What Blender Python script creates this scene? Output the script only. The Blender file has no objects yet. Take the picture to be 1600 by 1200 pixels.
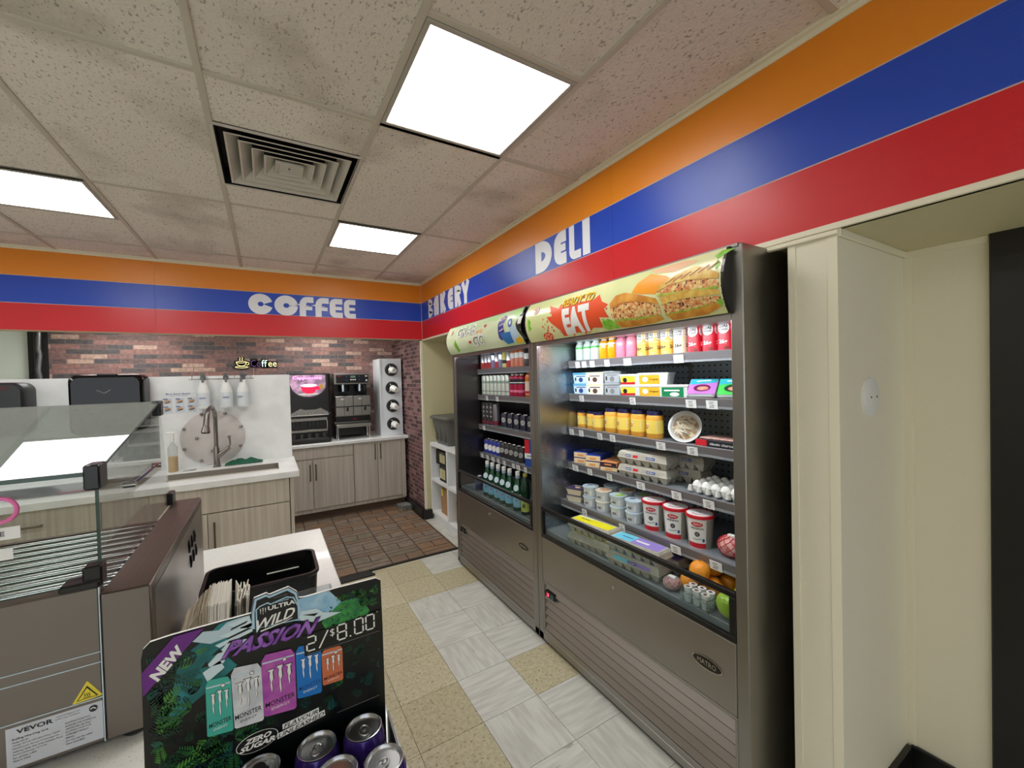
import bpy, bmesh, math, random
from mathutils import Vector, Matrix

random.seed(7)
S = bpy.context.scene
COL = S.collection

# ------------------------------------------------------------------ camera, world, exposure
cam_d = bpy.data.cameras.new('camera')
cam_d.sensor_fit = 'HORIZONTAL'; cam_d.sensor_width = 36.0
cam_d.lens = 640.7 * 36.0 / 1600.0
cam_d.clip_start = 0.02; cam_d.clip_end = 100
cam = bpy.data.objects.new('camera', cam_d); COL.objects.link(cam)
cam.matrix_world = Matrix(((.8581439, .03202269, -.5124096, 0), (-.51270722, .00127648, -.85856257, 0),
                           (-.02683941, .99948633, .01751367, 1.6158), (0, 0, 0, 1)))
S.camera = cam
S.view_settings.view_transform = 'Standard'; S.view_settings.look = 'None'
S.view_settings.gamma = 1.0; S.view_settings.use_curve_mapping = False
S.view_settings.exposure = 0.5
W = bpy.data.worlds.new('world'); S.world = W; W.use_nodes = True
W.node_tree.nodes['Background'].inputs[0].default_value = (.88, .94, 1, 1)
W.node_tree.nodes['Background'].inputs[1].default_value = 1.5
S.cycles.use_denoising = True
S.cycles.max_bounces = 8; S.cycles.diffuse_bounces = 4; S.cycles.glossy_bounces = 4
S.cycles.transmission_bounces = 6; S.cycles.transparent_max_bounces = 12
S.cycles.sample_clamp_indirect = 6.0
PANEL = 8.5      # radiance of the ceiling panels

CEIL = 2.711; BX = 1.556; BY = 4.605; BZ = 2.07; U = .6096

# ------------------------------------------------------------------ materials
def lin(c):
    return tuple(((x / 255.) / 12.92 if x / 255. <= .04045 else ((x / 255. + .055) / 1.055) ** 2.4) for x in c)
MATS = {}
def nmat(name):
    m = bpy.data.materials.new(name); m.use_nodes = True
    nt = m.node_tree; b = nt.nodes['Principled BSDF']
    return m, nt, b
def setin(b, **k):
    for n, v in k.items():
        n = n.replace('_', ' ')
        if n in b.inputs: b.inputs[n].default_value = v
def mat(name, rgb, rough=.5, metal=0, spec=.5, noise=0, nscale=30, bump=0, bscale=200, emit=0, coat=0, stretch=None, rgb2=None, speck=None):
    """one principled material with procedural colour variation and bump"""
    if name in MATS: return MATS[name]
    m, nt, b = nmat(name); N, L = nt.nodes, nt.links
    c = lin(rgb) + (1,)
    setin(b, Base_Color=c, Roughness=rough, Metallic=metal, Coat_Weight=coat)
    b.inputs['Specular IOR Level'].default_value = spec
    m.diffuse_color = c
    tc = mp = None
    if noise or bump or rgb2 or speck:
        tc = N.new('ShaderNodeTexCoord'); mp = N.new('ShaderNodeMapping')
        L.new(tc.outputs['Object'], mp.inputs[0])
        if stretch: mp.inputs['Scale'].default_value = stretch
    if noise or rgb2:
        t = N.new('ShaderNodeTexNoise'); t.inputs['Scale'].default_value = nscale; t.inputs['Detail'].default_value = 4
        L.new(mp.outputs[0], t.inputs['Vector'])
        r = N.new('ShaderNodeValToRGB')
        c2 = lin(rgb2) + (1,) if rgb2 else tuple(x * (1 - noise) for x in c[:3]) + (1,)
        r.color_ramp.elements[0].position = .38; r.color_ramp.elements[1].position = .62
        r.color_ramp.elements[0].color = c2; r.color_ramp.elements[1].color = c
        L.new(t.outputs['Fac'], r.inputs[0]); out = r.outputs[0]
        L.new(out, b.inputs['Base Color'])
    if speck:
        srgb_, sc, th = speck
        t2 = N.new('ShaderNodeTexNoise'); t2.inputs['Scale'].default_value = sc; t2.inputs['Detail'].default_value = 2
        L.new(mp.outputs[0], t2.inputs['Vector'])
        r2 = N.new('ShaderNodeValToRGB'); r2.color_ramp.elements[0].position = th; r2.color_ramp.elements[1].position = th + .03
        r2.color_ramp.elements[0].color = (0, 0, 0, 1)
        L.new(t2.outputs['Fac'], r2.inputs[0])
        mx = N.new('ShaderNodeMix'); mx.data_type = 'RGBA'
        L.new(r2.outputs[0], mx.inputs[0])
        if b.inputs['Base Color'].links: L.new(b.inputs['Base Color'].links[0].from_socket, mx.inputs[6])
        else: mx.inputs[6].default_value = c
        mx.inputs[7].default_value = lin(srgb_) + (1,)
        L.new(mx.outputs[2], b.inputs['Base Color'])
    if bump:
        t = N.new('ShaderNodeTexNoise'); t.inputs['Scale'].default_value = bscale; t.inputs['Detail'].default_value = 3
        L.new(mp.outputs[0], t.inputs['Vector'])
        bu = N.new('ShaderNodeBump'); bu.inputs['Strength'].default_value = bump; bu.inputs['Distance'].default_value = .003
        L.new(t.outputs['Fac'], bu.inputs['Height']); L.new(bu.outputs[0], b.inputs['Normal'])
    if emit:
        setin(b, Emission_Color=c, Emission_Strength=emit)
    MATS[name] = m; return m
def glass(name, tint=(235, 245, 240), ior=1.5, fog=0, rough=0.0):
    """thin sheet glass: fresnel reflection over a tinted see-through sheet"""
    if name in MATS: return MATS[name]
    m = bpy.data.materials.new(name); m.use_nodes = True; nt = m.node_tree; N, L = nt.nodes, nt.links
    N.remove(N['Principled BSDF']); out = N['Material Output']
    tr = N.new('ShaderNodeBsdfTransparent'); tr.inputs[0].default_value = lin(tint) + (1,)
    gl = N.new('ShaderNodeBsdfGlossy'); gl.inputs['Roughness'].default_value = rough
    lw = N.new('ShaderNodeLayerWeight'); lw.inputs[0].default_value = .5
    pw = N.new('ShaderNodeMath'); pw.operation = 'POWER'; pw.inputs[1].default_value = 4.4; L.new(lw.outputs['Facing'], pw.inputs[0])
    fr = N.new('ShaderNodeMath'); fr.operation = 'MULTIPLY_ADD'; fr.inputs[1].default_value = .9; fr.inputs[2].default_value = .025 * (ior / 1.5); L.new(pw.outputs[0], fr.inputs[0])
    mx = N.new('ShaderNodeMixShader'); L.new(fr.outputs[0], mx.inputs[0]); L.new(tr.outputs[0], mx.inputs[1]); L.new(gl.outputs[0], mx.inputs[2])
    last = mx
    if fog:
        df = N.new('ShaderNodeBsdfDiffuse'); df.inputs[0].default_value = lin(tint) + (1,)
        m2 = N.new('ShaderNodeMixShader'); m2.inputs[0].default_value = fog
        L.new(mx.outputs[0], m2.inputs[1]); L.new(df.outputs[0], m2.inputs[2]); last = m2
    L.new(last.outputs[0], out.inputs[0]); MATS[name] = m; return m
def steel(name, rgb=(150, 148, 145), rough=.3, axis='z', amt=.12, smudge=.25):
    """brushed stainless steel: fine streaks along one axis, faint smudges"""
    if name in MATS: return MATS[name]
    m, nt, b = nmat(name); N, L = nt.nodes, nt.links
    c = lin(rgb) + (1,); setin(b, Base_Color=c, Metallic=1.0, Roughness=rough)
    tc = N.new('ShaderNodeTexCoord'); mp = N.new('ShaderNodeMapping'); L.new(tc.outputs['Object'], mp.inputs[0])
    sc = {'x': (2, 300, 300), 'y': (300, 2, 300), 'z': (300, 300, 2)}[axis]
    mp.inputs['Scale'].default_value = sc
    t = N.new('ShaderNodeTexNoise'); t.inputs['Scale'].default_value = 1.0; t.inputs['Detail'].default_value = 2
    L.new(mp.outputs[0], t.inputs['Vector'])
    t2 = N.new('ShaderNodeTexNoise'); t2.inputs['Scale'].default_value = 6; t2.inputs['Detail'].default_value = 5
    L.new(tc.outputs['Object'], t2.inputs['Vector'])
    mr = N.new('ShaderNodeMapRange'); mr.inputs[3].default_value = rough - amt; mr.inputs[4].default_value = rough + amt
    ad = N.new('ShaderNodeMath'); ad.operation = 'MULTIPLY_ADD'; ad.inputs[1].default_value = smudge
    L.new(t2.outputs['Fac'], ad.inputs[0]); L.new(t.outputs['Fac'], mr.inputs[0]); L.new(mr.outputs[0], ad.inputs[2])
    L.new(ad.outputs[0], b.inputs['Roughness'])
    bu = N.new('ShaderNodeBump'); bu.inputs['Strength'].default_value = .06; bu.inputs['Distance'].default_value = .001
    L.new(t.outputs['Fac'], bu.inputs['Height']); L.new(bu.outputs[0], b.inputs['Normal'])
    MATS[name] = m; return m

# ------------------------------------------------------------------ mesh builder
class MB:
    def __init__(s): s.v = []; s.f = []; s.fm = []; s.sm = []; s.mats = []
    def add(s, vs, fs, m, smooth=False, M=None):
        if m not in s.mats: s.mats.append(m)
        k = s.mats.index(m); n = len(s.v)
        if M is not None: vs = [M @ Vector(v) for v in vs]
        s.v += [tuple(v) for v in vs]
        for f in fs: s.f.append(tuple(i + n for i in f)); s.fm.append(k); s.sm.append(smooth)
        return s
    def box(s, x0, y0, z0, x1, y1, z1, m, b=0, M=None, smooth=False):
        x0, x1 = sorted((x0, x1)); y0, y1 = sorted((y0, y1)); z0, z1 = sorted((z0, z1))
        b = min(b, (x1 - x0) * .45, (y1 - y0) * .45, (z1 - z0) * .45)
        if b <= 0:
            vs = [(x, y, z) for x in (x0, x1) for y in (y0, y1) for z in (z0, z1)]
            fs = [(0, 1, 3, 2), (4, 6, 7, 5), (0, 4, 5, 1), (2, 3, 7, 6), (0, 2, 6, 4), (1, 5, 7, 3)]
            return s.add(vs, fs, m, False, M)
        bm = bmesh.new(); bmesh.ops.create_cube(bm, size=1)
        for v in bm.verts:
            v.co = ((x0 + x1) / 2 + v.co.x * (x1 - x0), (y0 + y1) / 2 + v.co.y * (y1 - y0), (z0 + z1) / 2 + v.co.z * (z1 - z0))
        bmesh.ops.bevel(bm, geom=bm.edges[:], offset=b, segments=2 if b > .004 else 1, profile=.5, affect='EDGES')
        bm.verts.index_update()
        s.add([v.co[:] for v in bm.verts], [[v.index for v in f.verts] for f in bm.faces], m, smooth, M); bm.free(); return s
    def lathe(s, prof, m, c=(0, 0, 0), n=24, M=None, smooth=True, mats=None, cap=True):
        """prof: (radius, z) rows; mats: one material per segment"""
        rows = []; vs = []
        for r, z in prof:
            if r < 1e-6: rows.append([len(vs)]); vs.append((c[0], c[1], c[2] + z))
            else:
                rows.append(list(range(len(vs), len(vs) + n)))
                vs += [(c[0] + r * math.cos(2 * math.pi * i / n), c[1] + r * math.sin(2 * math.pi * i / n), c[2] + z) for i in range(n)]
        by = {}
        for k in range(len(rows) - 1):
            a, b_ = rows[k], rows[k + 1]; mm = mats[k] if mats else m; fl = by.setdefault(mm, [])
            for i in range(n):
                j = (i + 1) % n
                if len(a) == 1 and len(b_) > 1: fl.append((a[0], b_[j], b_[i]))
                elif len(b_) == 1 and len(a) > 1: fl.append((a[i], a[j], b_[0]))
                elif len(a) > 1: fl.append((a[i], a[j], b_[j], b_[i]))
        for mm, fl in by.items():
            used = sorted({i for f in fl for i in f}); ix = {o: k for k, o in enumerate(used)}
            s.add([vs[i] for i in used], [[ix[i] for i in f] for f in fl], mm, smooth, M)
        if cap:
            for row, fl in ((rows[0], True), (rows[-1], False)):
                if len(row) > 1:
                    pts = [vs[i] for i in row]
                    s.add(pts, [list(range(n))[::-1] if fl else list(range(n))], (mats[0] if fl else mats[-1]) if mats else m, False, M)
        return s
    def cyl(s, p0, p1, r, m, n=16, r1=None, M=None):
        p0, p1 = Vector(p0), Vector(p1); d = p1 - p0; q = d.to_track_quat('Z', 'Y').to_matrix().to_4x4(); q.translation = p0
        if M is not None: q = M @ q
        return s.lathe([(r, 0), (r if r1 is None else r1, d.length)], m, n=n, M=q)
    def ball(s, c, r, m, n=16, sc=(1, 1, 1), M=None):
        T = Matrix.Translation(c) @ Matrix.Diagonal(sc + (1,))
        if M is not None: T = M @ T
        k = n // 2
        return s.lathe([(r * math.sin(math.pi * i / k), -r * math.cos(math.pi * i / k)) for i in range(k + 1)], m, n=n, M=T, cap=False)
    def tube(s, pts, r, m, n=8, M=None, rs=None, close=False):
        P = [Vector(p) for p in pts]; vs = []; up = None; K = len(P)
        for i, p in enumerate(P):
            if close: t = (P[(i + 1) % K] - P[i - 1]).normalized()
            else: t = (P[min(i + 1, K - 1)] - P[max(i - 1, 0)]).normalized()
            if up is None:
                up = Vector((0, 0, 1)) if abs(t.z) < .9 else Vector((1, 0, 0))
            a = t.cross(up).normalized(); up = a.cross(t).normalized(); rr = rs[i] if rs else r
            vs += [tuple(p + (a * math.cos(2 * math.pi * j / n) + up * math.sin(2 * math.pi * j / n)) * rr) for j in range(n)]
        fs = []
        for i in range(K if close else K - 1):
            for j in range(n):
                a0, b0 = i * n + j, i * n + (j + 1) % n; k = ((i + 1) % K) * n
                fs.append((a0, k + j, k + (j + 1) % n, b0))
        s.add(vs, fs, m, True, M)
        if not close:
            s.add(vs[:n], [list(range(n))], m, False, M); s.add(vs[-n:], [list(range(n))[::-1]], m, False, M)
        return s
    def poly(s, pts, fn, m, sub=0):
        """flat 2D polygon laid on a surface by fn(u, v); triangulated, split where the surface curves"""
        bm = bmesh.new(); vv = [bm.verts.new((p[0], p[1], 0)) for p in pts]
        f = bm.faces.new(vv); bm.normal_update()
        if f.normal.z < 0: f.normal_flip()
        bmesh.ops.triangulate(bm, faces=bm.faces[:])
        if sub:
            for ax in (0, 1):
                lo = min(p[ax] for p in pts); hi = max(p[ax] for p in pts); k = math.floor(lo / sub) + 1
                while k * sub < hi and sub * k - lo < 400 * sub:
                    no = (1, 0, 0) if ax == 0 else (0, 1, 0)
                    bmesh.ops.bisect_plane(bm, geom=bm.verts[:] + bm.edges[:] + bm.faces[:], plane_co=Vector(no) * k * sub, plane_no=no); k += 1
        bm.verts.index_update()
        s.add([fn(v.co.x, v.co.y) for v in bm.verts], [[v.index for v in f.verts] for f in bm.faces], m); bm.free(); return s
    def rect(s, u0, v0, u1, v1, fn, m, sub=0):
        return s.poly([(u0, v0), (u1, v0), (u1, v1), (u0, v1)], fn, m, sub)
    def disc(s, u, v, r, fn, m, n=20, rv=None, sub=0, ang=0):
        rv = rv or r; ca, sa = math.cos(ang), math.sin(ang)
        return s.poly([(u + r * math.cos(2 * math.pi * i / n) * ca - rv * math.sin(2 * math.pi * i / n) * sa,
                        v + r * math.cos(2 * math.pi * i / n) * sa + rv * math.sin(2 * math.pi * i / n) * ca) for i in range(n)], fn, m, sub)
    def stroke(s, pts, w, fn, m, w1=None):
        """thick mitred 2D polyline"""
        P = [Vector(p) for p in pts]; L = []; R = []; K = len(P)
        for i, p in enumerate(P):
            d0 = (P[i] - P[i - 1]).normalized() if i else (P[1] - P[0]).normalized()
            d1 = (P[i + 1] - P[i]).normalized() if i < K - 1 else d0
            t = (d0 + d1); t = t.normalized() if t.length > 1e-6 else d0
            nn = Vector((-t.y, t.x)); k = 1 / max(.4, nn.dot(Vector((-d0.y, d0.x))))
            ww = (w if w1 is None else w + (w1 - w) * i / (K - 1)) / 2 * k
            L.append(p + nn * ww); R.append(p - nn * ww)
        vs = [fn(q.x, q.y) for q in L + R]
        return s.add(vs, [(i, i + K, i + 1 + K, i + 1) for i in range(K - 1)], m)
    def text(s, t, quad, fn, m, bold=0, shear=0, sub=0):
        """quad = (bottom-left, bottom-right, top-left) in surface coordinates"""
        vs, fs = text2d(t, bold, shear); a, b, c = (Vector(q) for q in quad)
        U_, V_ = b - a, c - a
        pv = [a + U_ * x + V_ * y for x, y in vs]
        if sub:   # cut across so that large letters follow a curved face
            bm = bmesh.new(); vv = [bm.verts.new((p.x, p.y, 0)) for p in pv]
            for f_ in fs:
                try: bm.faces.new([vv[i] for i in f_])
                except ValueError: pass
            lo, hi = min(p.y for p in pv), max(p.y for p in pv); k = math.floor(lo / sub) + 1
            while k * sub < hi:
                bmesh.ops.bisect_plane(bm, geom=bm.verts[:] + bm.edges[:] + bm.faces[:], plane_co=(0, k * sub, 0), plane_no=(0, 1, 0)); k += 1
            bm.verts.index_update(); s.add([fn(v.co.x, v.co.y) for v in bm.verts], [[v.index for v in f_.verts] for f_ in bm.faces], m); bm.free(); return s
        s.add([fn(*p) for p in pv], fs, m); return s
    def build(s, name, parent=None, loc=None, rot=None):
        me = bpy.data.meshes.new(name); org = Vector(loc) if loc is not None else (Vector(ORG.get(parent.name, (0, 0, 0))) if parent is not None else Vector((0, 0, 0)))
        me.from_pydata([tuple(Vector(v) - org) for v in s.v], [], s.f)
        for m in s.mats: me.materials.append(m)
        me.polygons.foreach_set('material_index', s.fm); me.polygons.foreach_set('use_smooth', s.sm); me.update()
        if any(s.sm): me.set_sharp_from_angle(angle=math.radians(38))
        o = bpy.data.objects.new(name, me); COL.objects.link(o)
        if parent is not None: o.parent = parent
        if loc is not None: o.location = loc
        elif parent is not None and parent.name in ORG: ORG[o.name] = ORG[parent.name]
        return o

ORG = {}
_T = {}
def text2d(t, bold=0, shear=0):
    k = (t, bold, shear)
    if k in _T: return _T[k]
    cu = bpy.data.curves.new('t', 'FONT'); cu.body = t; cu.offset = bold; cu.shear = shear; cu.resolution_u = 2
    o = bpy.data.objects.new('t', cu); me = bpy.data.meshes.new_from_object(o)
    vs = [(v.co.x, v.co.y) for v in me.vertices]; fs = [tuple(p.vertices) for p in me.polygons]
    x0 = min(v[0] for v in vs); x1 = max(v[0] for v in vs); y0 = min(v[1] for v in vs); y1 = max(v[1] for v in vs)
    vs = [((x - x0) / (x1 - x0), (y - y0) / (y1 - y0)) for x, y in vs]
    bpy.data.objects.remove(o); bpy.data.curves.remove(cu); bpy.data.meshes.remove(me)
    _T[k] = (vs, fs); return _T[k]
def pl(o, right, up, off=0):
    o, right, up = Vector(o), Vector(right), Vector(up); n = right.cross(up).normalized() * off
    return lambda u, v: tuple(o + right * u + up * v + n)
def cm(r, c=(0, 0, 0), z0=0, dr=.0004, taper=0):
    """wrap on a cylinder whose front faces +X; u is arc length"""
    def f(u, v):
        rr = r + taper * v; a = u / r
        return (c[0] + (rr + dr) * math.cos(a), c[1] + (rr + dr) * math.sin(a), c[2] + z0 + v)
    return f

# ------------------------------------------------------------------ things
def thing(name, label, cat, loc=(0, 0, 0), rot=0, group=None, world=False):
    """Empty at the base of a thing; world=True: parts are given in world coordinates"""
    o = bpy.data.objects.new(name, None); COL.objects.link(o); o.location = loc; o.rotation_euler = (0, 0, rot); o.empty_display_size = .05
    o['label'] = label; o['category'] = cat
    if group: o['group'] = group
    if world: ORG[o.name] = tuple(loc)
    return o
def tag(o, label, cat, group=None):
    o['label'] = label; o['category'] = cat
    if group: o['group'] = group
    return o
def struct(name, mb, loc=None):
    o = mb.build(name, loc=loc); o['kind'] = 'structure'; return o
def kids(o): return [c for c in COL.objects if c.parent == o]
CH = {}
def dup(r, loc, rot=None, label=None, scale=None):
    n = r.copy(); COL.objects.link(n); n.location = loc
    if rot is not None: n.rotation_euler = rot if isinstance(rot, (tuple, list)) else (0, 0, rot)
    if label: n['label'] = label
    if scale: n.scale = scale
    if r.name not in CH: CH[r.name] = [(c, kids(c)) for c in kids(r)]
    for c, gs in CH[r.name]:
        cc = c.copy(); COL.objects.link(cc); cc.parent = n
        for g in gs:
            gg = g.copy(); COL.objects.link(gg); gg.parent = cc
    return n
ORD = ['first', 'second', 'third', 'fourth', 'fifth', 'sixth', 'seventh', 'eighth', 'ninth', 'tenth', 'eleventh', 'twelfth', 'thirteenth']
NUM = ['', 'one', 'two', 'three', 'four', 'five', 'six', 'seven', 'eight', 'nine', 'ten', 'eleven', 'twelve', 'thirteen']
def nth(i, n):
    if i == 0: return 'leftmost'
    if i == n - 1: return 'rightmost'
    if n % 2 and i == n // 2 and n == 3: return 'middle'
    return ORD[i] + ' from left'
def row(kind, spots, fmt, rot):
    """kind(name-less first thing) placed at every spot; fmt gets the ordinal"""
    out = []
    for i, p in enumerate(spots):
        lab = fmt.format(nth(i, len(spots)), NUM[len(spots)])
        if i == 0: kind.location = p; kind.rotation_euler = (0, 0, rot); kind['label'] = lab; out.append(kind)
        else: out.append(dup(kind, p, rot, lab))
    return out

# ------------------------------------------------------------------ shared materials
WHITE = mat('white_paint', (236, 236, 232), .5)
CREAM = mat('cream_wall', (238, 232, 210), .55, bump=.35, bscale=160)
KHAKI = mat('khaki_wall', (216, 208, 170), .6, bump=.2, bscale=160)
TRIM = mat('cream_trim', (238, 232, 208), .45)
BLACK = mat('black_plastic', (14, 14, 15), .28)
BLACKM = mat('black_matte', (12, 12, 12), .7)
DARK = mat('dark_grey', (48, 48, 50), .45)
GREY = mat('mid_grey', (128, 128, 128), .5)
CHROME = mat('chrome', (205, 205, 208), .12, metal=1)
STEEL = steel('brushed_steel', (158, 154, 149), .26, 'y', .08, .22)
STEELV = steel('brushed_steel_upright', (150, 147, 142), .26, 'z', .07, .2)
STEELX = steel('brushed_steel_x', (150, 146, 141), .27, 'x', .08, .2)
LINERM = steel('fridge_liner', (176, 182, 188), .22, 'y', .05, .12)
TAG = mat('price_tag_paper', (238, 240, 240), .5)
INK = mat('ink', (25, 25, 30), .5)
BLUEINK = mat('blue_ink', (30, 70, 150), .5)
REDINK = mat('red_ink', (200, 25, 40), .45)
WOOD = mat('pale_laminate', (206, 198, 186), .45, rgb2=(188, 179, 167), nscale=1.0, stretch=(55, 55, 1.2), bump=0)
QUARTZ = mat('white_quartz', (232, 232, 228), .22, speck=((170, 170, 168), 240, .66), coat=.2)
QUARTZP = mat('white_quartz_plain', (240, 241, 240), .3, rgb2=(230, 231, 231), nscale=6)
PAPER = mat('paper', (240, 240, 238), .6)

# ------------------------------------------------------------------ floor
def floor_mats():
    bg = []
    for i in range(3):
        bg.append(mat('beige_vinyl%d' % i, (200 - 5 * i, 192 - 5 * i, 164 - 6 * i), .38, rgb2=(186 - 5 * i, 176 - 5 * i, 144 - 5 * i), nscale=45, speck=((140, 122, 84), 80, .62)))
    al = mat('white_vinyl_along', (208, 207, 198), .35, rgb2=(190, 188, 180), nscale=1.0, stretch=(38, 5, 1), speck=((160, 158, 150), 1.6, .7))
    ac = mat('white_vinyl_across', (210, 209, 200), .35, rgb2=(192, 190, 182), nscale=1.0, stretch=(5, 38, 1), speck=((160, 158, 150), 1.6, .7))
    return bg, al, ac
bg, al, ac = floor_mats()
GROUT = mat('tile_joint', (60, 54, 42), .8)
fl = MB(); F = .3048; g = .0011
fl.box(-5, -4.5, -.03, 3.2, 6.2, -.004, GROUT)
x0 = .8204; y0 = 2.9369
for a in range(-19, 8):
    for k in range(-10, 24):
        xa, ya = x0 + a * F, y0 - (k + 1) * F
        if xa < -5 or xa > 3.1: continue
        m = bg[(a * 7 + k * 5) % 3]
        if (a == 0 and k >= 0) or (a == 1 and k not in (-1, 3)) or a > 1:
            m = al if (a + k) % 2 == 0 else ac
        fl.box(xa + g, ya + g, -.004, xa + F - g, ya + F - g, 0, m)
struct('floor', fl)

# dark quarry pavers of the coffee area, a hair above the vinyl
pv = MB()
pm = [mat('paver_brown', (142, 110, 86), .5, rgb2=(122, 96, 76), nscale=14), mat('paver_grey', (136, 120, 104), .5, rgb2=(116, 102, 90), nscale=14),
      mat('paver_umber', (130, 106, 86), .5, rgb2=(112, 92, 76), nscale=12), mat('paver_olive', (126, 114, 98), .5, rgb2=(108, 98, 84), nscale=14)]
PE = mat('paver_edge_black', (14, 13, 12), .6)
pv.box(-3.2, 3.535, .0, .71, 5.7, .003, PE); pv.box(.70, 3.62, .0, 1.508, 5.7, .003, PE)
pv.box(-3.2, 3.50, .0, .72, 3.535, .010, PE); pv.box(.70, 3.59, .0, 1.508, 3.62, .010, PE)
q = .148; gg = .0045; rnd = random.Random(3)
for i in range(-15, 4):
    for j in range(0, 14):
        X0 = .895 + i * 2 * q; Y0 = 3.615 + j * q
        for sx in (0,):
            if (i + j) % 2 == 0: cells = [(0, 0, q, q), (q, 0, 2 * q, q)]
            else: cells = [(0, 0, 2 * q, q / 2), (0, q / 2, 2 * q, q)]
            for (a, b, c, d) in cells:
                ax0, ax1 = X0 + a + gg, min(X0 + c - gg, 1.502); ay0, ay1 = Y0 + b + gg, Y0 + d - gg
                if ax1 <= ax0 or ay1 > 5.7 or ax0 < -3.2: continue
                w = rnd.random() + .25 * (ay0 > 4.6) + .25 * (ax0 > 1.0)
                m = pm[0] if w > .92 else pm[2] if w > .75 else pm[1] if w > .35 else pm[3]
                pv.box(ax0, ay0, .0, ax1, ay1, .009, m)
struct('floor', pv)

# ------------------------------------------------------------------ ceiling: lay-in tiles, T bars
def tile_mat(i, rgb):
    m, nt, b = nmat('ceiling_tile%d' % i); N, L = nt.nodes, nt.links
    setin(b, Roughness=.85); b.inputs['Specular IOR Level'].default_value = .2
    tc = N.new('ShaderNodeTexCoord')
    n1 = N.new('ShaderNodeTexNoise'); n1.inputs['Scale'].default_value = 115; n1.inputs['Detail'].default_value = 3
    mp = N.new('ShaderNodeMapping'); mp.inputs['Scale'].default_value = (1, .55, 1); L.new(tc.outputs['Object'], mp.inputs[0]); L.new(mp.outputs[0], n1.inputs[0])
    r1 = N.new('ShaderNodeValToRGB'); e = r1.color_ramp.elements; e[0].position = .31; e[1].position = .41
    c = lin(rgb); e[0].color = tuple(x * .5 for x in c) + (1,); e[1].color = c + (1,)
    L.new(n1.outputs[0], r1.inputs[0])
    # soot smudges that follow the air flow around the diffuser
    n2 = N.new('ShaderNodeTexNoise'); n2.inputs['Scale'].default_value = 1.9; n2.inputs['Detail'].default_value = 5; L.new(tc.outputs['Object'], n2.inputs[0])
    r2 = N.new('ShaderNodeValToRGB'); e = r2.color_ramp.elements; e[0].position = .52; e[1].position = .74
    e[0].color = (1, 1, 1, 1); e[1].color = (.62, .6, .57, 1); L.new(n2.outputs[0], r2.inputs[0])
    mx = N.new('ShaderNodeMix'); mx.data_type = 'RGBA'; mx.blend_type = 'MULTIPLY'; mx.inputs[0].default_value = 1
    L.new(r1.outputs[0], mx.inputs[6]); L.new(r2.outputs[0], mx.inputs[7]); L.new(mx.outputs[2], b.inputs['Base Color'])
    n3 = N.new('ShaderNodeTexNoise'); n3.inputs['Scale'].default_value = 90; n3.inputs['Detail'].default_value = 4; L.new(tc.outputs['Object'], n3.inputs[0])
    bu = N.new('ShaderNodeBump'); bu.inputs['Strength'].default_value = .8; bu.inputs['Distance'].default_value = .006
    L.new(n3.outputs[0], bu.inputs['Height']); L.new(bu.outputs[0], b.inputs['Normal']); return m
TM = [tile_mat(0, (238, 232, 220)), tile_mat(1, (230, 224, 212)), tile_mat(2, (242, 238, 228))]
BAR = mat('ceiling_bar', (200, 194, 178), .55)
cx0, cy0 = -.7821, 1.1844
lights = [(2, cy0), (2, cy0 + 3 * U), (-1, cy0 + 3 * U), (-1, cy0 - U * 0), (-1, cy0 - 4 * U), (-4, cy0 + 3 * U), (-4, cy0 - U), (-3, cy0 - 7 * U)]  # first three panels are seen, the others are unseen and added for fill
lset = {(i, round(y, 3)) for i, y in lights}
ce = MB(); br = MB()
ce.box(-5, -4.5, CEIL + .11, BX, BY, CEIL + .13, TM[1])
vx0, vx1, vy0, vy1 = -.163, .430, 2.119, 2.716
rows = [cy0 + (r) * U for r in (-9, -7, -5, -3, -1, 1, 3, 5)] + [BY]
ti = 0
for i in range(-7, 4):
    xa, xb = cx0 + i * U, min(cx0 + (i + 1) * U, BX)
    if i == 3: xb = BX
    for ya, yb in zip(rows[:-1], rows[1:]):
        ti += 1; m = TM[(i * 3 + int(ya * 7)) % 3]
        segs = [(ya, yb)]
        for (li, ly) in lights:
            if li == i and ly >= ya - .01 and ly + U <= yb + .01:
                segs = []
                if ly - ya > .05: segs.append((ya, ly))
                if yb - ly - U > .05: segs.append((ly + U, yb))
                br.box(xa, ly - .012, CEIL - .001, xb, ly + .012, CEIL + .012, BAR, .002)
                br.box(xa, ly + U - .012, CEIL - .001, xb, ly + U + .012, CEIL + .012, BAR, .002)
        if i == 1 and ya < 2.2 < yb:
            segs = [(ya, vy0 - .005), (vy1 + .005, yb)]
        for a, b in segs:
            ce.box(xa + .008, a + .008, CEIL + .004 + .003 * (ti % 2), xb - .008 if i < 3 else BX, b - .008, CEIL + .02, m, .003)
for i in range(-7, 4):
    x = cx0 + i * U; br.box(x - .012, -4.5, CEIL - .002, x + .012, BY, CEIL + .012, BAR, .002)
for y in rows[:-1]: br.box(-5, y - .012, CEIL - .001, BX, y + .012, CEIL + .012, BAR, .002)
br.box(1.535, -4.5, CEIL - .0035, BX, BY, CEIL + .01, TRIM); br.box(-5, BY - .02, CEIL - .0035, BX, BY, CEIL + .01, TRIM)
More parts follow.
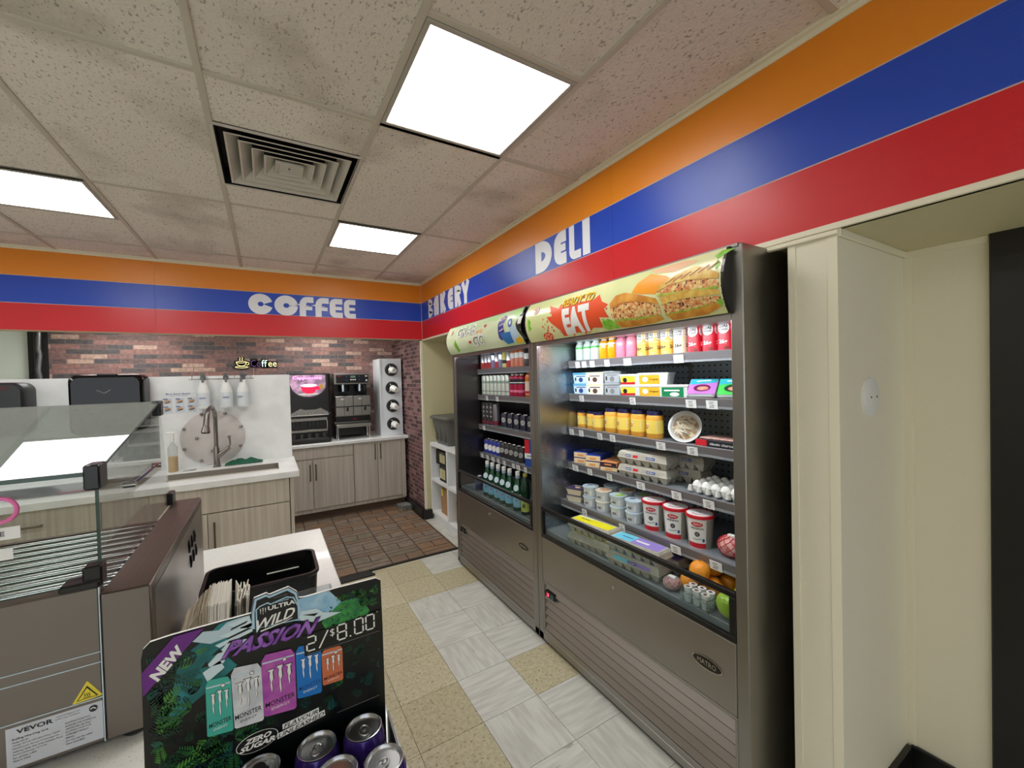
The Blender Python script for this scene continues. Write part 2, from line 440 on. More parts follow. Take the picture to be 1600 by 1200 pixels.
# closed pocket above the diffuser cut-out
struct('ceiling', ce); struct('trim_1', br)
LED = mat('led_diffuser', (255, 255, 252), .4, emit=PANEL)
names = {0: 'square white LED ceiling panel nearest the camera, beside the right fascia', 1: 'small far LED ceiling panel above the coffee lettering',
         2: 'LED ceiling panel cut off by the left edge of the photo'}
FRM = mat('light_frame', (176, 172, 160), .5)
def light(i, y, lab):
    xa = cx0 + i * U; o = thing('ceiling_light', lab, 'ceiling light', (xa + U / 2, y + U / 2, CEIL), 0, 'LED panels in the ceiling' if 'behind' not in lab else 'LED panels outside the photo', True)
    f = MB(); a, b = .013, .032
    f.box(xa + a, y + a, CEIL - .004, xa + U - a, y + b, CEIL + .02, FRM, .002); f.box(xa + a, y + U - b, CEIL - .004, xa + U - a, y + U - a, CEIL + .02, FRM, .002)
    f.box(xa + a, y + b, CEIL - .004, xa + b, y + U - b, CEIL + .02, FRM, .002); f.box(xa + U - b, y + b, CEIL - .004, xa + U - a, y + U - b, CEIL + .02, FRM, .002)
    f.build('frame', o); d = MB(); d.box(xa + b, y + b, CEIL - .001, xa + U - b, y + U - b, CEIL + .008, LED); d.build('diffuser', o)
for k, (i, y) in enumerate(lights): light(i, y, names.get(k, 'LED ceiling panel behind the camera, outside the photo'))
# square four-way diffuser
VM = mat('vent_white', (206, 203, 190), .5)
o = thing('ceiling_vent', 'square louvred air diffuser set in the ceiling tiles', 'vent', ((vx0 + vx1) / 2, (vy0 + vy1) / 2, CEIL), 0, None, True)
b = MB(); b.box(vx0, vy0, CEIL + .085, vx1, vy1, CEIL + .1, BLACKM)
for (a, c, d, e) in ((vx0, vy0, vx1, vy0 + .004), (vx0, vy1 - .004, vx1, vy1), (vx0, vy0, vx0 + .004, vy1), (vx1 - .004, vy0, vx1, vy1)): b.box(a, c, CEIL - .002, d, e, CEIL + .09, BLACKM)
b.build('housing', o)
f = MB(); f.box(vx0 - .006, vy0 - .012, CEIL - .004, vx1 + .006, vy0 + .003, CEIL + .003, VM, .001); f.box(vx0 - .006, vy1 - .003, CEIL - .004, vx1 + .006, vy1 + .012, CEIL + .003, VM, .001); f.box(vx0 - .010, vy0, CEIL - .004, vx0 + .001, vy1, CEIL + .003, VM); f.box(vx1 - .001, vy0, CEIL - .004, vx1 + .010, vy1, CEIL + .003, VM); f.build('trim_ring', o)
cx, cy = (vx0 + vx1) / 2, (vy0 + vy1) / 2
def sqring(mb, ro, zo, ri, zi, t, m):
    # sloped square louvre: from outer half-size ro at zo up to inner half-size ri at zi, thickness t
    vs = []
    for r, z in ((ro, zo), (ro - .008, zo), (ri, zi), (ri, zi + t), (ro, zo + t)):
        vs += [(cx - r, cy - r, z), (cx + r, cy - r, z), (cx + r, cy + r, z), (cx - r, cy + r, z)]
    for k in range(5):
        a, b_ = k * 4, ((k + 1) % 5) * 4
        mb.add(vs, [(a + j, a + (j + 1) % 4, b_ + (j + 1) % 4, b_ + j) for j in range(4)], BLACKM if k == 3 else m)  # upper faces black, putting the shade between louvres into the colour
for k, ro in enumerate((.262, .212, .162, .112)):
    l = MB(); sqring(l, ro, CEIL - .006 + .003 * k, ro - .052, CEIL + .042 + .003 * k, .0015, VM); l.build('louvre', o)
l = MB(); l.box(cx - .062, cy - .062, CEIL + .012, cx + .062, cy + .062, CEIL + .022, VM, .003)
l.box(cx - .062, cy - .062, CEIL + .002, cx + .062, cy - .054, CEIL + .02, VM); l.box(cx - .062, cy + .054, CEIL + .002, cx + .062, cy + .062, CEIL + .02, VM)
l.box(cx - .062, cy - .054, CEIL + .002, cx - .054, cy + .054, CEIL + .02, VM); l.box(cx + .054, cy - .054, CEIL + .002, cx + .062, cy + .054, CEIL + .02, VM)
l.cyl((cx, cy, CEIL + .008), (cx, cy, CEIL + .014), .004, DARK); l.build('centre_plate', o)

# ------------------------------------------------------------------ striped fascias
def vinyl(name, rgb):
    m, nt, b = nmat(name); N, L = nt.nodes, nt.links
    setin(b, Base_Color=lin(rgb) + (1,), Roughness=.3); tc = N.new('ShaderNodeTexCoord')
    w = N.new('ShaderNodeTexWave'); w.bands_direction = 'Z'; w.inputs['Scale'].default_value = 60; w.inputs['Distortion'].default_value = 0
    L.new(tc.outputs['Object'], w.inputs[0]); bu = N.new('ShaderNodeBump'); bu.inputs['Strength'].default_value = .12; bu.inputs['Distance'].default_value = .002
    L.new(w.outputs['Fac'], bu.inputs['Height']); L.new(bu.outputs[0], b.inputs['Normal']); return m
ORG, BLU, RED = vinyl('orange_stripe', (236, 142, 30)), vinyl('blue_stripe', (32, 74, 190)), vinyl('red_stripe', (212, 26, 36))
JOINT = mat('stripe_joint', (205, 175, 165), .5)
st = [(2.075, 2.279, RED), (2.279, 2.283, JOINT), (2.283, 2.488, BLU), (2.488, 2.492, JOINT), (2.492, 2.690, ORG)]
fr = MB(); fr.box(BX + .004, -4.5, 2.055, 2.3, BY + .1, CEIL + .04, KHAKI)
for a, b, m in st:
    for ya, yb in ((-4.5, 1.552), (1.5535, BY)): fr.box(BX, ya, a, BX + .004, yb, b, m)
fr.box(BX - .004, -4.5, 2.690, BX + .004, BY, CEIL, TRIM); fr.box(BX - .006, -4.5, 2.055, BX + .02, BY, 2.075, TRIM, .002)
fr.box(BX - .003, BY - .008, 2.075, BX, BY, 2.69, JOINT)
struct('trim_2', fr)
fb = MB(); fb.box(-5, BY + .004, 2.072, BX + .004, BY + .1, CEIL + .04, KHAKI)
for a, b, m in st:
    for xa, xb in ((-5, -.805), (-.8035, BX)): fb.box(xa, BY, a, xb, BY + .004, b, m)
fb.box(-5, BY - .003, 2.690, BX, BY + .004, CEIL, TRIM)
struct('trim_3', fb)

# fat rounded lettering, each letter a thick stroke drawing
LT = mat('white_vinyl_letter', (238, 240, 246), .35)
def arc(cx, cy, rx, ry, a0, a1, n=12):
    return [(cx + rx * math.cos(math.radians(a0 + (a1 - a0) * i / n)), cy + ry * math.sin(math.radians(a0 + (a1 - a0) * i / n))) for i in range(n + 1)]
def glyph(mb, ch, W_, H, fn, m, w):
    cnt = [0]
    def s(p, ww=None):
        cnt[0] += 1; k_ = cnt[0]; mb.stroke(p, ww or w, lambda u, v: fn(u, v, k_), m)
    h = w / 2
    if ch == 'C': s(arc(W_ / 2, H / 2, W_ / 2 - h * 1.15, H / 2 - h * 1.15, 14, 346, 26), w * 1.15)
    elif ch == 'O': s(arc(W_ / 2, H / 2, W_ / 2 - h * 1.15, H / 2 - h * 1.15, 0, 360, 30), w * 1.15)
    elif ch == 'F': s([(h, 0), (h, H * .55)] + arc(W_ * .55, H * .55, W_ * .55 - h, H * .45 - h, 180, 90, 8) + [(W_, H - h)]); s([(w, H * .42), (W_ * .9, H * .42)], w * .62)
    elif ch == 'E': r = max(h * 1.08, W_ * .45 - h); s([(W_, H - h)] + arc(h + r, H - h - r, r, r, 90, 180, 6) + arc(h + r, h + r, r, r, 180, 270, 6) + [(W_, h)]); s([(w, H * .5), (W_ * .95, H * .5)], w * .62)
    elif ch == 'B': s([(h, 0), (h, H)]); s([(h, H - h)] + arc(W_ * .45, H * .745, W_ * .48 - h, H * .255 - h, 90, -90, 8) + [(h, H * .49 + h)], w * .8); s([(h, H * .53 - h)] + arc(W_ * .5, H * .265, W_ * .5 - h, H * .265 - h, 90, -90, 8) + [(h, h)], w * .9)
    elif ch == 'A': s([(h, 0), (h, H * .6)] + arc(W_ * .5, H * .6, W_ * .5 - h, H * .4 - h, 180, 90, 8) + [(W_ - h, H - h), (W_ - h, 0)]); s([(w, H * .36), (W_ - w, H * .36)], w * .55)
    elif ch == 'K': s([(h, 0), (h, H)]); s([(w * .8, H * .42), (W_ * .62, H)], w * .9); s([(w * .9, H * .5), (W_ * .66, 0)], w * .95)
    elif ch == 'R': s([(h, 0), (h, H)]); s([(h, H - h)] + arc(W_ * .5, H * .72, W_ * .5 - h, H * .28 - h, 90, -90, 8) + [(h, H * .44 + h * .4)], w * .85); s([(W_ * .5, H * .46), (W_ * .62, H * .3), (W_ * .78, 0)], w * .9)
    elif ch == 'Y': s([(W_ * .12, H), (W_ * .5, H * .42)], w * .9); s([(W_ * .9, H), (W_ * .5, H * .42), (W_ * .5, 0)], w * .9)
    elif ch == 'D': s([(h, 0), (h, H)]); s([(h, H - h)] + arc(W_ * .35, H * .5, W_ * .65 - h, H * .5 - h, 90, -90, 14) + [(h, h)])
    elif ch == 'L': r = h * 1.1; s([(h, H)] + arc(h + r, h + r, r, r, 180, 270, 6) + [(W_, h)])
    elif ch == 'I': s([(W_ / 2, 0), (W_ / 2, H)], W_ * .9)
def word(label, letters, right):
    o = None
    for ch, a, b in letters:
        if right: base = (BX - .0008, a, 2.289); fn = lambda u, v, k_, base=base: (base[0] - .0006 * k_, base[1] - u, base[2] + v); wd = a - b
        else: base = (a, BY - .0008, 2.278); fn = lambda u, v, k_, base=base: (base[0] + u, base[1] - .0006 * k_, base[2] + v); wd = b - a
        if o is None: o = thing('wall_lettering', label, 'sign', base, 0, None, True)
        mb = MB(); glyph(mb, ch, wd, .197, fn, LT, .068 if right and wd > .11 else min(.066, wd * .45)); mb.build('letter', o)
word('white vinyl word COFFEE on the back striped fascia', [('C', -.129, .071), ('O', .085, .288), ('F', .302, .43), ('F', .445, .572), ('E', .58, .704), ('E', .719, .834)], False)
word('white vinyl word BAKERY near the corner of the right fascia', [('B', 4.362, 4.218), ('A', 4.187, 4.046), ('K', 4.003, 3.80), ('E', 3.795, 3.663), ('R', 3.626, 3.465), ('Y', 3.457, 3.30)], True)
word('white vinyl word DELI above the coolers on the right fascia', [('D', 2.258, 2.076), ('E', 2.052, 1.932), ('L', 1.904, 1.80), ('I', 1.788, 1.72)], True)
# end of another word further left on the back fascia
mb = MB(); mb.stroke([(0, 0), (.05, 0)], .02, pl((-1.78, BY - .0008, 2.47), (1, 0, 0), (0, 0, 1)), LT); tag(mb.build('wall_lettering', loc=(-1.78, BY - .0008, 2.47)), 'scrap of white vinyl letter at the left edge of the back fascia', 'sign')

# ------------------------------------------------------------------ walls
def brick(name, axis, red=False):
    m, nt, b = nmat(name); N, L = nt.nodes, nt.links; setin(b, Roughness=.75)
    tc = N.new('ShaderNodeTexCoord'); sp = N.new('ShaderNodeSeparateXYZ'); cb = N.new('ShaderNodeCombineXYZ'); L.new(tc.outputs['Object'], sp.inputs[0])
    L.new(sp.outputs['X' if axis == 'x' else 'Y'], cb.inputs[0]); L.new(sp.outputs['Z'], cb.inputs[1])
    bt = N.new('ShaderNodeTexBrick'); bt.offset = .5; bt.offset_frequency = 2; bt.squash = 1.0
    bt.inputs['Scale'].default_value = 1; bt.inputs['Brick Width'].default_value = .20 if axis == 'x' else .13; bt.inputs['Row Height'].default_value = .049
    bt.inputs['Mortar Size'].default_value = .004; bt.inputs['Bias'].default_value = 0; bt.inputs['Mortar Smooth'].default_value = .3
    bt.inputs['Color1'].default_value = (0, 0, 0, 1); bt.inputs['Color2'].default_value = (1, 1, 1, 1); bt.inputs['Mortar'].default_value = (.5, .5, .5, 1)
    L.new(cb.outputs[0], bt.inputs[0])
    r = N.new('ShaderNodeValToRGB'); cr = r.color_ramp; cr.interpolation = 'CONSTANT'
    cols = [(84, 80, 82), (132, 100, 96), (146, 108, 102), (108, 88, 86), (180, 150, 136), (128, 98, 94)] if not red else [(78, 52, 54), (112, 74, 76), (92, 60, 62), (124, 86, 86), (66, 46, 48), (134, 104, 100)]
    cr.elements[0].position = 0; cr.elements[0].color = lin(cols[0]) + (1,); cr.elements[1].position = .2; cr.elements[1].color = lin(cols[1]) + (1,)
    for k, p in enumerate((.38, .54, .70, .86)):
        e = cr.elements.new(p); e.color = lin(cols[k + 2]) + (1,)
    L.new(bt.outputs['Color'], r.inputs[0])
    n1 = N.new('ShaderNodeTexNoise'); n1.inputs['Scale'].default_value = 35; n1.inputs['Detail'].default_value = 5; L.new(tc.outputs['Object'], n1.inputs[0])
    mx = N.new('ShaderNodeMix'); mx.data_type = 'RGBA'; mx.blend_type = 'OVERLAY'; mx.inputs[0].default_value = .7
    L.new(r.outputs[0], mx.inputs[6]); L.new(n1.outputs[0], mx.inputs[7])
    m2 = N.new('ShaderNodeMix'); m2.data_type = 'RGBA'; L.new(bt.outputs['Fac'], m2.inputs[0]); L.new(mx.outputs[2], m2.inputs[6]); m2.inputs[7].default_value = lin((150, 128, 124) if red else (120, 102, 98)) + (1,)
    L.new(m2.outputs[2], b.inputs['Base Color'])
    ad = N.new('ShaderNodeMath'); ad.operation = 'SUBTRACT'; L.new(n1.outputs[0], ad.inputs[0]); L.new(bt.outputs['Fac'], ad.inputs[1])
    bu = N.new('ShaderNodeBump'); bu.inputs['Strength'].default_value = .5; bu.inputs['Distance'].default_value = .006; L.new(ad.outputs[0], bu.inputs['Height']); L.new(bu.outputs[0], b.inputs['Normal'])
    return m
BR1, BR2 = brick('brick_paper_back', 'x'), brick('brick_paper_side', 'y', True)
w = MB(); w.box(-1.82, 5.75, 0, 1.6, 5.85, 2.6, BR1); struct('wall_back', w)
w = MB(); w.box(-5, 5.75, 0, -1.94, 5.85, 2.6, mat('pale_green_wall', (226, 236, 226), .6)); struct('wall_back_left', w)
w = MB(); w.box(-1.94, 5.70, 0, -1.82, 5.85, 2.6, BLACKM)
w.box(-1.90, 5.69, .9, -1.885, 5.70, 2.6, DARK); struct('trim_4', w)
o = MB(); o.tube([(-1.85, 5.66, 2.16), (-1.855, 5.655, 2.0), (-1.85, 5.665, 1.95), (-1.86, 5.65, 1.8), (-1.85, 5.66, 1.7), (-1.852, 5.66, 1.3)], .018, mat('foil_hose', (120, 122, 124), .35, metal=.8, bump=1.0, bscale=60), 10)
tag(o.build('hose', loc=(-1.85, 5.66, 1.3)), 'wrinkled silvery hose hanging down the dark strip left of the brick', 'hose')
w = MB(); w.box(1.535, 4.62, 0, 1.64, 5.75, 2.6, BR2); struct('wall_side_brick', w)
w = MB(); w.box(1.5355, 4.60, 0, 2.3, 4.619, 2.06, KHAKI); w.box(1.53, 4.596, .0, 1.556, 4.625, 2.06, TRIM, .002); struct('wall_niche_end', w)
w = MB(); w.box(2.2, .725, 0, 2.3, 4.6, 2.06, KHAKI); struct('wall_niche_back', w)
w = MB(); w.box(-5, 4.71, 2.3, 1.6, 5.85, 2.34, CREAM); struct('ceiling', w)
w = MB()
for a in ((1.49, 4.56, 1.535, 5.22), (1.49, 4.55, 1.60, 4.60)): w.box(a[0], a[1], 0, a[2], a[3], .105, BLACK, .004)
struct('baseboard_back', w)
# column and doorway wall to the right
w = MB(); w.box(BX + .001, .585, 0, 2.125, .725, 2.04, CREAM)
w.box(BX - .003, .583, 0, BX + .003, .612, 2.04, TRIM, .001); w.box(BX - .003, .703, 0, BX + .003, .727, 2.04, TRIM, .001)
w.box(BX - .012, .578, 2.036, BX + .01, .80, 2.052, TRIM, .003, M=Matrix.Translation((0, 0, 0)))
w.box(BX, .575, 2.03, 2.125, .5855, 2.055, TRIM, .002)
nl = mat('nail_head', (120, 116, 100), .5)
for z in (.45, .75, 1.05, 1.35, 1.72, 1.95): w.cyl((BX - .001, .607 if z != 1.05 else .705, z), (BX + .002, .607 if z != 1.05 else .705, z), .0022, nl, 8)
struct('wall_column', w)
w = MB(); w.box(2.125, .365, 0, 2.30, .725, 2.055, CREAM); w.box(2.118, .56, 0, 2.125, .5855, 2.055, TRIM, .001); w.box(2.117, .365, 2.03, 2.125, .585, 2.055, TRIM, .002); struct('wall_right', w)
w = MB(); w.box(2.108, .365, 0, 2.124, .574, .14, BLACK, .003); w.box(1.56, .568, 0, 2.107, .5845, .14, BLACK, .003); struct('baseboard_right', w)
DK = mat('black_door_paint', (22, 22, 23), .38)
w = MB(); w.box(2.105, .27, 0, 2.30, .364, 2.06, DK, .004); w.box(2.13, .245, 0, 2.28, .27, 2.03, DK, .003); w.box(2.15, -1.0, 0, 2.24, .245, .06, DK)
w.box(2.105, -1.1, 2.0, 2.3, .27, 2.06, DK, .004); w.box(2.105, -1.2, 0, 2.3, -1.0, 2.06, DK, .004)
struct('door_1', w)
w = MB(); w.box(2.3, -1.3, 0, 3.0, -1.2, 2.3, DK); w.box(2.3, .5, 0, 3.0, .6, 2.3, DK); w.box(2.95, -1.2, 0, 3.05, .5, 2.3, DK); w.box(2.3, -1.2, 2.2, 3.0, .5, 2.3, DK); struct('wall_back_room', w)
sh = thing('storage_shelf', 'shadowy steel storage shelf seen through the black doorway', 'shelf', (2.6, .1, 0), 0, None, True)
for z in (.5, .95, 1.15, 1.35, 1.6): m = MB(); m.box(2.42, -.6, z, 2.8, .46, z + .02, GREY if z != 1.15 else PAPER, .003); m.build('shelf_board', sh)
for x, y in ((2.43, -.59), (2.43, .45), (2.79, -.59), (2.79, .45)): m = MB(); m.cyl((x, y, 0), (x, y, 1.9), .011, GREY); m.build('post', sh)
# rest of the shop: left wall, rear wall with a daylight window enlarged for fill
w = MB(); w.box(-5.1, -4.5, 0, -5, 5.85, 2.8, CREAM); struct('wall_left', w)
w = MB(); w.box(BX + .15, -4.5, 0, 1.9, -1.2, 2.06, CREAM); struct('wall_right_front', w)
w = MB(); wx0, wx1, wz0, wz1 = -4.6, 1.0, .35, 2.45
w.box(-5, -4.6, 0, 2.3, -4.5, wz0, CREAM); w.box(-5, -4.6, wz1, 2.3, -4.5, 2.8, CREAM); w.box(-5, -4.6, wz0, wx0, -4.5, wz1, CREAM); w.box(wx1, -4.6, wz0, 2.3, -4.5, wz1, CREAM); struct('wall_front', w)
w = MB()
for x in (wx0, (wx0 + wx1) / 2, wx1): w.box(x - .03, -4.58, wz0, x + .03, -4.52, wz1, GREY, .003)
w.box(wx0, -4.58, wz0, wx1, -4.52, wz0 + .05, GREY); w.box(wx0, -4.58, wz1 - .05, wx1, -4.52, wz1, GREY); struct('window_1', w)
# oval blank cover plate on the column side
o = thing('cover_plate', 'round white blank cover plate with two screws on the column', 'cover plate', (1.789, .585, 1.513))
p = MB(); Mx = Matrix.Rotation(math.pi / 2, 4, 'X')
p.lathe([(0, 0), (.068, 0), (.067, .006), (.06, .010), (0, .011)], WHITE, n=32, M=Mx); p.build('plate', o)
for dx in (-.018, .03): q_ = MB(); q_.cyl((dx, -.010, 0), (dx, -.013, 0), .0035, GREY, 10); q_.build('screw', o)

# ------------------------------------------------------------------ open-front coolers
FX = 1.39
def perf_mat():
    m, nt, b = nmat('perforated_back'); N, L = nt.nodes, nt.links
    setin(b, Base_Color=lin((176, 188, 198)) + (1,), Metallic=.25, Roughness=.38)
    tc = N.new('ShaderNodeTexCoord'); sp = N.new('ShaderNodeSeparateXYZ'); L.new(tc.outputs['Object'], sp.inputs[0])
    def cellv(sock, pitch):
        d = N.new('ShaderNodeMath'); d.operation = 'DIVIDE'; d.inputs[1].default_value = pitch; L.new(sock, d.inputs[0])
        f = N.new('ShaderNodeMath'); f.operation = 'FRACT'; L.new(d.outputs[0], f.inputs[0])
        s_ = N.new('ShaderNodeMath'); s_.operation = 'SUBTRACT'; s_.inputs[1].default_value = .5; L.new(f.outputs[0], s_.inputs[0])
        p = N.new('ShaderNodeMath'); p.operation = 'POWER'; p.inputs[1].default_value = 2; L.new(s_.outputs[0], p.inputs[0]); return p
    a, c = cellv(sp.outputs['Y'], .032), cellv(sp.outputs['Z'], .032)
    s_ = N.new('ShaderNodeMath'); s_.operation = 'ADD'; L.new(a.outputs[0], s_.inputs[0]); L.new(c.outputs[0], s_.inputs[1])
    lt = N.new('ShaderNodeMath'); lt.operation = 'LESS_THAN'; lt.inputs[1].default_value = .021; L.new(s_.outputs[0], lt.inputs[0])
    mx = N.new('ShaderNodeMix'); mx.data_type = 'RGBA'; L.new(lt.outputs[0], mx.inputs[0]); mx.inputs[6].default_value = lin((176, 188, 198)) + (1,); mx.inputs[7].default_value = (.01, .01, .01, 1)
    L.new(mx.outputs[2], b.inputs['Base Color']); return m
PERF = perf_mat()
DKLIN = steel('dark_liner', (112, 108, 108), .25, 'y', .05, .1)
SHELFM = mat('shelf_lip_grey', (120, 116, 118), .35, metal=.3)
SHELFT = mat('shelf_top_grey', (138, 146, 152), .35, metal=.25)
CLEARSTRIP = glass('clear_strip', (225, 230, 235), fog=.35)
GLZ = glass('cooler_glass', (246, 250, 249), 1.5)
LOUV = steel('louvre_steel', (176, 170, 164), .3, 'y', .06, .2)
def bulge(z): return FX - .012 - .042 * max(0, 1 - ((z - 1.93) / .115) ** 2)
def signmap(off=.0012): return lambda y, z: (bulge(z) - off, y, z)
def cooler(y0, y1, lab, lit, base, graphics, shelves, tags, divider=None):
    """y0 near end, y1 far end (outer)"""
    o = thing('open_cooler', lab, 'refrigerator', (FX + .35, (y0 + y1) / 2, 0), 0, None, True)
    SF = LINERM if lit else DKLIN  # darker liner colour holds the dimness of the unlit cooler
    b = MB(); t = .045
    for a, c in ((y0, y0 + t), (y1 - t, y1)):
        b.box(FX, a, .02, 2.10, c, 2.05, STEELV, .003)
    b.box(FX + .02, y0 + t, .02, 2.10, y1 - t, .10, STEEL); b.box(FX + .05, y0 + t, 1.822, 2.10, y1 - t, 2.05, STEEL)
    b.box(2.06, y0 + t, .1, 2.10, y1 - t, 1.80, STEEL)
    b.build('cabinet', o)
    for yl in (y1 - t - .004, y0 + t): li = MB(); li.box(FX + .012, yl, .66, 2.03, yl + .004, 1.79, SF); li.build('side_liner', o)
    bp = MB(); bp.box(2.0, y0 + t, .66, 2.03, y1 - t, 1.80, PERF if lit else DKLIN)
    ym = (y0 + y1) / 2; bp.box(1.992, ym - .008, .7, 2.0, ym + .008, 1.78, STEELV); bp.build('back_panel', o)
    dk = MB(); dk.box(FX + .03, y0 + t, .655, 2.02, y1 - t, .689, SHELFT, .002); dk.build('deck', o)
    # lower front
    fp = MB(); fp.box(FX + .001, y0 + t + .002, .385, FX + .035, y1 - t - .002, .648, STEEL, .003); pnl = fp.build('front_panel', o)
    k = MB(); M_ = Matrix.Translation((FX, ym - .05 * 0, .60)) @ Matrix.Rotation(-math.pi / 2, 4, 'Y'); k.lathe([(0, 0), (.009, 0), (.009, .004), (.005, .006), (0, .006)], CHROME, n=14, M=M_); k.build('lock', pnl)
    bd = MB(); by = y0 + .16; fnb = pl((FX - .0012, by, .515), (0, -1, 0), (0, 0, 1))
    bd.disc(0, 0, .062, fnb, CHROME, 28, .024); fn2 = pl((FX - .002, by, .515), (0, -1, 0), (0, 0, 1)); bd.disc(0, 0, .058, fn2, BLACK, 28, .0205)
    bd.text('MATRO', ((-.038, -.009), (.038, -.009), (-.038, .010)), pl((FX - .0028, by, .515), (0, -1, 0), (0, 0, 1)), CHROME); bd.build('badge', pnl)
    # louvred grille in a thin frame
    lv = MB(); z0, z1 = .095, .375; ya, yb = y0 + t + .012, y1 - t - .012
    lv.box(FX + .002, y0 + t, z1 - .004, FX + .03, y1 - t, z1 + .008, STEEL, .001); lv.box(FX + .002, y0 + t, .06, FX + .03, y1 - t, z0 - .006, STEEL, .001)
    lv.box(FX + .002, y0 + t, z0 - .006, FX + .03, y0 + t + .01, z1, STEEL); lv.box(FX + .002, y1 - t - .01, z0 - .006, FX + .03, y1 - t, z1, STEEL)
    lv.box(FX + .06, ya, z0, FX + .065, yb, z1, BLACKM)
    n = 6; h = (z1 - z0) / n
    for i in range(n):
        zb = z0 + i * h
        lv.add([(FX + .003, ya, zb), (FX + .003, yb, zb), (FX + .03, yb, zb + h * .97), (FX + .03, ya, zb + h * .97), (FX + .006, ya, zb - .002), (FX + .006, yb, zb - .002), (FX + .034, yb, zb + h * .95), (FX + .034, ya, zb + h * .95)],
               [(0, 1, 2, 3), (7, 6, 5, 4), (4, 5, 1, 0), (0, 3, 7, 4), (1, 5, 6, 2)], LOUV); lv.box(FX + .002, ya, zb - .0018, FX + .005, yb, zb, DARK)  # dark lip stands in for the shadow line under each slat
    gr = lv.build('louvre_grille', o)
    kk = MB(); kk.box(FX + .015, y0, .0, FX + .60, y1, .03, BLACKM); kk.box(FX, y0, .02, FX + .02, y1, .062, STEEL, .003); kk.build('kick_plate', o)
    # thermostat
    th = MB(); ty = y1 - t - .075; fnt = (0, -1, 0), (0, 0, 1)
    th.box(FX - .006, ty - .045, .305, FX + .02, ty + .045, .342, BLACK, .003)
    th.rect(-.038, .311, .002, .336, pl((FX - .0068, ty, 0), *fnt), BLACKM)
    rd = mat('red_led', (255, 40, 60), .4, emit=6)
    if lit:
        for dx, s_ in ((-.026, '2'), (-.014, '1')): th.text(s_, ((dx, .315), (dx + .008, .315), (dx, .332)), pl((FX - .0074, ty, 0), *fnt), rd)
    th.rect(.012, .311, .036, .336, pl((FX - .0068, ty, 0), *fnt), mat('teal_button', (30, 90, 85), .4)); th.build('thermostat', o)
    # framed glass sill
    fm = MB(); ga, gb = y0 + t, y1 - t
    fm.box(FX - .002, ga, .812, FX + .016, gb, .834, BLACK, .002); fm.box(FX - .002, ga, .650, FX + .016, gb, .672, BLACK, .002)
    fm.box(FX - .002, ga, .672, FX + .016, ga + .024, .812, BLACK, .002); fm.box(FX - .002, gb - .024, .672, FX + .016, gb, .812, BLACK, .002); fo = fm.build('glass_frame', o)
    gz = MB(); gz.box(FX + .004, ga + .02, .668, FX + .009, gb - .02, .816, GLZ); gz.build('glass_pane', fo)
    # header: trough, lamp, curved sign
    hd = MB(); hd.box(FX, y0 + t, 1.793, FX + .006, y1 - t, 1.818, STEEL, .001); hd.box(FX + .006, y0 + t, 1.814, 1.99, y1 - t, 1.82, SF)
    hd.box(FX - .004, y0 + t * .3, 2.040, FX + .06, y1, 2.052, STEEL, .001)
    for yy, s_ in ((y0 + t - .010, 1), (y1 - .012, 1)):
        pts = [(FX + .01, 1.816)] + [(bulge(1.816 + .228 * i / 10), 1.816 + .228 * i / 10) for i in range(11)] + [(FX + .01, 2.044)]
        n_ = len(pts); vs = [(p[0], yy, p[1]) for p in pts] + [(p[0], yy + .012, p[1]) for p in pts]
        hd.add(vs, [list(range(n_)), list(range(2 * n_ - 1, n_ - 1, -1))] + [(i, i + n_, (i + 1) % n_ + n_, (i + 1) % n_) for i in range(n_)], BLACK if s_ else STEEL)
    hd.build('header', o)
    sg = MB(); sa, sb = y0 + t, y1 - .010; N_ = 16
    vs = []; fs = []
    for i in range(N_ + 1):
        z = 1.817 + .226 * i / N_; vs += [(bulge(z), sa, z), (bulge(z), sb, z)]
    fs = [(2 * i, 2 * i + 2, 2 * i + 3, 2 * i + 1) for i in range(N_)]
    sg.add(vs, fs, base, True); graphics(sg); sg.build('sign_panel', o)
    lp = MB(); lp.box(FX + .012, ga + .04, 1.798, FX + .036, gb - .04, 1.812, mat('cooler_tube', (245, 250, 255), .4, emit=34) if lit else mat('dim_cooler_tube', (240, 245, 255), .4, emit=7)); lp.build('light_tube', o)  # the unlit cooler's dim tube is added to brighten its stock
    for i, (z, xf) in enumerate(shelves):
        s_ = MB(); s_.box(xf + .008, ga + .006, z - .016, 1.985, gb - .006, z, SHELFT, .001)
        T = Matrix.Translation((xf, 0, z)) @ Matrix.Rotation(math.radians(-8), 4, 'Y')
        s_.box(0, ga + .006, -.040, .008, gb - .006, .004, SHELFM, .001, M=T); s_.box(-.003, ga + .01, -.040, 0, gb - .01, -.031, CLEARSTRIP, M=T)
        for yy in (ga + .03, gb - .03, ym): s_.box(xf + .05, yy - .002, z - .05, 1.99, yy + .002, z - .016, STEEL)
        so = s_.build('shelf', o)
        for ty_ in tags[i]:
            g_ = MB(); wd = .019 if ty_[1] < .5 else .026
            g_.box(-.0055, ty_[0] - wd, -.041, -.0035, ty_[0] + wd, -.004, TAG, 0, M=T)
            f_ = lambda u, v, T=T, y=ty_[0]: tuple(T @ Vector((-.0062, y - u, v)))
            for j, (vv, ww) in enumerate(((-.012, .024), (-.018, .018), (-.034, .022))): g_.rect(-.013, vv, -.013 + ww, vv + .0025, f_, GREY)
            g_.text('%d.%d9' % (random.randint(2, 9), random.randint(2, 9)), ((-.010, -.030), (.010, -.030), (-.010, -.021)), f_, INK); g_.build('price_tag', so)
    return o
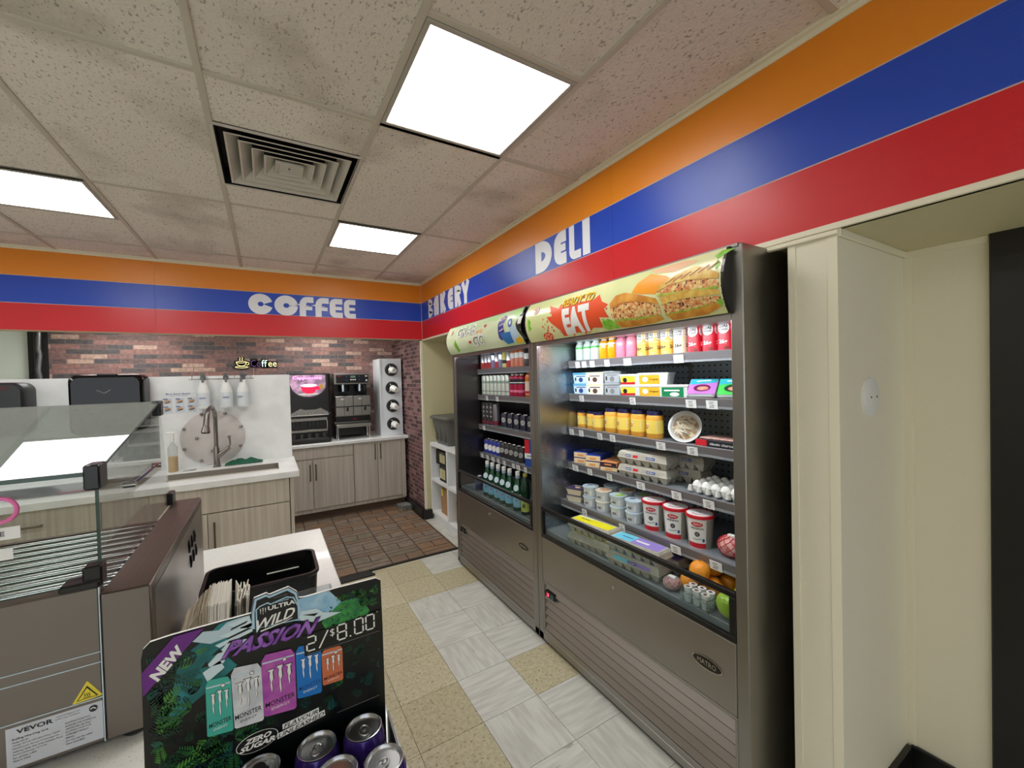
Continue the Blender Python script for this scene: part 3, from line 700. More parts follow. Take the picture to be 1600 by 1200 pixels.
# --- printed curved signs
def sg_ready(mb):
    f = signmap(); f2 = signmap(.002); f3 = signmap(.0028); f4 = signmap(.0036)
    P = lambda pts, m, fn=f: mb.poly(pts, fn, m, .015)
    P([(1.2326, 1.9579), (1.2078, 1.9954), (1.1467, 2.0205), (1.0633, 1.9930), (1.0309, 1.9693), (1.0915, 1.9540), (1.1060, 1.9284), (1.1711, 1.9404)], mat('sg_orange', (250, 160, 30), .35))
    P([(1.15, 2.035), (.99, 2.037), (.93, 2.02), (1.03, 2.0), (1.12, 2.018)], mat('sg_peach', (238, 190, 150), .35))
    LG = mat('sg_green', (120, 190, 40), .4, rgb2=(160, 215, 90), nscale=40)
    P([(0.8545, 2.0056), (0.80, 2.030), (0.845, 2.035), (0.87, 2.02)], LG); P([(0.8545, 2.0056), (.838, 1.985), (0.8523, 1.9653), (.862, 1.985)], LG)
    P([(2.038, 1.9573), (2.0056, 1.9354), (2.012, 1.91), (2.0, 1.895), (2.0156, 1.8859), (2.038, 1.8803)], LG)
    SR = mat('sg_red', (232, 82, 36), .4)
    P([(1.8088, 1.9022), (1.8473, 1.9389), (1.7938, 1.9371), (1.8312, 1.9999), (1.7419, 1.9702), (1.7286, 1.9909), (1.5998, 1.9805), (1.4735, 1.9693), (1.4336, 1.9892), (1.4109, 1.9518), (1.3698, 1.9318), (1.3980, 1.9166), (1.3762, 1.8740), (1.4371, 1.8824), (1.4291, 1.8344), (1.4981, 1.8424), (1.5302, 1.824), (1.6393, 1.8332), (1.7356, 1.824), (1.7465, 1.8561)], SR)
    rr = random.Random(5)
    for i in range(46):
        a = rr.uniform(0, 6.28); r_ = rr.uniform(.9, 1.35); mb.disc(1.60 + .22 * r_ * math.cos(a), min(2.03, max(1.822, 1.9 + .075 * r_ * math.sin(a))), rr.uniform(.002, .008), f, SR, 7)
    Yl = mat('sg_yellow', (250, 196, 20), .4); dkr = mat('sg_darkbrown', (90, 50, 20), .5)
    mb.text('READY TO', ((1.712, 1.9680), (1.466, 1.9680), (1.712, 2.0120)), f2, dkr, .035, .25, .015); mb.text('READY TO', ((1.7147, 1.9697), (1.4686, 1.9697), (1.7147, 2.0140)), f3, Yl, .02, .25, .015)
    mb.text('EAT', ((1.7044, 1.8289), (1.4935, 1.8289), (1.7100, 1.9623)), f3, WHITE, .06, 0, .012)
    BN = mat('sg_bun', (232, 168, 66), .4, rgb2=(206, 132, 42), nscale=18); BNL = mat('sg_toast', (238, 206, 110), .4, rgb2=(222, 170, 70), nscale=30)
    FL = mat('sg_filling', (224, 130, 70), .5, rgb2=(246, 220, 150), nscale=70, speck=((96, 34, 22), 90, .60)); LE = mat('sg_lettuce', (130, 176, 40), .5, rgb2=(196, 214, 90), nscale=60)
    def ruff(x0, x1, za, zb, n, amp, m, fn):
        pts = [(x0 + (x1 - x0) * i / n, za + (zb - za) * i / n + amp * (1 if i % 2 else .3)) for i in range(n + 1)]; pts += [(x1 + (x0 - x1) * i / n, zb + (za - zb) * i / n - amp * (1 if i % 2 else .3)) for i in range(n + 1)]
        mb.poly(pts, fn, m, .015)
    P([(1.3612, 1.9174), (1.2911, 1.9251), (1.2257, 1.9202), (1.1498, 1.9043), (1.0933, 1.8805), (1.0976, 1.8470), (1.1226, 1.8333), (1.2358, 1.8424), (1.3278, 1.8481), (1.3581, 1.8715)], FL)
    ruff(1.35, 1.10, 1.856, 1.842, 22, .006, LE, f2)
    P([(1.3542, 1.8516), (1.2358, 1.8424), (1.1011, 1.8447), (1.0911, 1.8290), (1.1520, 1.8196), (1.2774, 1.8190), (1.3285, 1.8238)], BN, f3)
    P([(1.3608, 1.9303), (1.3243, 1.9625), (1.2731, 1.9656), (1.1938, 1.9446), (1.1065, 1.9113), (1.0966, 1.8868), (1.1498, 1.9043), (1.2257, 1.9202), (1.2911, 1.9251), (1.3524, 1.9095)], BN, f3)
    P([(1.4284, 1.8544), (1.4134, 1.8758), (1.40, 1.865), (1.3857, 1.8704), (1.3453, 1.8504), (1.3287, 1.8203), (1.37, 1.824), (1.4012, 1.8186), (1.4338, 1.8349)], LG, f4)
    P([(1.0987, 1.9441), (1.0509, 1.9514), (0.9566, 1.9533), (0.872, 1.9400), (0.842, 1.927), (0.842, 1.905), (0.8726, 1.9001), (0.9574, 1.9166), (1.0519, 1.9127), (1.0994, 1.9157)], FL)
    ruff(1.10, .845, 1.922, 1.905, 22, .006, LE, f2)
    P([(1.0863, 1.8851), (0.9884, 1.8904), (0.9004, 1.8851), (0.842, 1.8724), (0.842, 1.8475), (0.9013, 1.8393), (0.9897, 1.8315), (1.0739, 1.8324)], FL)
    ruff(1.08, .85, 1.842, 1.852, 20, .005, LE, f2)
    P([(1.0984, 1.9554), (1.0638, 1.9708), (0.9986, 1.9893), (0.9379, 2.0013), (0.8983, 1.9865), (0.842, 1.9531), (0.842, 1.9332), (0.8718, 1.9400), (0.9566, 1.9533), (1.0509, 1.9514), (1.0919, 1.9371)], BNL, f3)
    P([(1.0926, 1.9088), (1.0452, 1.9143), (0.9574, 1.9166), (0.8725, 1.9026), (0.842, 1.8949), (0.842, 1.8803), (0.9004, 1.8851), (0.9884, 1.8904), (1.0795, 1.8839)], BNL, f3)
    P([(1.0736, 1.8436), (0.9895, 1.8422), (0.9011, 1.8494), (0.845, 1.8577), (0.850, 1.8390), (0.9017, 1.8219), (1.0026, 1.8197), (1.0542, 1.8197)], BN, f3)
    br_ = mat('sg_griddle', (176, 104, 34), .5)
    for i in range(6): mb.stroke([(1.06 - i * .035, 1.958 + i * .003), (1.02 - i * .035, 1.975 + i * .004)], .005, f4, br_)
    P([(0.842, 1.8684), (0.838, 1.85), (0.846, 1.84), (.86, 1.855)], LG, f4)
    mb.disc(1.868, 1.836, .045, f2, mat('sg_tomato', (226, 52, 30), .35, rgb2=(240, 120, 80), nscale=40), 22, .022)
    for k in range(6): mb.disc(1.868 + .026 * math.cos(k * 1.05), 1.836 + .012 * math.sin(k * 1.05), .008, f3, mat('sg_seed', (250, 200, 150), .4), 8, .005)
    emblem(mb, 1.9581, 1.9914)
def emblem(mb, y, z):
    f, f2, f3 = signmap(.002), signmap(.0028), signmap(.0034)
    mb.disc(y, z, .030, signmap(.0012), mat('sg_rust', (206, 96, 60), .4), 24, .022); mb.disc(y, z, .026, f2, WHITE, 24, .019)
    mb.stroke([(y - .012, z + .011), (y + .010, z + .011), (y + .010, z + .002), (y - .010, z), (y - .012, z - .008), (y + .012, z - .011)], .005, f3, mat('sg_rust', (206, 96, 60)))
def sg_grab(mb):
    f, f2, f3, f4 = signmap(), signmap(.002), signmap(.0028), signmap(.0036)
    P = lambda pts, m, fn=f: mb.poly(pts, fn, m, .015)
    OL = mat('sg_outline_grey', (86, 90, 92), .4); LG = mat('sg_leaf', (116, 190, 30), .35)
    for t, q in (('GRAB', ((3.09, 1.938), (2.745, 1.938), (3.10, 2.022))), ('GO', ((2.807, 1.846), (2.608, 1.846), (2.812, 1.932)))):
        mb.text(t, q, f2, OL, .05, .12, .012); mb.text(t, tuple((a, b + .0015) for a, b in q), f3, WHITE, .015, .12, .012)
    mb.text('AND', ((2.735, 1.940), (2.626, 1.940), (2.735, 1.966)), f2, mat('sg_orange2', (232, 140, 60), .4), 0, 0, .012)
    for y, z in ((2.60, 1.985), (2.855, 1.89)): mb.disc(y - .01, z, .012, f2, REDINK, 10, .008); mb.disc(y + .01, z, .012, f2, REDINK, 10, .008); mb.poly([(y - .021, z), (y + .021, z), (y, z - .018)], f2, REDINK)
    P([(3.1302, 1.9294), (3.1631, 1.8926), (3.1276, 1.8306), (3.0875, 1.8397), (3.1030, 1.8956)], LG)
    P([(2.62, 2.038), (2.40, 2.038), (2.45, 2.0), (2.56, 2.015)], mat('sg_softgreen', (170, 215, 130), .4)); P([(2.25, 2.038), (2.12, 2.038), (2.16, 1.98), (2.21, 2.0)], mat('sg_softgreen', (170, 215, 130), .4))
    P([(2.4036, 1.9793), (2.3758, 2.0075), (2.3239, 2.0192), (2.2997, 2.0034), (2.3335, 1.9578), (2.3171, 1.9121), (2.3713, 1.8544), (2.4028, 1.8764)], mat('sg_purple', (66, 62, 150), .4))
    for z in (1.99, 1.955, 1.92): mb.stroke([(2.385, z), (2.33, z + .012)], .006, f2, WHITE)
    mb.disc(2.345, 2.0, .02, f2, mat('sg_redcap', (190, 50, 90), .4), 12, .008)
    mb.disc(2.246, 1.96, .026, f2, mat('sg_bluelab', (50, 100, 190), .4), 18, .028); mb.disc(2.246, 1.96, .012, f3, WHITE, 12, .014)
    P([(2.1355, 1.9983), (2.0968, 2.0043), (2.1044, 1.9589), (2.1291, 1.9035), (2.0779, 1.8450), (2.1104, 1.8400), (2.1625, 1.9072), (2.1777, 1.9447)], INK)
    P([(2.10, 1.985), (2.15, 1.985), (2.155, 1.94), (2.115, 1.94)], WHITE, f2)
    P([(2.26, 1.93), (2.18, 1.94), (2.14, 1.84), (2.24, 1.835)], mat('sg_paleblue', (190, 214, 236), .4), f2)
    P([(2.3749, 1.9056), (2.2441, 1.9042), (2.2381, 1.8348), (2.3215, 1.8302), (2.3517, 1.8590)], mat('sg_basket', (40, 120, 196), .4), f3)
    for i in range(5): mb.stroke([(2.35 - i * .022, 1.895), (2.335 - i * .02, 1.84)], .002, f4, mat('sg_basket_dark', (24, 84, 150)))
    P([(2.2113, 1.8523), (2.1422, 1.8636), (2.1274, 1.8270), (2.2013, 1.8243)], mat('sg_yellow', (250, 196, 20), .4), f3)
    emblem(mb, 3.2172, 1.9936)
SG1 = mat('sign_pale_green', (206, 228, 178), .22, rgb2=(232, 240, 206), nscale=3, stretch=(1, 1, 4)); SG2 = mat('sign_pale_yellow', (234, 232, 180), .22, rgb2=(216, 222, 160), nscale=3.5)
c2tags = [[(1.93, 0), (1.87, 0), (1.80, 0), (1.68, 0), (1.53, 1), (1.22, 1)], [(1.90, 0), (1.50, 0), (1.16, 1), (1.06, 1)], [(1.99, 0), (1.90, 0), (1.74, 0), (1.64, 0), (1.32, 1), (1.15, 1)],
          [(1.95, 1), (1.82, 0), (1.66, 0), (1.44, 1), (1.23, 1), (1.07, 1)], [(1.80, 0), (1.51, 0), (1.19, 1), (1.0, 1)]]
C2 = cooler(.79, 2.075, 'tall steel open cooler with READY TO EAT sandwich sign, nearest the camera', True, SG2, sg_ready, [(1.70, 1.62), (1.497, 1.62), (1.288, 1.61), (1.072, 1.60), (.852, 1.535)], c2tags)
c1tags = [[], [(3.1, 0), (2.92, 0)], [(3.17, 0)], [(3.22, 0), (3.12, 0), (3.02, 1), (2.93, 0), (2.83, 0), (2.69, 0), (2.62, 1), (2.52, 0)]]
C1 = cooler(2.08, 3.33, 'tall steel open drinks cooler with green GRAB AND GO sign, farther away', False, SG1, sg_grab, [(1.685, 1.60), (1.462, 1.60), (1.203, 1.60), (.955, 1.60)], c1tags)

# ------------------------------------------------------------------ packaging builders (front faces local +X)
LIDW = mat('white_lid', (238, 240, 240), .35); ALU = mat('can_aluminium', (196, 198, 200), .25, metal=1)
def can(name, lab, grp, r, h, body, deco=None, cat='drink can'):
    o = thing(name, lab, cat, group=grp); b = MB()
    b.lathe([(0, .003), (r * .72, .002), (r * .80, 0), (r, r * .28), (r, h - r * .42), (r * .84, h - r * .10), (r * .86, h - .002)], body, n=24, mats=[ALU, ALU, ALU, body, body, ALU], cap=False)
    if deco: deco(b, r, h)
    b.build('body', o)
    l = MB(); l.lathe([(r * .86, h - .002), (r * .88, h), (r * .84, h + .0004), (r * .80, h - .004), (r * .76, h - .0058), (r * .71, h - .0042), (0, h - .0042)], ALU, n=28, cap=False)
    l.tube([(r * (.12 + .34 * math.cos(q_)), r * .24 * math.sin(q_), h - .0030) for q_ in [k_ * math.pi / 8 for k_ in range(16)]], r * .055, ALU, 6, close=True); l.lathe([(r * .12, h - .004), (r * .10, h - .0022), (0, h - .002)], ALU, n=12, cap=False); l.build('lid', o); return o
def bottle(name, lab, grp, r, h, liquid, cap, label=None, neck=.4, sh=.72, lz=(.25, .62), deco=None, capm=None, cat='bottle', nr=.38):
    o = thing(name, lab, cat, group=grp); b = MB()
    prof = [(0, 0), (r * .85, 0), (r, r * .2), (r, h * sh)] + [(r * (nr + (1 - nr) * math.cos(t * math.pi / 8) ** 1.2), h * sh + h * (.92 - sh) * math.sin(t * math.pi / 8)) for t in (1, 2, 3)] + [(r * nr, h * .92), (r * nr, h * .94)]
    b.lathe(prof, liquid, n=22, cap=False); b.build('body', o)
    c = MB(); c.lathe([(r * nr * 1.15, h * .93), (r * nr * 1.15, h), (0, h)], cap, n=18); c.build('cap', o)
    if label is not None:
        l = MB(); l.lathe([(r * 1.012, h * lz[0]), (r * 1.012, h * lz[1])], label, n=24, cap=False)
        if deco: deco(l, r * 1.012, h)
        l.build('label', o)
    return o
def tub(name, lab, grp, r, h, body, lid, deco=None, liddeco=None, taper=.82, cat='yogurt tub', ring=None):
    o = thing(name, lab, cat, group=grp); b = MB(); rb = r * taper
    b.lathe([(0, 0), (rb, 0), (r * .97, h * .93)], body, n=28, cap=False)
    if deco: deco(b, rb, r, h)
    b.build('cup', o)
    l = MB(); l.lathe([(r * .97, h * .90), (r * 1.03, h * .90), (r * 1.03, h * .985), (r * .96, h), (r * .92, h * .985), (0, h * .985)], lid, n=28, mats=[ring or lid] * 4 + [lid], cap=False)
    if liddeco: liddeco(l, r, h * .985 + .0006)
    l.build('lid', o); return o
def top(z): return lambda u, v: (-v, u, z)      # lettering read by someone standing in front (+X)

TOW = math.radians(205)
# --- cooler 2, shelf 1: protein shakes and juices
GRC = mat('green_clear', (196, 224, 206), .12, spec=.6); GRN = mat('label_green', (60, 170, 70), .4); CLR = mat('clear_water', (205, 222, 216), .1, spec=.8)
CAPW = mat('cap_white', (232, 236, 236), .4)
x1 = 1.675
k = bottle('juice_bottle', '', 'bottles with green bands', .031, .118, CLR, CAPW, GRN, lz=(.62, .72), sh=.66, nr=.55)
row(k, [(x1, y, 1.70) for y in (1.965, 1.895, 1.826)], 'clear water bottle with green band, {} of {} on top shelf', TOW)
k = bottle('juice_bottle', '', 'orange drinks', .030, .118, mat('orange_drink', (232, 160, 20), .15), CAPW, CLR, lz=(.70, .78), sh=.66, nr=.55)
row(k, [(x1, y, 1.70) for y in (1.755, 1.690)], 'small bottle of orange drink, {} of {}, right of the green banded bottles', TOW)
k = bottle('juice_bottle', '', 'pink drinks', .033, .125, mat('pink_drink', (226, 140, 162), .15), CAPW, mat('pink_label', (216, 120, 148), .4), lz=(.3, .58), sh=.66, nr=.55)
row(k, [(x1, y, 1.70) for y in (1.620, 1.548)], 'pink drink bottle, {} of {} on top shelf before the shakes', TOW)
def core(bodyc, numc, boxm):
    def d(l, r, h):
        for a in (-.55, 1.05):
            f = cm(r, dr=.0006); f2 = cm(r, dr=.0012)
            u0 = a * r
            l.disc(u0, h * .57, .024, f, WHITE, 22, .025, .012)
            l.text('CORE', ((u0 - .018, h * .575), (u0 + .018, h * .575), (u0 - .018, h * .575 + .014)), f2, INK, .03); l.text('POWER', ((u0 - .018, h * .50), (u0 + .018, h * .50), (u0 - .018, h * .50 + .009)), f2, INK, .02)
            l.text('26g', ((u0 - .018, h * .16), (u0 + .016, h * .16), (u0 - .018, h * .16 + .022)), f2, numc, .03)
            l.disc(u0 + .012, h * .08, .010, f2, boxm, 10, .007)
        l.lathe([(r + .0003, h * .38), (r + .0003, h * .42)], bodyc, n=24, cap=False)
    return d
GLD, RDB, CRB = mat('shake_gold', (232, 172, 70), .35), mat('shake_red', (196, 20, 44), .35), mat('shake_cream', (226, 214, 180), .35)
BGR = mat('shake_band', (120, 40, 40), .5)
k = bottle('protein_shake', '', 'golden protein shakes', .033, .172, GLD, GLD, GLD, lz=(.03, .80), sh=.80, deco=core(mat('band_y', (238, 206, 120), .4), INK, mat('pale_yellow', (240, 220, 140))), nr=.72)
row(k, [(x1, y, 1.70) for y in (1.470, 1.396, 1.322)], 'golden CORE POWER 26g shake bottle, {} of {}', TOW)
k = bottle('protein_shake', 'single cream CORE POWER 26g shake between gold and red ones', None, .033, .172, CRB, GREY, CRB, lz=(.03, .80), sh=.80, deco=core(CRB, INK, CRB), nr=.72)
k.location = (x1, 1.248, 1.70); k.rotation_euler = (0, 0, TOW + .35)
k = bottle('protein_shake', '', 'red protein shakes', .033, .172, RDB, mat('cap_dark', (60, 50, 55), .4), RDB, lz=(.03, .80), sh=.80, deco=core(RDB, WHITE, BGR), nr=.72)
row(k, [(x1, y, 1.70) for y in (1.172, 1.098, 1.026, .954)], 'red CORE POWER 26g shake bottle, {} of {}', TOW + .3)

# --- shelf 2: dips, spreads, snack kits
z2 = 1.497
def boxtub(name, lab, grp, w, d, h, body, lid, deco, cat='food tub'):
    o = thing(name, lab, cat, group=grp); b = MB(); t = .9
    vs = []
    for z, k_ in ((0, t), (h * .82, 1)):
        for sx, sy in ((-1, -1), (1, -1), (1, 1), (-1, 1)): vs.append((sx * d / 2 * k_, sy * w / 2 * k_, z))
    b.add(vs, [(3, 2, 1, 0), (0, 1, 5, 4), (1, 2, 6, 5), (2, 3, 7, 6), (3, 0, 4, 7)], body); deco(b, d / 2, w, h); b.build('tub', o)
    l = MB(); l.box(-d / 2 - .003, -w / 2 - .003, h * .82, d / 2 + .003, w / 2 + .003, h, lid, .003); l.build('lid', o); return o
def dip(mc, dc, word=None):
    def d(b, x, w, h):
        f = lambda u, v: (x * (.9 + .1 * v / (h * .82)) + .0008, u, v); f2 = lambda u, v: (x * (.9 + .1 * v / (h * .82)) + .0014, u, v)
        b.rect(-w * .42, h * .06, w * .42, h * .76, f, mc); b.disc(0, h * .34, w * .14, f2, dc, 16, h * .22); b.rect(-w * .3, h * .62, w * .3, h * .70, f2, dc)
        b.disc(-w * .34, h * .4, w * .05, f2, INK, 10, h * .2)
    return d
PB, NB = mat('pack_pale_blue', (170, 210, 236), .4), mat('pack_navy', (40, 70, 140), .4); LBL = mat('lid_blue', (90, 170, 214), .35)
def stack2(kind, x, y, z, h, rot, labs):
    kind.location = (x, y, z); kind.rotation_euler = (0, 0, rot); kind['label'] = labs[0]
    return [kind, dup(kind, (x, y, z + h), rot, labs[1])]
A2 = math.radians(200)
stack2(boxtub('spread_tub', '', 'spread tubs', .105, .09, .066, PB, LBL, dip(mat('lab_iceblue', (206, 228, 240), .4), NB)), 1.69, 1.955, z2, .0665, A2, ['light blue spread tub at bottom of leftmost stack, second shelf', 'light blue spread tub on top of leftmost stack, second shelf'])
stack2(boxtub('spread_tub', '', 'spread tubs', .11, .09, .066, WHITE, mat('lid_cream', (238, 228, 190), .35), dip(mat('lab_cream', (240, 236, 220), .4), mat('brown_ink', (90, 60, 50), .4))), 1.69, 1.830, z2, .0665, A2, ['white spread tub with brown seal at bottom of its stack', 'white spread tub with brown seal on top of its stack'])
CLT = glass('clear_tub', (215, 222, 228), fog=.45, rough=.1)
stack2(boxtub('food_tub', '', 'clear dip tubs', .10, .09, .068, CLT, CLT, dip(mat('lab_grey', (170, 176, 182), .4), GREY)), 1.70, 1.700, z2, .0685, A2, ['grey clear dip tub at bottom, right of white spread tubs', 'grey clear dip tub on top, right of white spread tubs'])
def slab(mc, dc, tx):
    def d(b, x, w, h):
        f = lambda u, v: (x * (.9 + .1 * v / (h * .82)) + .0008, u, v); f2 = lambda u, v: (x * (.9 + .1 * v / (h * .82)) + .0014, u, v)
        b.rect(-w * .46, h * .06, w * .22, h * .80, f, mc); b.disc(-w * .26, h * .45, w * .10, f2, dc, 16, h * .22)
        if tx: b.text(tx, ((-w * .12, h * .34), (w * .18, h * .34), (-w * .12, h * .52)), f2, INK, .02)
        else: b.rect(-w * .46, h * .06, w * .22, h * .26, f2, REDINK)
    return d
TRW = mat('tub_translucent', (222, 226, 224), .3)
stack2(boxtub('dip_tub', '', 'yellow label tubs', .115, .10, .058, TRW, LIDW, slab(mat('lab_yellow', (236, 206, 60), .4), INK, None)), 1.70, 1.563, z2, .0585, A2, ['clear tub with yellow and red label, bottom of stack', 'clear tub with yellow and red label, top of stack'])
stack2(boxtub('dip_tub', '', 'orange label tubs', .15, .11, .060, TRW, LIDW, slab(mat('lab_orange', (240, 176, 40), .4), WHITE, 'Original')), 1.705, 1.418, z2, .0605, A2, ['wide tub with orange Original label, bottom of stack', 'wide tub with orange Original label, top of stack'])
o = boxtub('dip_tub', 'low white tub with green sleeve beside the snack trays', None, .12, .10, .060, TRW, LIDW, lambda b, x, w, h: (b.rect(-w * .5, 0, w * .35, h * .8, lambda u, v: (x * (.9 + .1 * v / (h * .82)) + .0008, u, v), mat('sleeve_green', (20, 130, 80), .4)), b.disc(0, h * .25, .022, lambda u, v: (x * (.9 + .1 * v / (h * .82)) + .0016, u, v), WHITE, 16, .010), b.rect(-w * .4, h * .5, w * .2, h * .62, lambda u, v: (x * (.9 + .1 * v / (h * .82)) + .0016, u, v), WHITE)))
o.location = (1.70, 1.290, z2); o.rotation_euler = (0, 0, A2)
def traykit(lab, c1, c2, c3, loc):
    o = thing('snack_tray', lab, 'snack tray', group='snack lunch trays'); b = MB(); T = Matrix.Translation((0, 0, .050)) @ Matrix.Rotation(math.radians(38), 4, 'Y')
    b.box(-.055, -.06, -.018, .055, .06, .003, TRW, .010, M=T); b.box(-.05, -.052, -.034, .05, .052, -.012, mat('ham', (222, 170, 140), .5), .012, M=T); b.build('tray', o)
    f = MB(); g_ = lambda off: (lambda u, v: tuple(T @ Vector((-v, u, .0035 + off))))
    f.poly([(-.058, -.052), (.058, -.052), (.06, .052), (-.06, .052)], g_(0), c1); f.poly([(-.058, .012), (.058, .026), (.058, .052), (-.058, .052)], g_(.0006), c2)
    f.disc(0, -.012, .036, g_(.0012), c3, 18, .024); f.disc(.004, -.016, .024, g_(.0018), mat('ham_pink', (226, 160, 140), .5, rgb2=(200, 120, 96), nscale=60), 16, .014)
    f.stroke([(-.03, .034), (.03, .040)], .008, g_(.002), WHITE); f.build('film', o); o.location = loc; o.rotation_euler = (0, 0, A2); return o
traykit('tilted snack tray with purple and teal film, second shelf', mat('film_violet', (190, 120, 200), .3), mat('film_teal', (60, 180, 196), .3), mat('film_plum', (110, 30, 80), .4), (1.69, 1.150, z2))
traykit('tilted snack tray with green film against the cooler side', mat('film_green', (80, 200, 90), .3), mat('film_teal', (60, 180, 196)), mat('film_dark', (30, 60, 40), .4), (1.69, 1.005, z2))

# --- shelf 3: mustard jars, noodle bowl, meat pack
z3 = 1.288
NAVY = mat('navy_lid', (34, 30, 70), .35)
MUS = mat('mustard_glass', (226, 160, 60), .18); LAB = mat('mustard_label', (238, 208, 92), .4)
def jardeco(b, r, h):
    f, f2 = cm(r, dr=.0006), cm(r, dr=.0012); b.rect(-.014, h * .28, .026, h * .62, f, mat('barcode_white', (190, 200, 210), .4)); b.disc(-.030, h * .45, .010, f, REDINK, 12, .012)
    b.stroke([(-.03, h * .52), (-.018, h * .56)], .006, f2, WHITE)
def jar(r, h, grp):
    o = thing('mustard_jar', '', 'jar', group=grp); b = MB()
    b.lathe([(0, 0), (r * .92, 0), (r, r * .12), (r, h * .80), (r * .86, h * .86)], MUS, n=24, cap=False); b.build('glass_body', o)
    l = MB(); l.lathe([(r * 1.008, h * .20), (r * 1.008, h * .68)], LAB, n=24, cap=False); jardeco(l, r * 1.008, h); l.build('label', o)
    c = MB(); c.lathe([(r * .86, h * .85), (r * .90, h * .86), (r * .90, h * .985), (r * .84, h), (0, h)], NAVY, n=24, cap=False); c.build('lid', o); return o
k = jar(.036, .108, 'small mustard jars'); row(k, [(1.70, 1.985, z3), (1.69, 1.885, z3), (1.66, 1.800, z3)], 'small mustard jar, {} of {} on third shelf', A2)
k = jar(.042, .137, 'large mustard jars'); row(k, [(1.665, y, z3) for y in (1.695, 1.600, 1.502, 1.400)], 'large mustard jar, {} of {} on third shelf', A2)
o = thing('noodle_bowl', 'white plastic bowl of noodles propped up on its edge', 'bowl', (1.675, 1.235, z3)); b = MB()
T = Matrix.Translation((0, 0, .072)) @ Matrix.Rotation(math.radians(200), 4, 'Z') @ Matrix.Rotation(math.radians(68), 4, 'Y')
b.lathe([(0, -.045), (.048, -.045), (.068, 0), (.076, .002), (.076, .006), (.066, .005), (.058, -.012)], WHITE, n=32, M=T, cap=False); b.build('bowl', o)
b = MB(); b.lathe([(.060, -.012), (.03, -.004), (0, -.002)], mat('noodles', (226, 208, 168), .5, rgb2=(160, 110, 60), nscale=45, bump=.6, bscale=60), n=24, M=T, cap=False)
rn = random.Random(2)
for i in range(16):
    a, r_ = rn.uniform(0, 6.28), rn.uniform(.005, .045); p0 = Vector((r_ * math.cos(a), r_ * math.sin(a), .002)); d_ = Vector((rn.uniform(-1, 1), rn.uniform(-1, 1), 0)).normalized() * .022
    b.tube([p0 - d_, p0 + Vector((0, 0, .004)), p0 + d_], .0022, mat('noodle_strand', (236, 222, 190), .4), 6, M=T)
b.build('noodles', o); b = MB(); b.lathe([(.072, .008), (.03, .013), (0, .014)], glass('film_clear', (240, 242, 244), fog=.06), n=24, M=T, cap=False); b.build('film', o)
o = thing('meat_pack', 'flat black and red charcuterie box lying right of the bowl', 'food package', (1.72, 1.05, z3)); b = MB()
T = Matrix.Rotation(math.radians(180), 4, 'Z'); b.box(-.07, -.11, 0, .075, .11, .030, INK, .002, M=T); f = lambda u, v: tuple(T @ Vector((.0757, u, v))); f2 = lambda u, v: tuple(T @ Vector((.0763, u, v)))
b.rect(-.11, .001, -.055, .029, f, REDINK); b.text('classic charcuterie', ((-.04, .009), (.10, .009), (-.04, .019)), f2, WHITE, .01); b.build('box', o)
b = MB(); b.box(-.05, -.10, .030, .06, .10, .036, mat('cured_meat', (222, 190, 180), .35, rgb2=(190, 130, 120), nscale=60), .002, M=T); b.build('window', o)

# --- shelf 4: wrapped packs, egg cartons, egg flat
z4 = 1.072
BLW, CRP, ORP, DKP = mat('pack_blue', (36, 60, 160), .35), mat('pack_cream', (232, 206, 160), .45), mat('pack_orange', (226, 150, 90), .45), mat('pack_dark', (50, 36, 60), .4)
def pack(lab, grp, m, m2, loc, rot, h=.036, w=.10):
    o = thing('wrapped_pack', lab, 'food package', loc, rot, grp); b = MB(); b.box(-.09, -w / 2, 0, .07, w / 2, h, m, .005)
    f = lambda u, v: (.0706, u, v); b.rect(-w * .46, .003, w * .46, h - .003, f, m2); f2 = lambda u, v: (.0712, u, v); b.rect(-w * .2, h * .3, w * .2, h * .6, f2, ORP)
    b.stroke([(-w * .3, .0), (w * .35, .012)], .012, top(h + .0006), WHITE); b.build('pack', o); return o
pack('blue wrapped pack lowest in left stack of fourth shelf', 'blue packs', BLW, CRP, (1.70, 1.965, z4), A2); pack('blue wrapped pack on top of left stack, fourth shelf', 'blue packs', BLW, CRP, (1.70, 1.965, z4 + .0365), A2)
pack('blue wrapped pack lowest in second stack of fourth shelf', 'blue packs', BLW, CRP, (1.685, 1.843, z4), A2); pack('blue wrapped pack on top of second stack, fourth shelf', 'blue packs', BLW, CRP, (1.685, 1.843, z4 + .0365), A2 + .05)
pack('dark and orange pack lying low before the egg cartons', 'orange packs', DKP, CRP, (1.69, 1.715, z4), A2, .026, .11); pack('dark and orange pack on top, before the egg cartons', 'orange packs', ORP, DKP, (1.69, 1.715, z4 + .0265), A2 - .06, .026, .11)
PULP = mat('egg_carton_pulp', (186, 182, 170), .85, bump=.4, bscale=220, rgb2=(172, 168, 156), nscale=25)
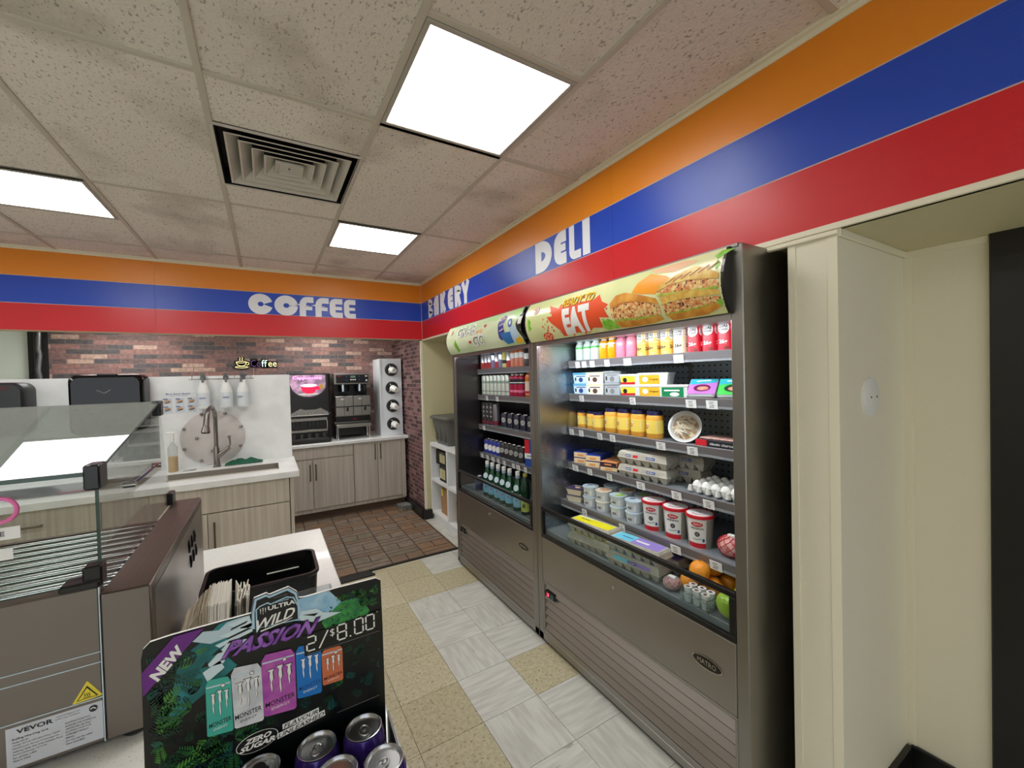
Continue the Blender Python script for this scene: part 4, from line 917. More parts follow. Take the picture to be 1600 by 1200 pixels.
def carton(lab, grp, loc, rot, deco='plain'):
    """dozen-egg pulp carton: 2 x 6 pointed cups, domed lid with sloping sides; long side along Y"""
    o = thing('egg_carton', lab, 'egg carton', loc, rot, grp); L_, W_ = .29, .105; b = MB()
    for i in range(6):
        for j in range(2):
            cx_, cy_ = (-W_ / 4 + j * W_ / 2), (-L_ / 2 + L_ / 12 + i * L_ / 6)
            vs = []
            for z, k_ in ((0, .42), (.034, 1.0)): vs += [(cx_ + sx * W_ / 4 * k_, cy_ + sy * L_ / 12 * k_, z) for sx, sy in ((-1, -1), (1, -1), (1, 1), (-1, 1))]
            b.add(vs, [(3, 2, 1, 0), (0, 1, 5, 4), (1, 2, 6, 5), (2, 3, 7, 6), (3, 0, 4, 7)], PULP)
    b.box(-W_ / 2 - .003, -L_ / 2 - .003, .032, W_ / 2 + .003, L_ / 2 + .003, .037, PULP, .001); b.build('cup_tray', o)
    l = MB(); vs = []
    for z, kx, ky in ((.037, 1, 1), (.058, .90, .97), (.068, .78, .92)): vs += [(sx * W_ / 2 * kx, sy * L_ / 2 * ky, z) for sx, sy in ((-1, -1), (1, -1), (1, 1), (-1, 1))]
    l.add(vs, [(8, 9, 10, 11)] + [(a + j, a + (j + 1) % 4, a + 4 + (j + 1) % 4, a + 4 + j) for a in (0, 4) for j in range(4)], PULP)
    t, t2, t3 = top(.0687), top(.0693), top(.07)
    sd = lambda off: (lambda u, v: (W_ / 2 * (1 - .1 * v / .021) + off, u, .037 + v))
    if deco == 'plain':
        l.rect(-.12, -.035, .12, .035, t, mat('carton_print', (222, 222, 212), .6, rgb2=(200, 206, 200), nscale=12)); l.rect(-.11, -.02, .02, .015, t2, mat('carton_print2', (196, 206, 200), .6)); l.rect(.03, -.03, .10, .02, t2, mat('carton_print3', (226, 190, 176), .6))
        for u, m_, w_ in ((-.095, NB, .034), (-.05, REDINK, .03), (.03, NB, .05)): l.rect(u, .004, u + w_, .016, sd(.001), m_)
        l.text('EGGS', ((-.091, .007), (-.064, .007), (-.091, .013)), sd(.0016), WHITE, .02); l.text('GRADE A', ((.034, .007), (.075, .007), (.034, .013)), sd(.0016), WHITE, .02)
    else:
        m1, m2 = {'yellow': (mat('carton_yellow', (238, 228, 20), .5), WHITE), 'violet': (mat('carton_aqua', (110, 200, 226), .5), mat('carton_violet', (150, 130, 210), .5))}[deco]
        if deco == 'yellow': l.rect(-.125, -.038, .125, .030, t, m1); l.rect(-.125, .020, -.02, .028, t2, WHITE)
        else: l.rect(-.125, -.038, -.02, .038, t, m1); l.rect(-.02, -.038, .125, .038, t, m2); l.rect(-.01, -.01, .06, .006, t2, WHITE)
        l.stroke([(-.09, 0), (-.03, .0)], .006, t3, INK if deco == 'yellow' else NB)
        if deco == 'violet': l.rect(-.1, .002, 0, .018, sd(.001), m1); l.rect(0, .002, .1, .018, sd(.001), m2); l.rect(-.02, .004, .03, .016, sd(.0016), mat('carton_dviolet', (90, 60, 140), .5)); l.text('omega 3', ((-.016, .007), (.026, .007), (-.016, .013)), sd(.0022), WHITE, .02)
    l.build('lid', o); return o
YR = math.radians(186)
c = carton('grey egg carton at the bottom of the front pair, fourth shelf', 'grey egg cartons', (1.665, 1.455, z4), YR); dup(c, (1.665, 1.455, z4 + .0695), YR, 'grey egg carton on top of the front pair, fourth shelf')
dup(c, (1.79, 1.36, z4), YR, 'grey egg carton at the bottom of the rear pair, fourth shelf'); dup(c, (1.79, 1.34, z4 + .0695), YR - .03, 'grey egg carton on top of the rear pair, fourth shelf')
# open flat of white eggs
o = thing('egg_flat', 'open pulp flat holding rows of white eggs', 'egg tray', (1.72, 1.07, z4)); b = MB()
NX, NY, PT = 4, 5, .0445; FLP = mat('flat_pulp_pale', (214, 214, 210), .85, bump=.4, bscale=220)
for i in range(NX + 1):
    for j in range(NY + 1):
        cx_, cy_ = (i - NX / 2) * PT, (j - NY / 2) * PT
        b.lathe([(.012, .010), (.007, .034), (0, .037)], FLP, (cx_, cy_, 0), 8, cap=False)
for i in range(NX):
    for j in range(NY):
        cx_, cy_ = (i - NX / 2 + .5) * PT, (j - NY / 2 + .5) * PT
        vs = []
        for z, k_ in ((0, .35), (.034, 1.0)): vs += [(cx_ + sx * PT / 2 * k_, cy_ + sy * PT / 2 * k_, z) for sx, sy in ((-1, -1), (1, -1), (1, 1), (-1, 1))]
        b.add(vs, [(3, 2, 1, 0), (0, 1, 5, 4), (1, 2, 6, 5), (2, 3, 7, 6), (3, 0, 4, 7)], FLP)
b.build('flat', o)
EG = mat('white_egg', (240, 240, 236), .45); e0 = None
for j in range(NY):
    for i in range(NX):
        loc = (1.72 + (i - NX / 2 + .5) * PT, 1.07 - (j - NY / 2 + .5) * PT, z4 + .004)
        lab = 'white egg in the open flat, %s row from front, %s place from left' % (ORD[i], ORD[j])
        if e0 is None:
            b = MB(); b.lathe([(.0218 * math.sin(math.pi * t / 12) * (1 - .12 * (t / 12 - .5)), .0265 * (1 - math.cos(math.pi * t / 12))) for t in range(13)], EG, n=16, cap=False)
            e0 = b.build('egg'); tag(e0, lab, 'egg', 'white eggs in the open flat'); e0.location = loc
        else:
            c_ = e0.copy(); COL.objects.link(c_); c_.location = loc; c_['label'] = lab

# --- shelf 5: yogurts
z5 = .852
FOIL = mat('foil_lid', (196, 214, 226), .3); CUPW = mat('cup_white_plastic', (206, 212, 216), .35)
def ydeco(b, rb, r, h):
    f = cm(rb * 1.04, dr=.0016, taper=(r * .97 - rb) / (h * .93)); b.rect(-.026, h * .18, .018, h * .66, f, WHITE); b.rect(-.02, h * .3, .0, h * .5, cm(rb * 1.04, dr=.0022, taper=(r * .97 - rb) / (h * .93)), GREY)
def lidd(m1, m2):
    def d(l, r, z): l.disc(.2 * r, -.1 * r, r * .55, top(z), m1, 18, r * .5); l.disc(-.25 * r, .2 * r, r * .35, top(z + .0006), m2, 14, r * .25); l.stroke([(-.5 * r, -.2 * r), (.4 * r, -.1 * r)], r * .14, top(z + .0012), WHITE)
    return d
VA = {'blue': (FOIL, mat('lid_ice', (214, 232, 240), .3), mat('lid_navydot', (90, 120, 160), .3)), 'peach': (mat('lid_pearl', (228, 222, 206), .3), mat('lid_peach', (236, 170, 110), .3), mat('lid_rust', (206, 110, 60), .3)),
      'lime': (FOIL, mat('lid_lime', (150, 206, 40), .3), mat('lid_mint', (206, 232, 180), .3)), 'orange': (mat('lid_pearl', (228, 222, 206)), mat('lid_orange', (240, 170, 60), .3), mat('lid_cream2', (240, 226, 190), .3))}
YG = {}
def yog(v, loc, lab):
    if v not in YG: YG[v] = tub('yogurt_tub', lab, 'small yogurt tubs', .046, .058, CUPW, VA[v][0], ydeco, lidd(*VA[v][1:])); YG[v].location = loc; YG[v].rotation_euler = (0, 0, TOW); return
    dup(YG[v], loc, TOW, lab)
ys = [('blue', 1.605, 1.822, 'first'), ('peach', 1.605, 1.715, 'second'), ('lime', 1.603, 1.600, 'third'), ('blue', 1.603, 1.490, 'fourth')]
for v, x, y, nn in ys:
    yog('blue' if v == 'blue' else v, (x, y, z5), 'yogurt tub under a %s lidded one, %s front stack from left' % (v, nn)); yog(v, (x, y, z5 + .0585), 'yogurt tub with %s lid on top of %s front stack from left' % (v, nn))
for v, x, y, nn in [('blue', 1.712, 1.76, 'blue lid behind the first and second stacks'), ('orange', 1.712, 1.640, 'orange lid behind the second and third stacks'), ('lime', 1.712, 1.53, 'lime lid behind the third and fourth stacks'), ('blue', 1.712, 1.425, 'pale lid behind the first large red tub'), ('blue', 1.722, 1.29, 'blue lid farthest right in the back row')]:
    yog(v, (x, y, z5), 'lower yogurt tub beneath the one with ' + nn); yog(v, (x, y, z5 + .0585), 'upper yogurt tub with ' + nn)
for i, z in enumerate((z5, z5 + .0405)):
    o = thing('dessert_tub', ['square cream dessert tub at the bottom, left end of yogurt shelf', 'square cream dessert tub with purple top, left end of yogurt shelf'][i], 'dessert tub', (1.605, 1.945, z), A2, 'square dessert tubs'); b = MB(); vs = []
    for zz, k_ in ((0, .82), (.034, 1)): vs += [(sx * .045 * k_, sy * .052 * k_, zz) for sx, sy in ((-1, -1), (1, -1), (1, 1), (-1, 1))]
    b.add(vs, [(3, 2, 1, 0), (0, 1, 5, 4), (1, 2, 6, 5), (2, 3, 7, 6), (3, 0, 4, 7)], mat('dessert_cream', (226, 214, 184), .4)); b.build('cup', o)
    l = MB(); l.box(-.048, -.055, .034, .048, .055, .040, mat('dessert_lid', (90, 72, 112), .3, rgb2=(60, 46, 70), nscale=25), .002)
    if i: l.disc(.01, -.01, .018, top(.0406), CRP, 12, .014); l.stroke([(-.03, .02), (.03, .028)], .01, top(.0406), WHITE)
    l.build('lid', o)
def astro(b, rb, r, h):
    tp = (r * .97 - rb) / (h * .93)
    f, f2, f3 = cm(rb, dr=.0010, taper=tp), cm(rb, dr=.0017, taper=tp), cm(rb, dr=.0024, taper=tp)
    n_ = 28; b.lathe([(rb + .0006, .002), (rb + tp * h * .17 + .0006, h * .17)], REDINK, n=28, cap=False)
    b.rect(.030, .002, .075, h * .88, f, mat('nutrition_grey', (170, 170, 160), .5, rgb2=(120, 120, 112), nscale=220, stretch=(1, 1, 3)), .012); b.rect(-.085, .002, -.045, h * .88, f, mat('nutrition_grey', (170, 170, 160)), .012)
    b.disc(-.003, h * .74, .021, f, REDINK, 20, .010, .012); b.text('Astro', ((-.017, h * .72), (.012, h * .72), (-.017, h * .72 + .009)), f2, WHITE, .02, .2)
    b.text('ORIGINAL', ((-.028, h * .59), (.022, h * .59), (-.028, h * .59 + .009)), f2, INK, .02); b.disc(-.003, h * .44, .0095, f, INK, 18, .0105); b.disc(-.003, h * .44, .006, f2, GREY, 12, .006)
    b.stroke([(-.02, h * .29), (-.005, h * .28), (.014, h * .31)], .003, f, mat('fine_green', (110, 150, 120), .5)); b.disc(.020, h * .27, .005, f2, NB, 8, .008)
def astrolid(l, r, z):
    l.disc(0, 0, r * .82, top(z), LIDW, 28); f = top(z + .0007); l.stroke(arc(0, 0, r * .5, r * .5, 200, 340, 12), .005, f, REDINK); l.text('Astro', ((-.02, .010), (.012, .010), (-.02, .020)), f, REDINK, .02); l.disc(0, 0, .004, f, INK, 10)
k = tub('large_yogurt_tub', '', 'large red rimmed yogurt tubs', .058, .145, WHITE, LIDW, astro, astrolid, taper=.80, ring=REDINK)
row(k, [(1.614, 1.372, z5), (1.617, 1.250, z5), (1.617, 1.126, z5)], 'large Astro ORIGINAL yogurt tub with red rim, {} of {}', TOW)
NET = mat('red_net', (190, 24, 44), .5)
def netbag(lab, loc, rs, m, n=5, grp=None, netm=NET, name='net_bag'):
    o = thing(name, lab, 'net bag', loc, 0, grp); b = MB(); rr = random.Random(n)
    b.ball((0, 0, rs[2] * .95), 1, m, 20, sc=(rs[0], rs[1], rs[2] * .95)); b.build('contents', o)
    t = MB()
    for k_ in range(9):
        for sgn in (1, -1):
            pts = []
            for i in range(13):
                ph = math.pi * (i / 12); th = 2 * math.pi * k_ / 9 + sgn * ph * .9
                pts.append((rs[0] * 1.03 * math.sin(ph) * math.cos(th), rs[1] * 1.03 * math.sin(ph) * math.sin(th), max(.001, rs[2] * .95 - rs[2] * .98 * math.cos(ph))))
            t.tube(pts, .0012, netm, 5)
    t.build('net', o)
    w_ = MB(); w_.box(-.012, -.02, rs[2] * 1.7, .006, .012, rs[2] * 2.05, PAPER, .002); w_.build('paper_tag', o); return o
netbag('red net bag at the right end of the yogurt shelf', (1.62, .985, z5), (.045, .055, .045), mat('radish_red', (190, 60, 70), .4, rgb2=(226, 190, 180), nscale=30))

# --- the well behind the glass
z0w = .689
c = carton('egg carton with yellow label top, near the glass, upper', 'yellow label egg cartons', (1.475, 1.655, z0w + .0695), YR, 'yellow'); dup(c, (1.475, 1.655, z0w), YR, 'egg carton directly beneath the near yellow label carton')
dup(c, (1.60, 1.665, z0w + .0695), YR, 'egg carton with yellow label top, rear one'); dup(c, (1.60, 1.665, z0w), YR, 'egg carton beneath the rear yellow label carton')
c = carton('egg carton with aqua and violet label, near the glass, upper', 'violet label egg cartons', (1.475, 1.350, z0w + .0695), YR, 'violet'); dup(c, (1.475, 1.358, z0w), YR + .02, 'egg carton with violet side label at the bottom near the glass')
dup(c, (1.60, 1.345, z0w), YR, 'egg carton with violet label lying behind the near pair')
netbag('net of red onions beside the oranges', (1.465, 1.158, z0w), (.038, .035, .028), mat('onion_red', (150, 50, 66), .3, rgb2=(206, 150, 150), nscale=20), 4, None, mat('net_clear', (200, 190, 190), .4), 'onion_net')
OR = mat('orange_skin', (240, 142, 24), .42, bump=.5, bscale=300, rgb2=(246, 160, 40), nscale=8)
for i, (x, y, z, r_) in enumerate(((1.515, 1.105, z0w, .041), (1.600, 1.098, z0w, .041), (1.555, 1.025, z0w, .041), (1.640, 1.008, z0w, .041), (1.598, 1.052, z0w + .064, .041), (1.515, 1.060, z0w + .064, .041))):
    lab = ['orange nearest the onion net', 'orange at the back of the pile, lower layer', 'orange at the middle front of the pile behind creamers', 'orange at the right rear by the cooler side', 'rear orange on top of the pile', 'orange on top of the pile nearest the glass'][i]
    o = thing('orange', lab, 'orange', (x, y, z), i * 1.3, 'oranges in the cooler well'); b = MB()
    b.lathe([(r_ * math.sin(math.pi * t / 14), r_ * .96 * (1 - math.cos(math.pi * t / 14))) for t in range(15)], OR, n=24, cap=False); b.build('fruit', o)
    s_ = MB(); s_.lathe([(.004, r_ * 1.92 - .001), (.0035, r_ * 1.92 + .001), (0, r_ * 1.92 + .001)], mat('stem_green', (90, 110, 50), .6), n=8); s_.build('stem', o)
AP = mat('green_apple', (150, 190, 50), .22, rgb2=(170, 206, 70), nscale=20, speck=((214, 226, 150), 160, .70))
for i, (x, y, r_) in enumerate(((1.468, .900, .050), (1.575, .905, .044))):
    o = thing('apple', ['large green apple right behind the glass corner', 'green apple behind the first one at the cooler side'][i], 'apple', (x, y, z0w), i * 2, 'green apples'); b = MB()
    pr = []
    for t in range(25):
        an = math.pi * t / 24; rd = r_ * math.sin(an) ** .85 * (1 - .10 * math.cos(an)); pr.append((rd, r_ * .92 * (1 - math.cos(an)) - (.3 * r_ * math.exp(-(rd / (.3 * r_)) ** 2) if t > 12 else 0) + (.10 * r_ * math.exp(-(rd / (.25 * r_)) ** 2) if t < 12 else 0)))
    b.lathe(pr, AP, n=28, cap=False); b.build('fruit', o)
    s_ = MB(); s_.tube([(0, 0, r_ * 1.5), (.001, 0, r_ * 1.7), (.004, .002, r_ * 1.95)], .0018, mat('stem_brown', (80, 60, 30), .7), 6); s_.build('stem', o)
# creamer cups in a clear acrylic bin
o = thing('acrylic_bin', 'clear acrylic bin full of white creamer cups by the glass', 'bin', (1.452, 1.02, z0w)); b = MB(); AC = glass('acrylic', (240, 244, 246), 1.49, fog=.05)
for a in ((-.037, -.062, .0, .037, .062, .002), (-.037, -.062, .0, -.035, .062, .05), (.035, -.062, 0, .037, .062, .05), (-.037, -.062, 0, .037, -.060, .05), (-.037, .060, 0, .037, .062, .05)): b.box(*a, AC)
b.build('bin_walls', o)
rn = random.Random(11); cc0 = None; CB = mat('creamer_foil', (236, 236, 234), .4); CF = mat('creamer_brown', (120, 60, 50), .4)
spots = []
for lay in range(2):
    for j in range(3):
        for i in range(2): spots.append((1.452 + (i - .5) * .0345, 1.02 + (j - 1) * .0385, z0w + .003 + lay * .031, i, j, lay))
for n_, (x, y, z, i, j, lay) in enumerate(spots):
    lab = 'white creamer cup in the bin, %s layer, %s from left in the %s row' % (['lower', 'upper'][lay], ORD[2 - j], ['front', 'rear'][i])
    if cc0 is None:
        cc0 = thing('creamer_cup', lab, 'creamer cup', (x, y, z), 0, 'creamer cups in the bin'); b = MB(); b.lathe([(0, 0), (.0125, 0), (.0155, .026)], CB, n=14, cap=False); b.build('cup', cc0)
        l = MB(); l.lathe([(.0165, .026), (.0165, .027), (0, .0272)], CB, n=14); l.disc(0, 0, .008, top(.0276), CF, 12, .007); l.build('foil_lid', cc0)
    else: dup(cc0, (x + rn.uniform(-.001, .001), y, z), (0, 0, rn.uniform(0, 6)), lab)
# low wire divider
o = thing('wire_divider', 'low chrome wire divider between creamers and apple', 'divider', (1.455, .94, z0w)); b = MB()
b.tube([(-.045, .02, .001), (-.045, .02, .05), (.03, -.005, .05), (.07, .015, .05), (.07, .015, .001)], .002, CHROME, 6); b.tube([(-.045, .018, .025), (.07, .015, .025)], .0015, CHROME, 6); b.build('wire', o)

# ------------------------------------------------------------------ cooler 1 stock
FR1 = math.radians(215)
def band(cols):
    def d(b, r, h):
        for (a, c_, m) in cols: b.lathe([(r + .0004, h * a), (r + .0004, h * c_)], m, n=24, cap=False)
    return d
xs = 1.645
cans1 = {'red': can('energy_drink_can', '', 'slim cans on the top shelf', .026, .133, mat('can_silver', (206, 206, 210), .3, metal=.8), band([(.06, .45, mat('can_red', (190, 50, 50), .35))])),
         'peach': can('energy_drink_can', '', 'slim cans on the top shelf', .026, .133, mat('can_peach', (206, 120, 84), .35), band([(.55, .85, WHITE)])),
         'yellow': can('energy_drink_can', '', 'slim cans on the top shelf', .026, .133, mat('can_yellow', (226, 214, 120), .35), band([(.3, .5, INK)])),
         'black': can('energy_drink_can', '', 'slim cans on the top shelf', .026, .133, mat('can_black', (34, 34, 38), .35), band([(.45, .75, WHITE)])),
         'blue': can('energy_drink_can', '', 'slim cans on the top shelf', .026, .133, mat('can_lilac', (120, 124, 170), .35), band([(.55, .85, mat('can_silver', (206, 206, 210)))]))}
seq = ['red', 'red', 'red', 'blue', 'red', 'blue', 'yellow', 'red', 'peach', 'peach', 'peach', 'black', 'black']; used = set()
for i, c_ in enumerate(seq):
    y = 3.235 - i * .0645; lab = '%s slim can, %s place from left on the top shelf of drinks cooler' % (c_, ORD[i])
    if c_ in used: dup(cans1[c_], (xs, y, 1.685), FR1, lab)
    else: used.add(c_); cans1[c_].location = (xs, y, 1.685); cans1[c_].rotation_euler = (0, 0, FR1); cans1[c_]['label'] = lab
k = can('tall_can', '', 'tall pale cans', .0305, .172, mat('can_pale', (206, 214, 204), .3, metal=.6), band([(.2, .24, GREY), (.6, .72, mat('can_sage', (150, 170, 156), .4))]))
row(k, [(xs, 3.215 - i * .0665, 1.462) for i in range(7)], 'tall pale silver can, {} of {} on second shelf', FR1)
k = bottle('juice_bottle', '', 'magenta bottles', .029, .175, mat('magenta_juice', (180, 30, 70), .2), WHITE, INK, lz=(.55, .78), sh=.80, nr=.5, deco=band([(.2, .3, mat('lab_pinkish', (226, 120, 150), .4)), (.60, .64, WHITE)]))
row(k, [(xs, 2.735 - i * .0635, 1.462) for i in range(3)], 'magenta juice bottle with black label, {} of {}', FR1)
k = bottle('juice_bottle', 'amber bottle with gold cap at right end of second shelf', None, .034, .190, mat('amber_juice', (206, 110, 30), .2), mat('cap_gold', (206, 160, 70), .35), mat('lab_white_orange', (226, 206, 190), .4), lz=(.12, .62), sh=.72, nr=.45, deco=band([(.15, .25, REDINK)]))
k.location = (xs, 2.505, 1.462)
k = can('tall_can', '', 'black and red tall cans', .028, .192, mat('can_graphite', (30, 28, 32), .3), lambda b, r, h: (b.lathe([(r + .0004, h * .08), (r + .0004, h * .2)], mat('can_wine', (110, 20, 44), .35), n=24, cap=False), [b.stroke([(-.008, h * z_), (.008, h * (z_ + .05)), (-.006, h * (z_ + .1))], .004, cm(r, dr=.0008), WHITE) for z_ in (.35, .55, .75)]))
row(k, [(xs, 3.235 - i * .066, 1.203) for i in range(3)], 'black tall can with white marks, {} of {} on third shelf', FR1)
k = can('tall_can', 'grey and wine tall can beside the black tall cans', None, .030, .188, mat('can_steelgrey', (120, 116, 122), .3, metal=.5), band([(.06, .25, mat('can_wine', (110, 20, 44)))])); k.location = (xs, 3.025, 1.203)
def mug(b, r, h): b.disc(-.002, h * .55, r * .55, cm(r, dr=.0008), mat('can_emblem', (186, 186, 180), .35), 16, r * .6, .01); b.disc(-.002, h * .55, r * .3, cm(r, dr=.0014), INK, 12, r * .32)
k = can('soda_can', '', 'dark soda cans on the third shelf', .033, .122, mat('can_midnight', (30, 30, 52), .3), mug)
row(k, [(xs + .004, y, 1.203) for y in (2.885, 2.787, 2.69, 2.595, 2.50)], 'dark soda can with pale emblem, {} of {} on third shelf', FR1)
def pep(b, r, h):
    f, f2 = cm(r, dr=.0008), cm(r, dr=.0014); b.disc(0, h * .48, r * .78, f, WHITE, 20, r * .8, .01); b.poly([(r * .74 * math.cos(math.radians(a)), h * .48 + r * .76 * math.sin(math.radians(a))) for a in range(12, 169, 12)], f2, REDINK); b.poly([(r * .74 * math.cos(math.radians(a)), h * .48 + r * .76 * math.sin(math.radians(a))) for a in range(192, 349, 12)], f2, mat('pepsi_blue', (20, 50, 150), .35))
k = can('cola_can', '', 'blue cola cans', .033, .122, mat('can_cobalt', (26, 46, 140), .3), pep); row(k, [(xs + .004, 3.205 - i * .0705, .955) for i in range(4)], 'blue cola can with red white and blue ball, {} of {}', FR1)
k = can('soda_can', '', 'black soda cans on the fourth shelf', .033, .122, mat('can_coal', (36, 36, 38), .3), mug); row(k, [(xs + .004, 2.922 - i * .0715, .955) for i in range(5)], 'black soda can with grey emblem, {} of {} on fourth shelf', FR1)
o = thing('drink_carton', 'tall blue and red drink carton at right of the black cans', 'carton', (xs + .02, 2.50, .955), math.radians(200)); b = MB(); b.box(-.045, -.052, 0, .045, .052, .205, mat('carton_royal', (36, 72, 160), .4), .002)
f, f2 = (lambda u, v: (.0456, u, v)), (lambda u, v: (.0462, u, v)); b.rect(-.052, .10, -.01, .20, f, REDINK); b.rect(-.052, .062, .052, .10, f2, WHITE); b.text('ENERGY', ((-.03, .072), (.03, .072), (-.03, .088)), lambda u, v: (.0468, u, v), BLUEINK, .02); b.disc(.03, .17, .014, f2, FOIL, 10); b.build('box', o)
GGL = mat('green_glass', (14, 70, 40), .08, spec=.8)
def water(lab, loc):
    o = thing('mineral_water_bottle', lab, 'bottle', loc, FR1, 'green mineral water bottles'); r, h = .037, .268; b = MB()
    b.lathe([(0, 0), (r * .9, 0), (r, .006), (r, h * .46), (r * .86, h * .58), (r * .42, h * .76), (r * .34, h * .93)], GGL, n=24, cap=False); b.build('body', o)
    c_ = MB(); c_.lathe([(r * .42, h * .90), (r * .42, h), (0, h)], WHITE, n=16); c_.lathe([(r * .45, h * .83), (r * .38, h * .90)], mat('collar_blue', (140, 160, 180), .4), n=16, cap=False); c_.build('cap', o)
    l = MB(); l.lathe([(r * 1.012, h * .10), (r * 1.012, h * .43)], mat('lab_sky', (130, 190, 222), .4), n=24, cap=False); l.disc(0, h * .27, .006, cm(r, dr=.0012), REDINK, 8); l.lathe([(r * 1.014, h * .38), (r * 1.014, h * .43)], WHITE, n=24, cap=False)
    l.build('label', o); l = MB(); l.disc(0, h * .60, .019, lambda u, v: (r * 1.0 - (v - h * .5) * .28 + .006, u, v), mat('lab_pearl', (196, 214, 224), .4), 18, .021); l.build('neck_label', o); return o
k = water('', (0, 0, 0)); row(k, [(1.475, y, z0w) for y in (2.885, 2.80, 2.708, 2.622, 2.538, 2.428)], 'green mineral water bottle with blue label, {} of {}', FR1)
o = bottle('sparkling_bottle', 'slim dark green bottle with yellow label and cap', None, .031, .272, mat('dark_green_glass', (24, 50, 36), .1), mat('cap_olive', (150, 150, 70), .4), mat('lab_limeyellow', (190, 200, 90), .4), lz=(.08, .38), sh=.5, nr=.42, deco=lambda l, r, h: l.text('MIO', ((-.012, h * .18), (.012, h * .18), (-.012, h * .28)), cm(r, dr=.001), INK, .03)); o.location = (1.47, 2.325, z0w); o.rotation_euler = (0, 0, FR1)
o = can('drink_can', 'purple patterned can standing left of the water bottles', None, .031, .118, mat('can_violetmix', (84, 84, 130), .35, rgb2=(40, 40, 70), nscale=30)); o.location = (1.475, 3.045, z0w)
o = can('drink_can', 'dark can with silver crescent at right end of the well', None, .031, .118, mat('can_black', (34, 34, 38)), lambda b, r, h: b.stroke(arc(0, h * .5, .018, .03, -80, 80, 10), .005, cm(r, dr=.001), FOIL)); o.location = (1.475, 2.215, z0w); o.rotation_euler = (0, 0, FR1)

# ------------------------------------------------------------------ front counter and roller grill
o = thing('service_counter', 'front service counter with speckled white quartz top and laminate base', 'counter', (-1.4, 1.3, 0), 0, None, True)
b = MB(); b.box(-3, .47, .0, .165, 2.115, .885, WOOD, .002); b.build('base', o)
b = MB(); b.box(-3, .44, .885, .197, 2.147, .92, QUARTZ, .004); b.build('countertop', o)
STG = steel('grill_steel', (118, 111, 104), .3, 'x', .06, .18); STG2 = steel('grill_top_steel', (122, 104, 98), .34, 'y', .06, .2)
GG = glass('hood_glass', (240, 243, 241), 1.52); GE = mat('glass_edge_green', (60, 84, 76), .2)
G = thing('roller_grill', 'stainless hot dog roller grill under a glass hood on the counter', 'roller grill', (-.47, 1.43, .92), 0, None, True)
b = MB(); b.box(-.286, 1.07, .94, -.212, 1.80, 1.222, STG, .003); b.box(-.2125, 1.10, .95, -.211, 1.79, 1.20, STEELX)
b.add([(-.286, 1.072, 1.2225), (-.214, 1.072, 1.2225), (-.214, 1.798, 1.2225), (-.286, 1.798, 1.2225)], [(0, 1, 2, 3)], STG2)
for i in range(3):
    for j in range(2):
        y_, z_ = 1.50 + j * .02 + i * .05, 1.165 - .05 * j; b.tube([(-.211, y_, z_), (-.209, y_ + .004, z_ - .018), (-.211, y_ + .008, z_ - .036)], .0035, BLACKM, 6)
b.build('end_housing', G)
b = MB(); b.box(-.80, 1.07, .94, -.726, 1.80, 1.222, STG, .003); b.build('end_housing', G)
b = MB(); b.box(-.726, 1.073, .94, -.2875, 1.10, 1.238, STG, .003); b.box(-.2885, 1.0715, .94, -.2868, 1.076, 1.236, FOIL)
for z in (1.0935, 1.113, 1.026): b.box(-.726, 1.0715, z, -.2885, 1.075, z + .0014, FOIL)
b.box(-.726, 1.10, .95, -.286, 1.80, 1.14, DARK); b.box(-.726, 1.78, .94, -.286, 1.80, 1.165, STG); fp_ = b.build('front_panel', G)
f, f2, f3, f4 = [pl((0, 1.0728 - k_ * .0006, 0), (1, 0, 0), (0, 0, 1)) for k_ in (0.5, 1.5, 2.5, 3.5)]
b = MB(); LP_ = mat('label_silver', (196, 200, 206), .35); b.rect(-.4139, .9476, -.2895, 1.0200, f, LP_)
b.text('VEVOR', ((-.4010, 1.0068), (-.3550, 1.0068), (-.4010, 1.0150)), f2, INK, .03)
rn = random.Random(4)
b.text('Rolling Hot-Dog Grill', ((-.406, .996), (-.362, .996), (-.406, 1.0005)), f2, INK, .01)
for i, t_ in enumerate(('Model: HD-07', 'Voltage: AC110-120V 60Hz Power: 1050W', 'Manufacturer: Sanven Technology Ltd.', 'Address: Suite 250, 9166 Anaheim Place,', 'Rancho Cucamonga, CA 91730', 'For service: 1-855', 'Made in China')):
    z = .9912 - i * .0055; b.text(t_, ((-.406, z), (-.406 + .0016 * len(t_), z), (-.406, z + .0032)), f2, INK)
for i, t_ in enumerate(('EQUIPMENT FUNCTION:', 'INTENDED FOR COMMERCIAL', 'USE INDOOR USE ONLY', 'EQUIPMENT YOUR FOOD', 'COMPONENT WITHOUT', 'FIRING', 'Do not use for other', 'than intended.')):
    z = .9962 - i * .0055; b.text(t_, ((-.340, z), (-.340 + .0018 * len(t_), z), (-.340, z + .0032)), f2, INK)
for i, t_ in enumerate(('Technical Support and', 'E-Warranty Certificate')): z = 1.0130 - i * .0048; b.text(t_, ((-.352, z), (-.320, z), (-.352, z + .0030)), f2, INK)
b.disc(-.302, 1.0100, .0060, f2, INK, 20, .0062); b.stroke([(-.306, 1.010), (-.302, 1.012), (-.298, 1.009)], .0016, f3, WHITE)
b.build('maker_label', fp_)
YT = mat('warning_yellow', (226, 208, 50), .4); b = MB(); b.poly([(-.3097, 1.0640), (-.3080, 1.0640), (-.2893, 1.0325), (-.2893, 1.0300), (-.3285, 1.0280), (-.3295, 1.0295)], f, YT); b.poly([(-.3092, 1.0560), (-.2945, 1.0325), (-.3240, 1.0315)], f2, INK); b.poly([(-.3092, 1.0522), (-.2968, 1.0338), (-.3216, 1.0330)], f3, YT)
b.stroke([(-.3150, 1.0350), (-.3040, 1.0352)], .0011, f4, INK)
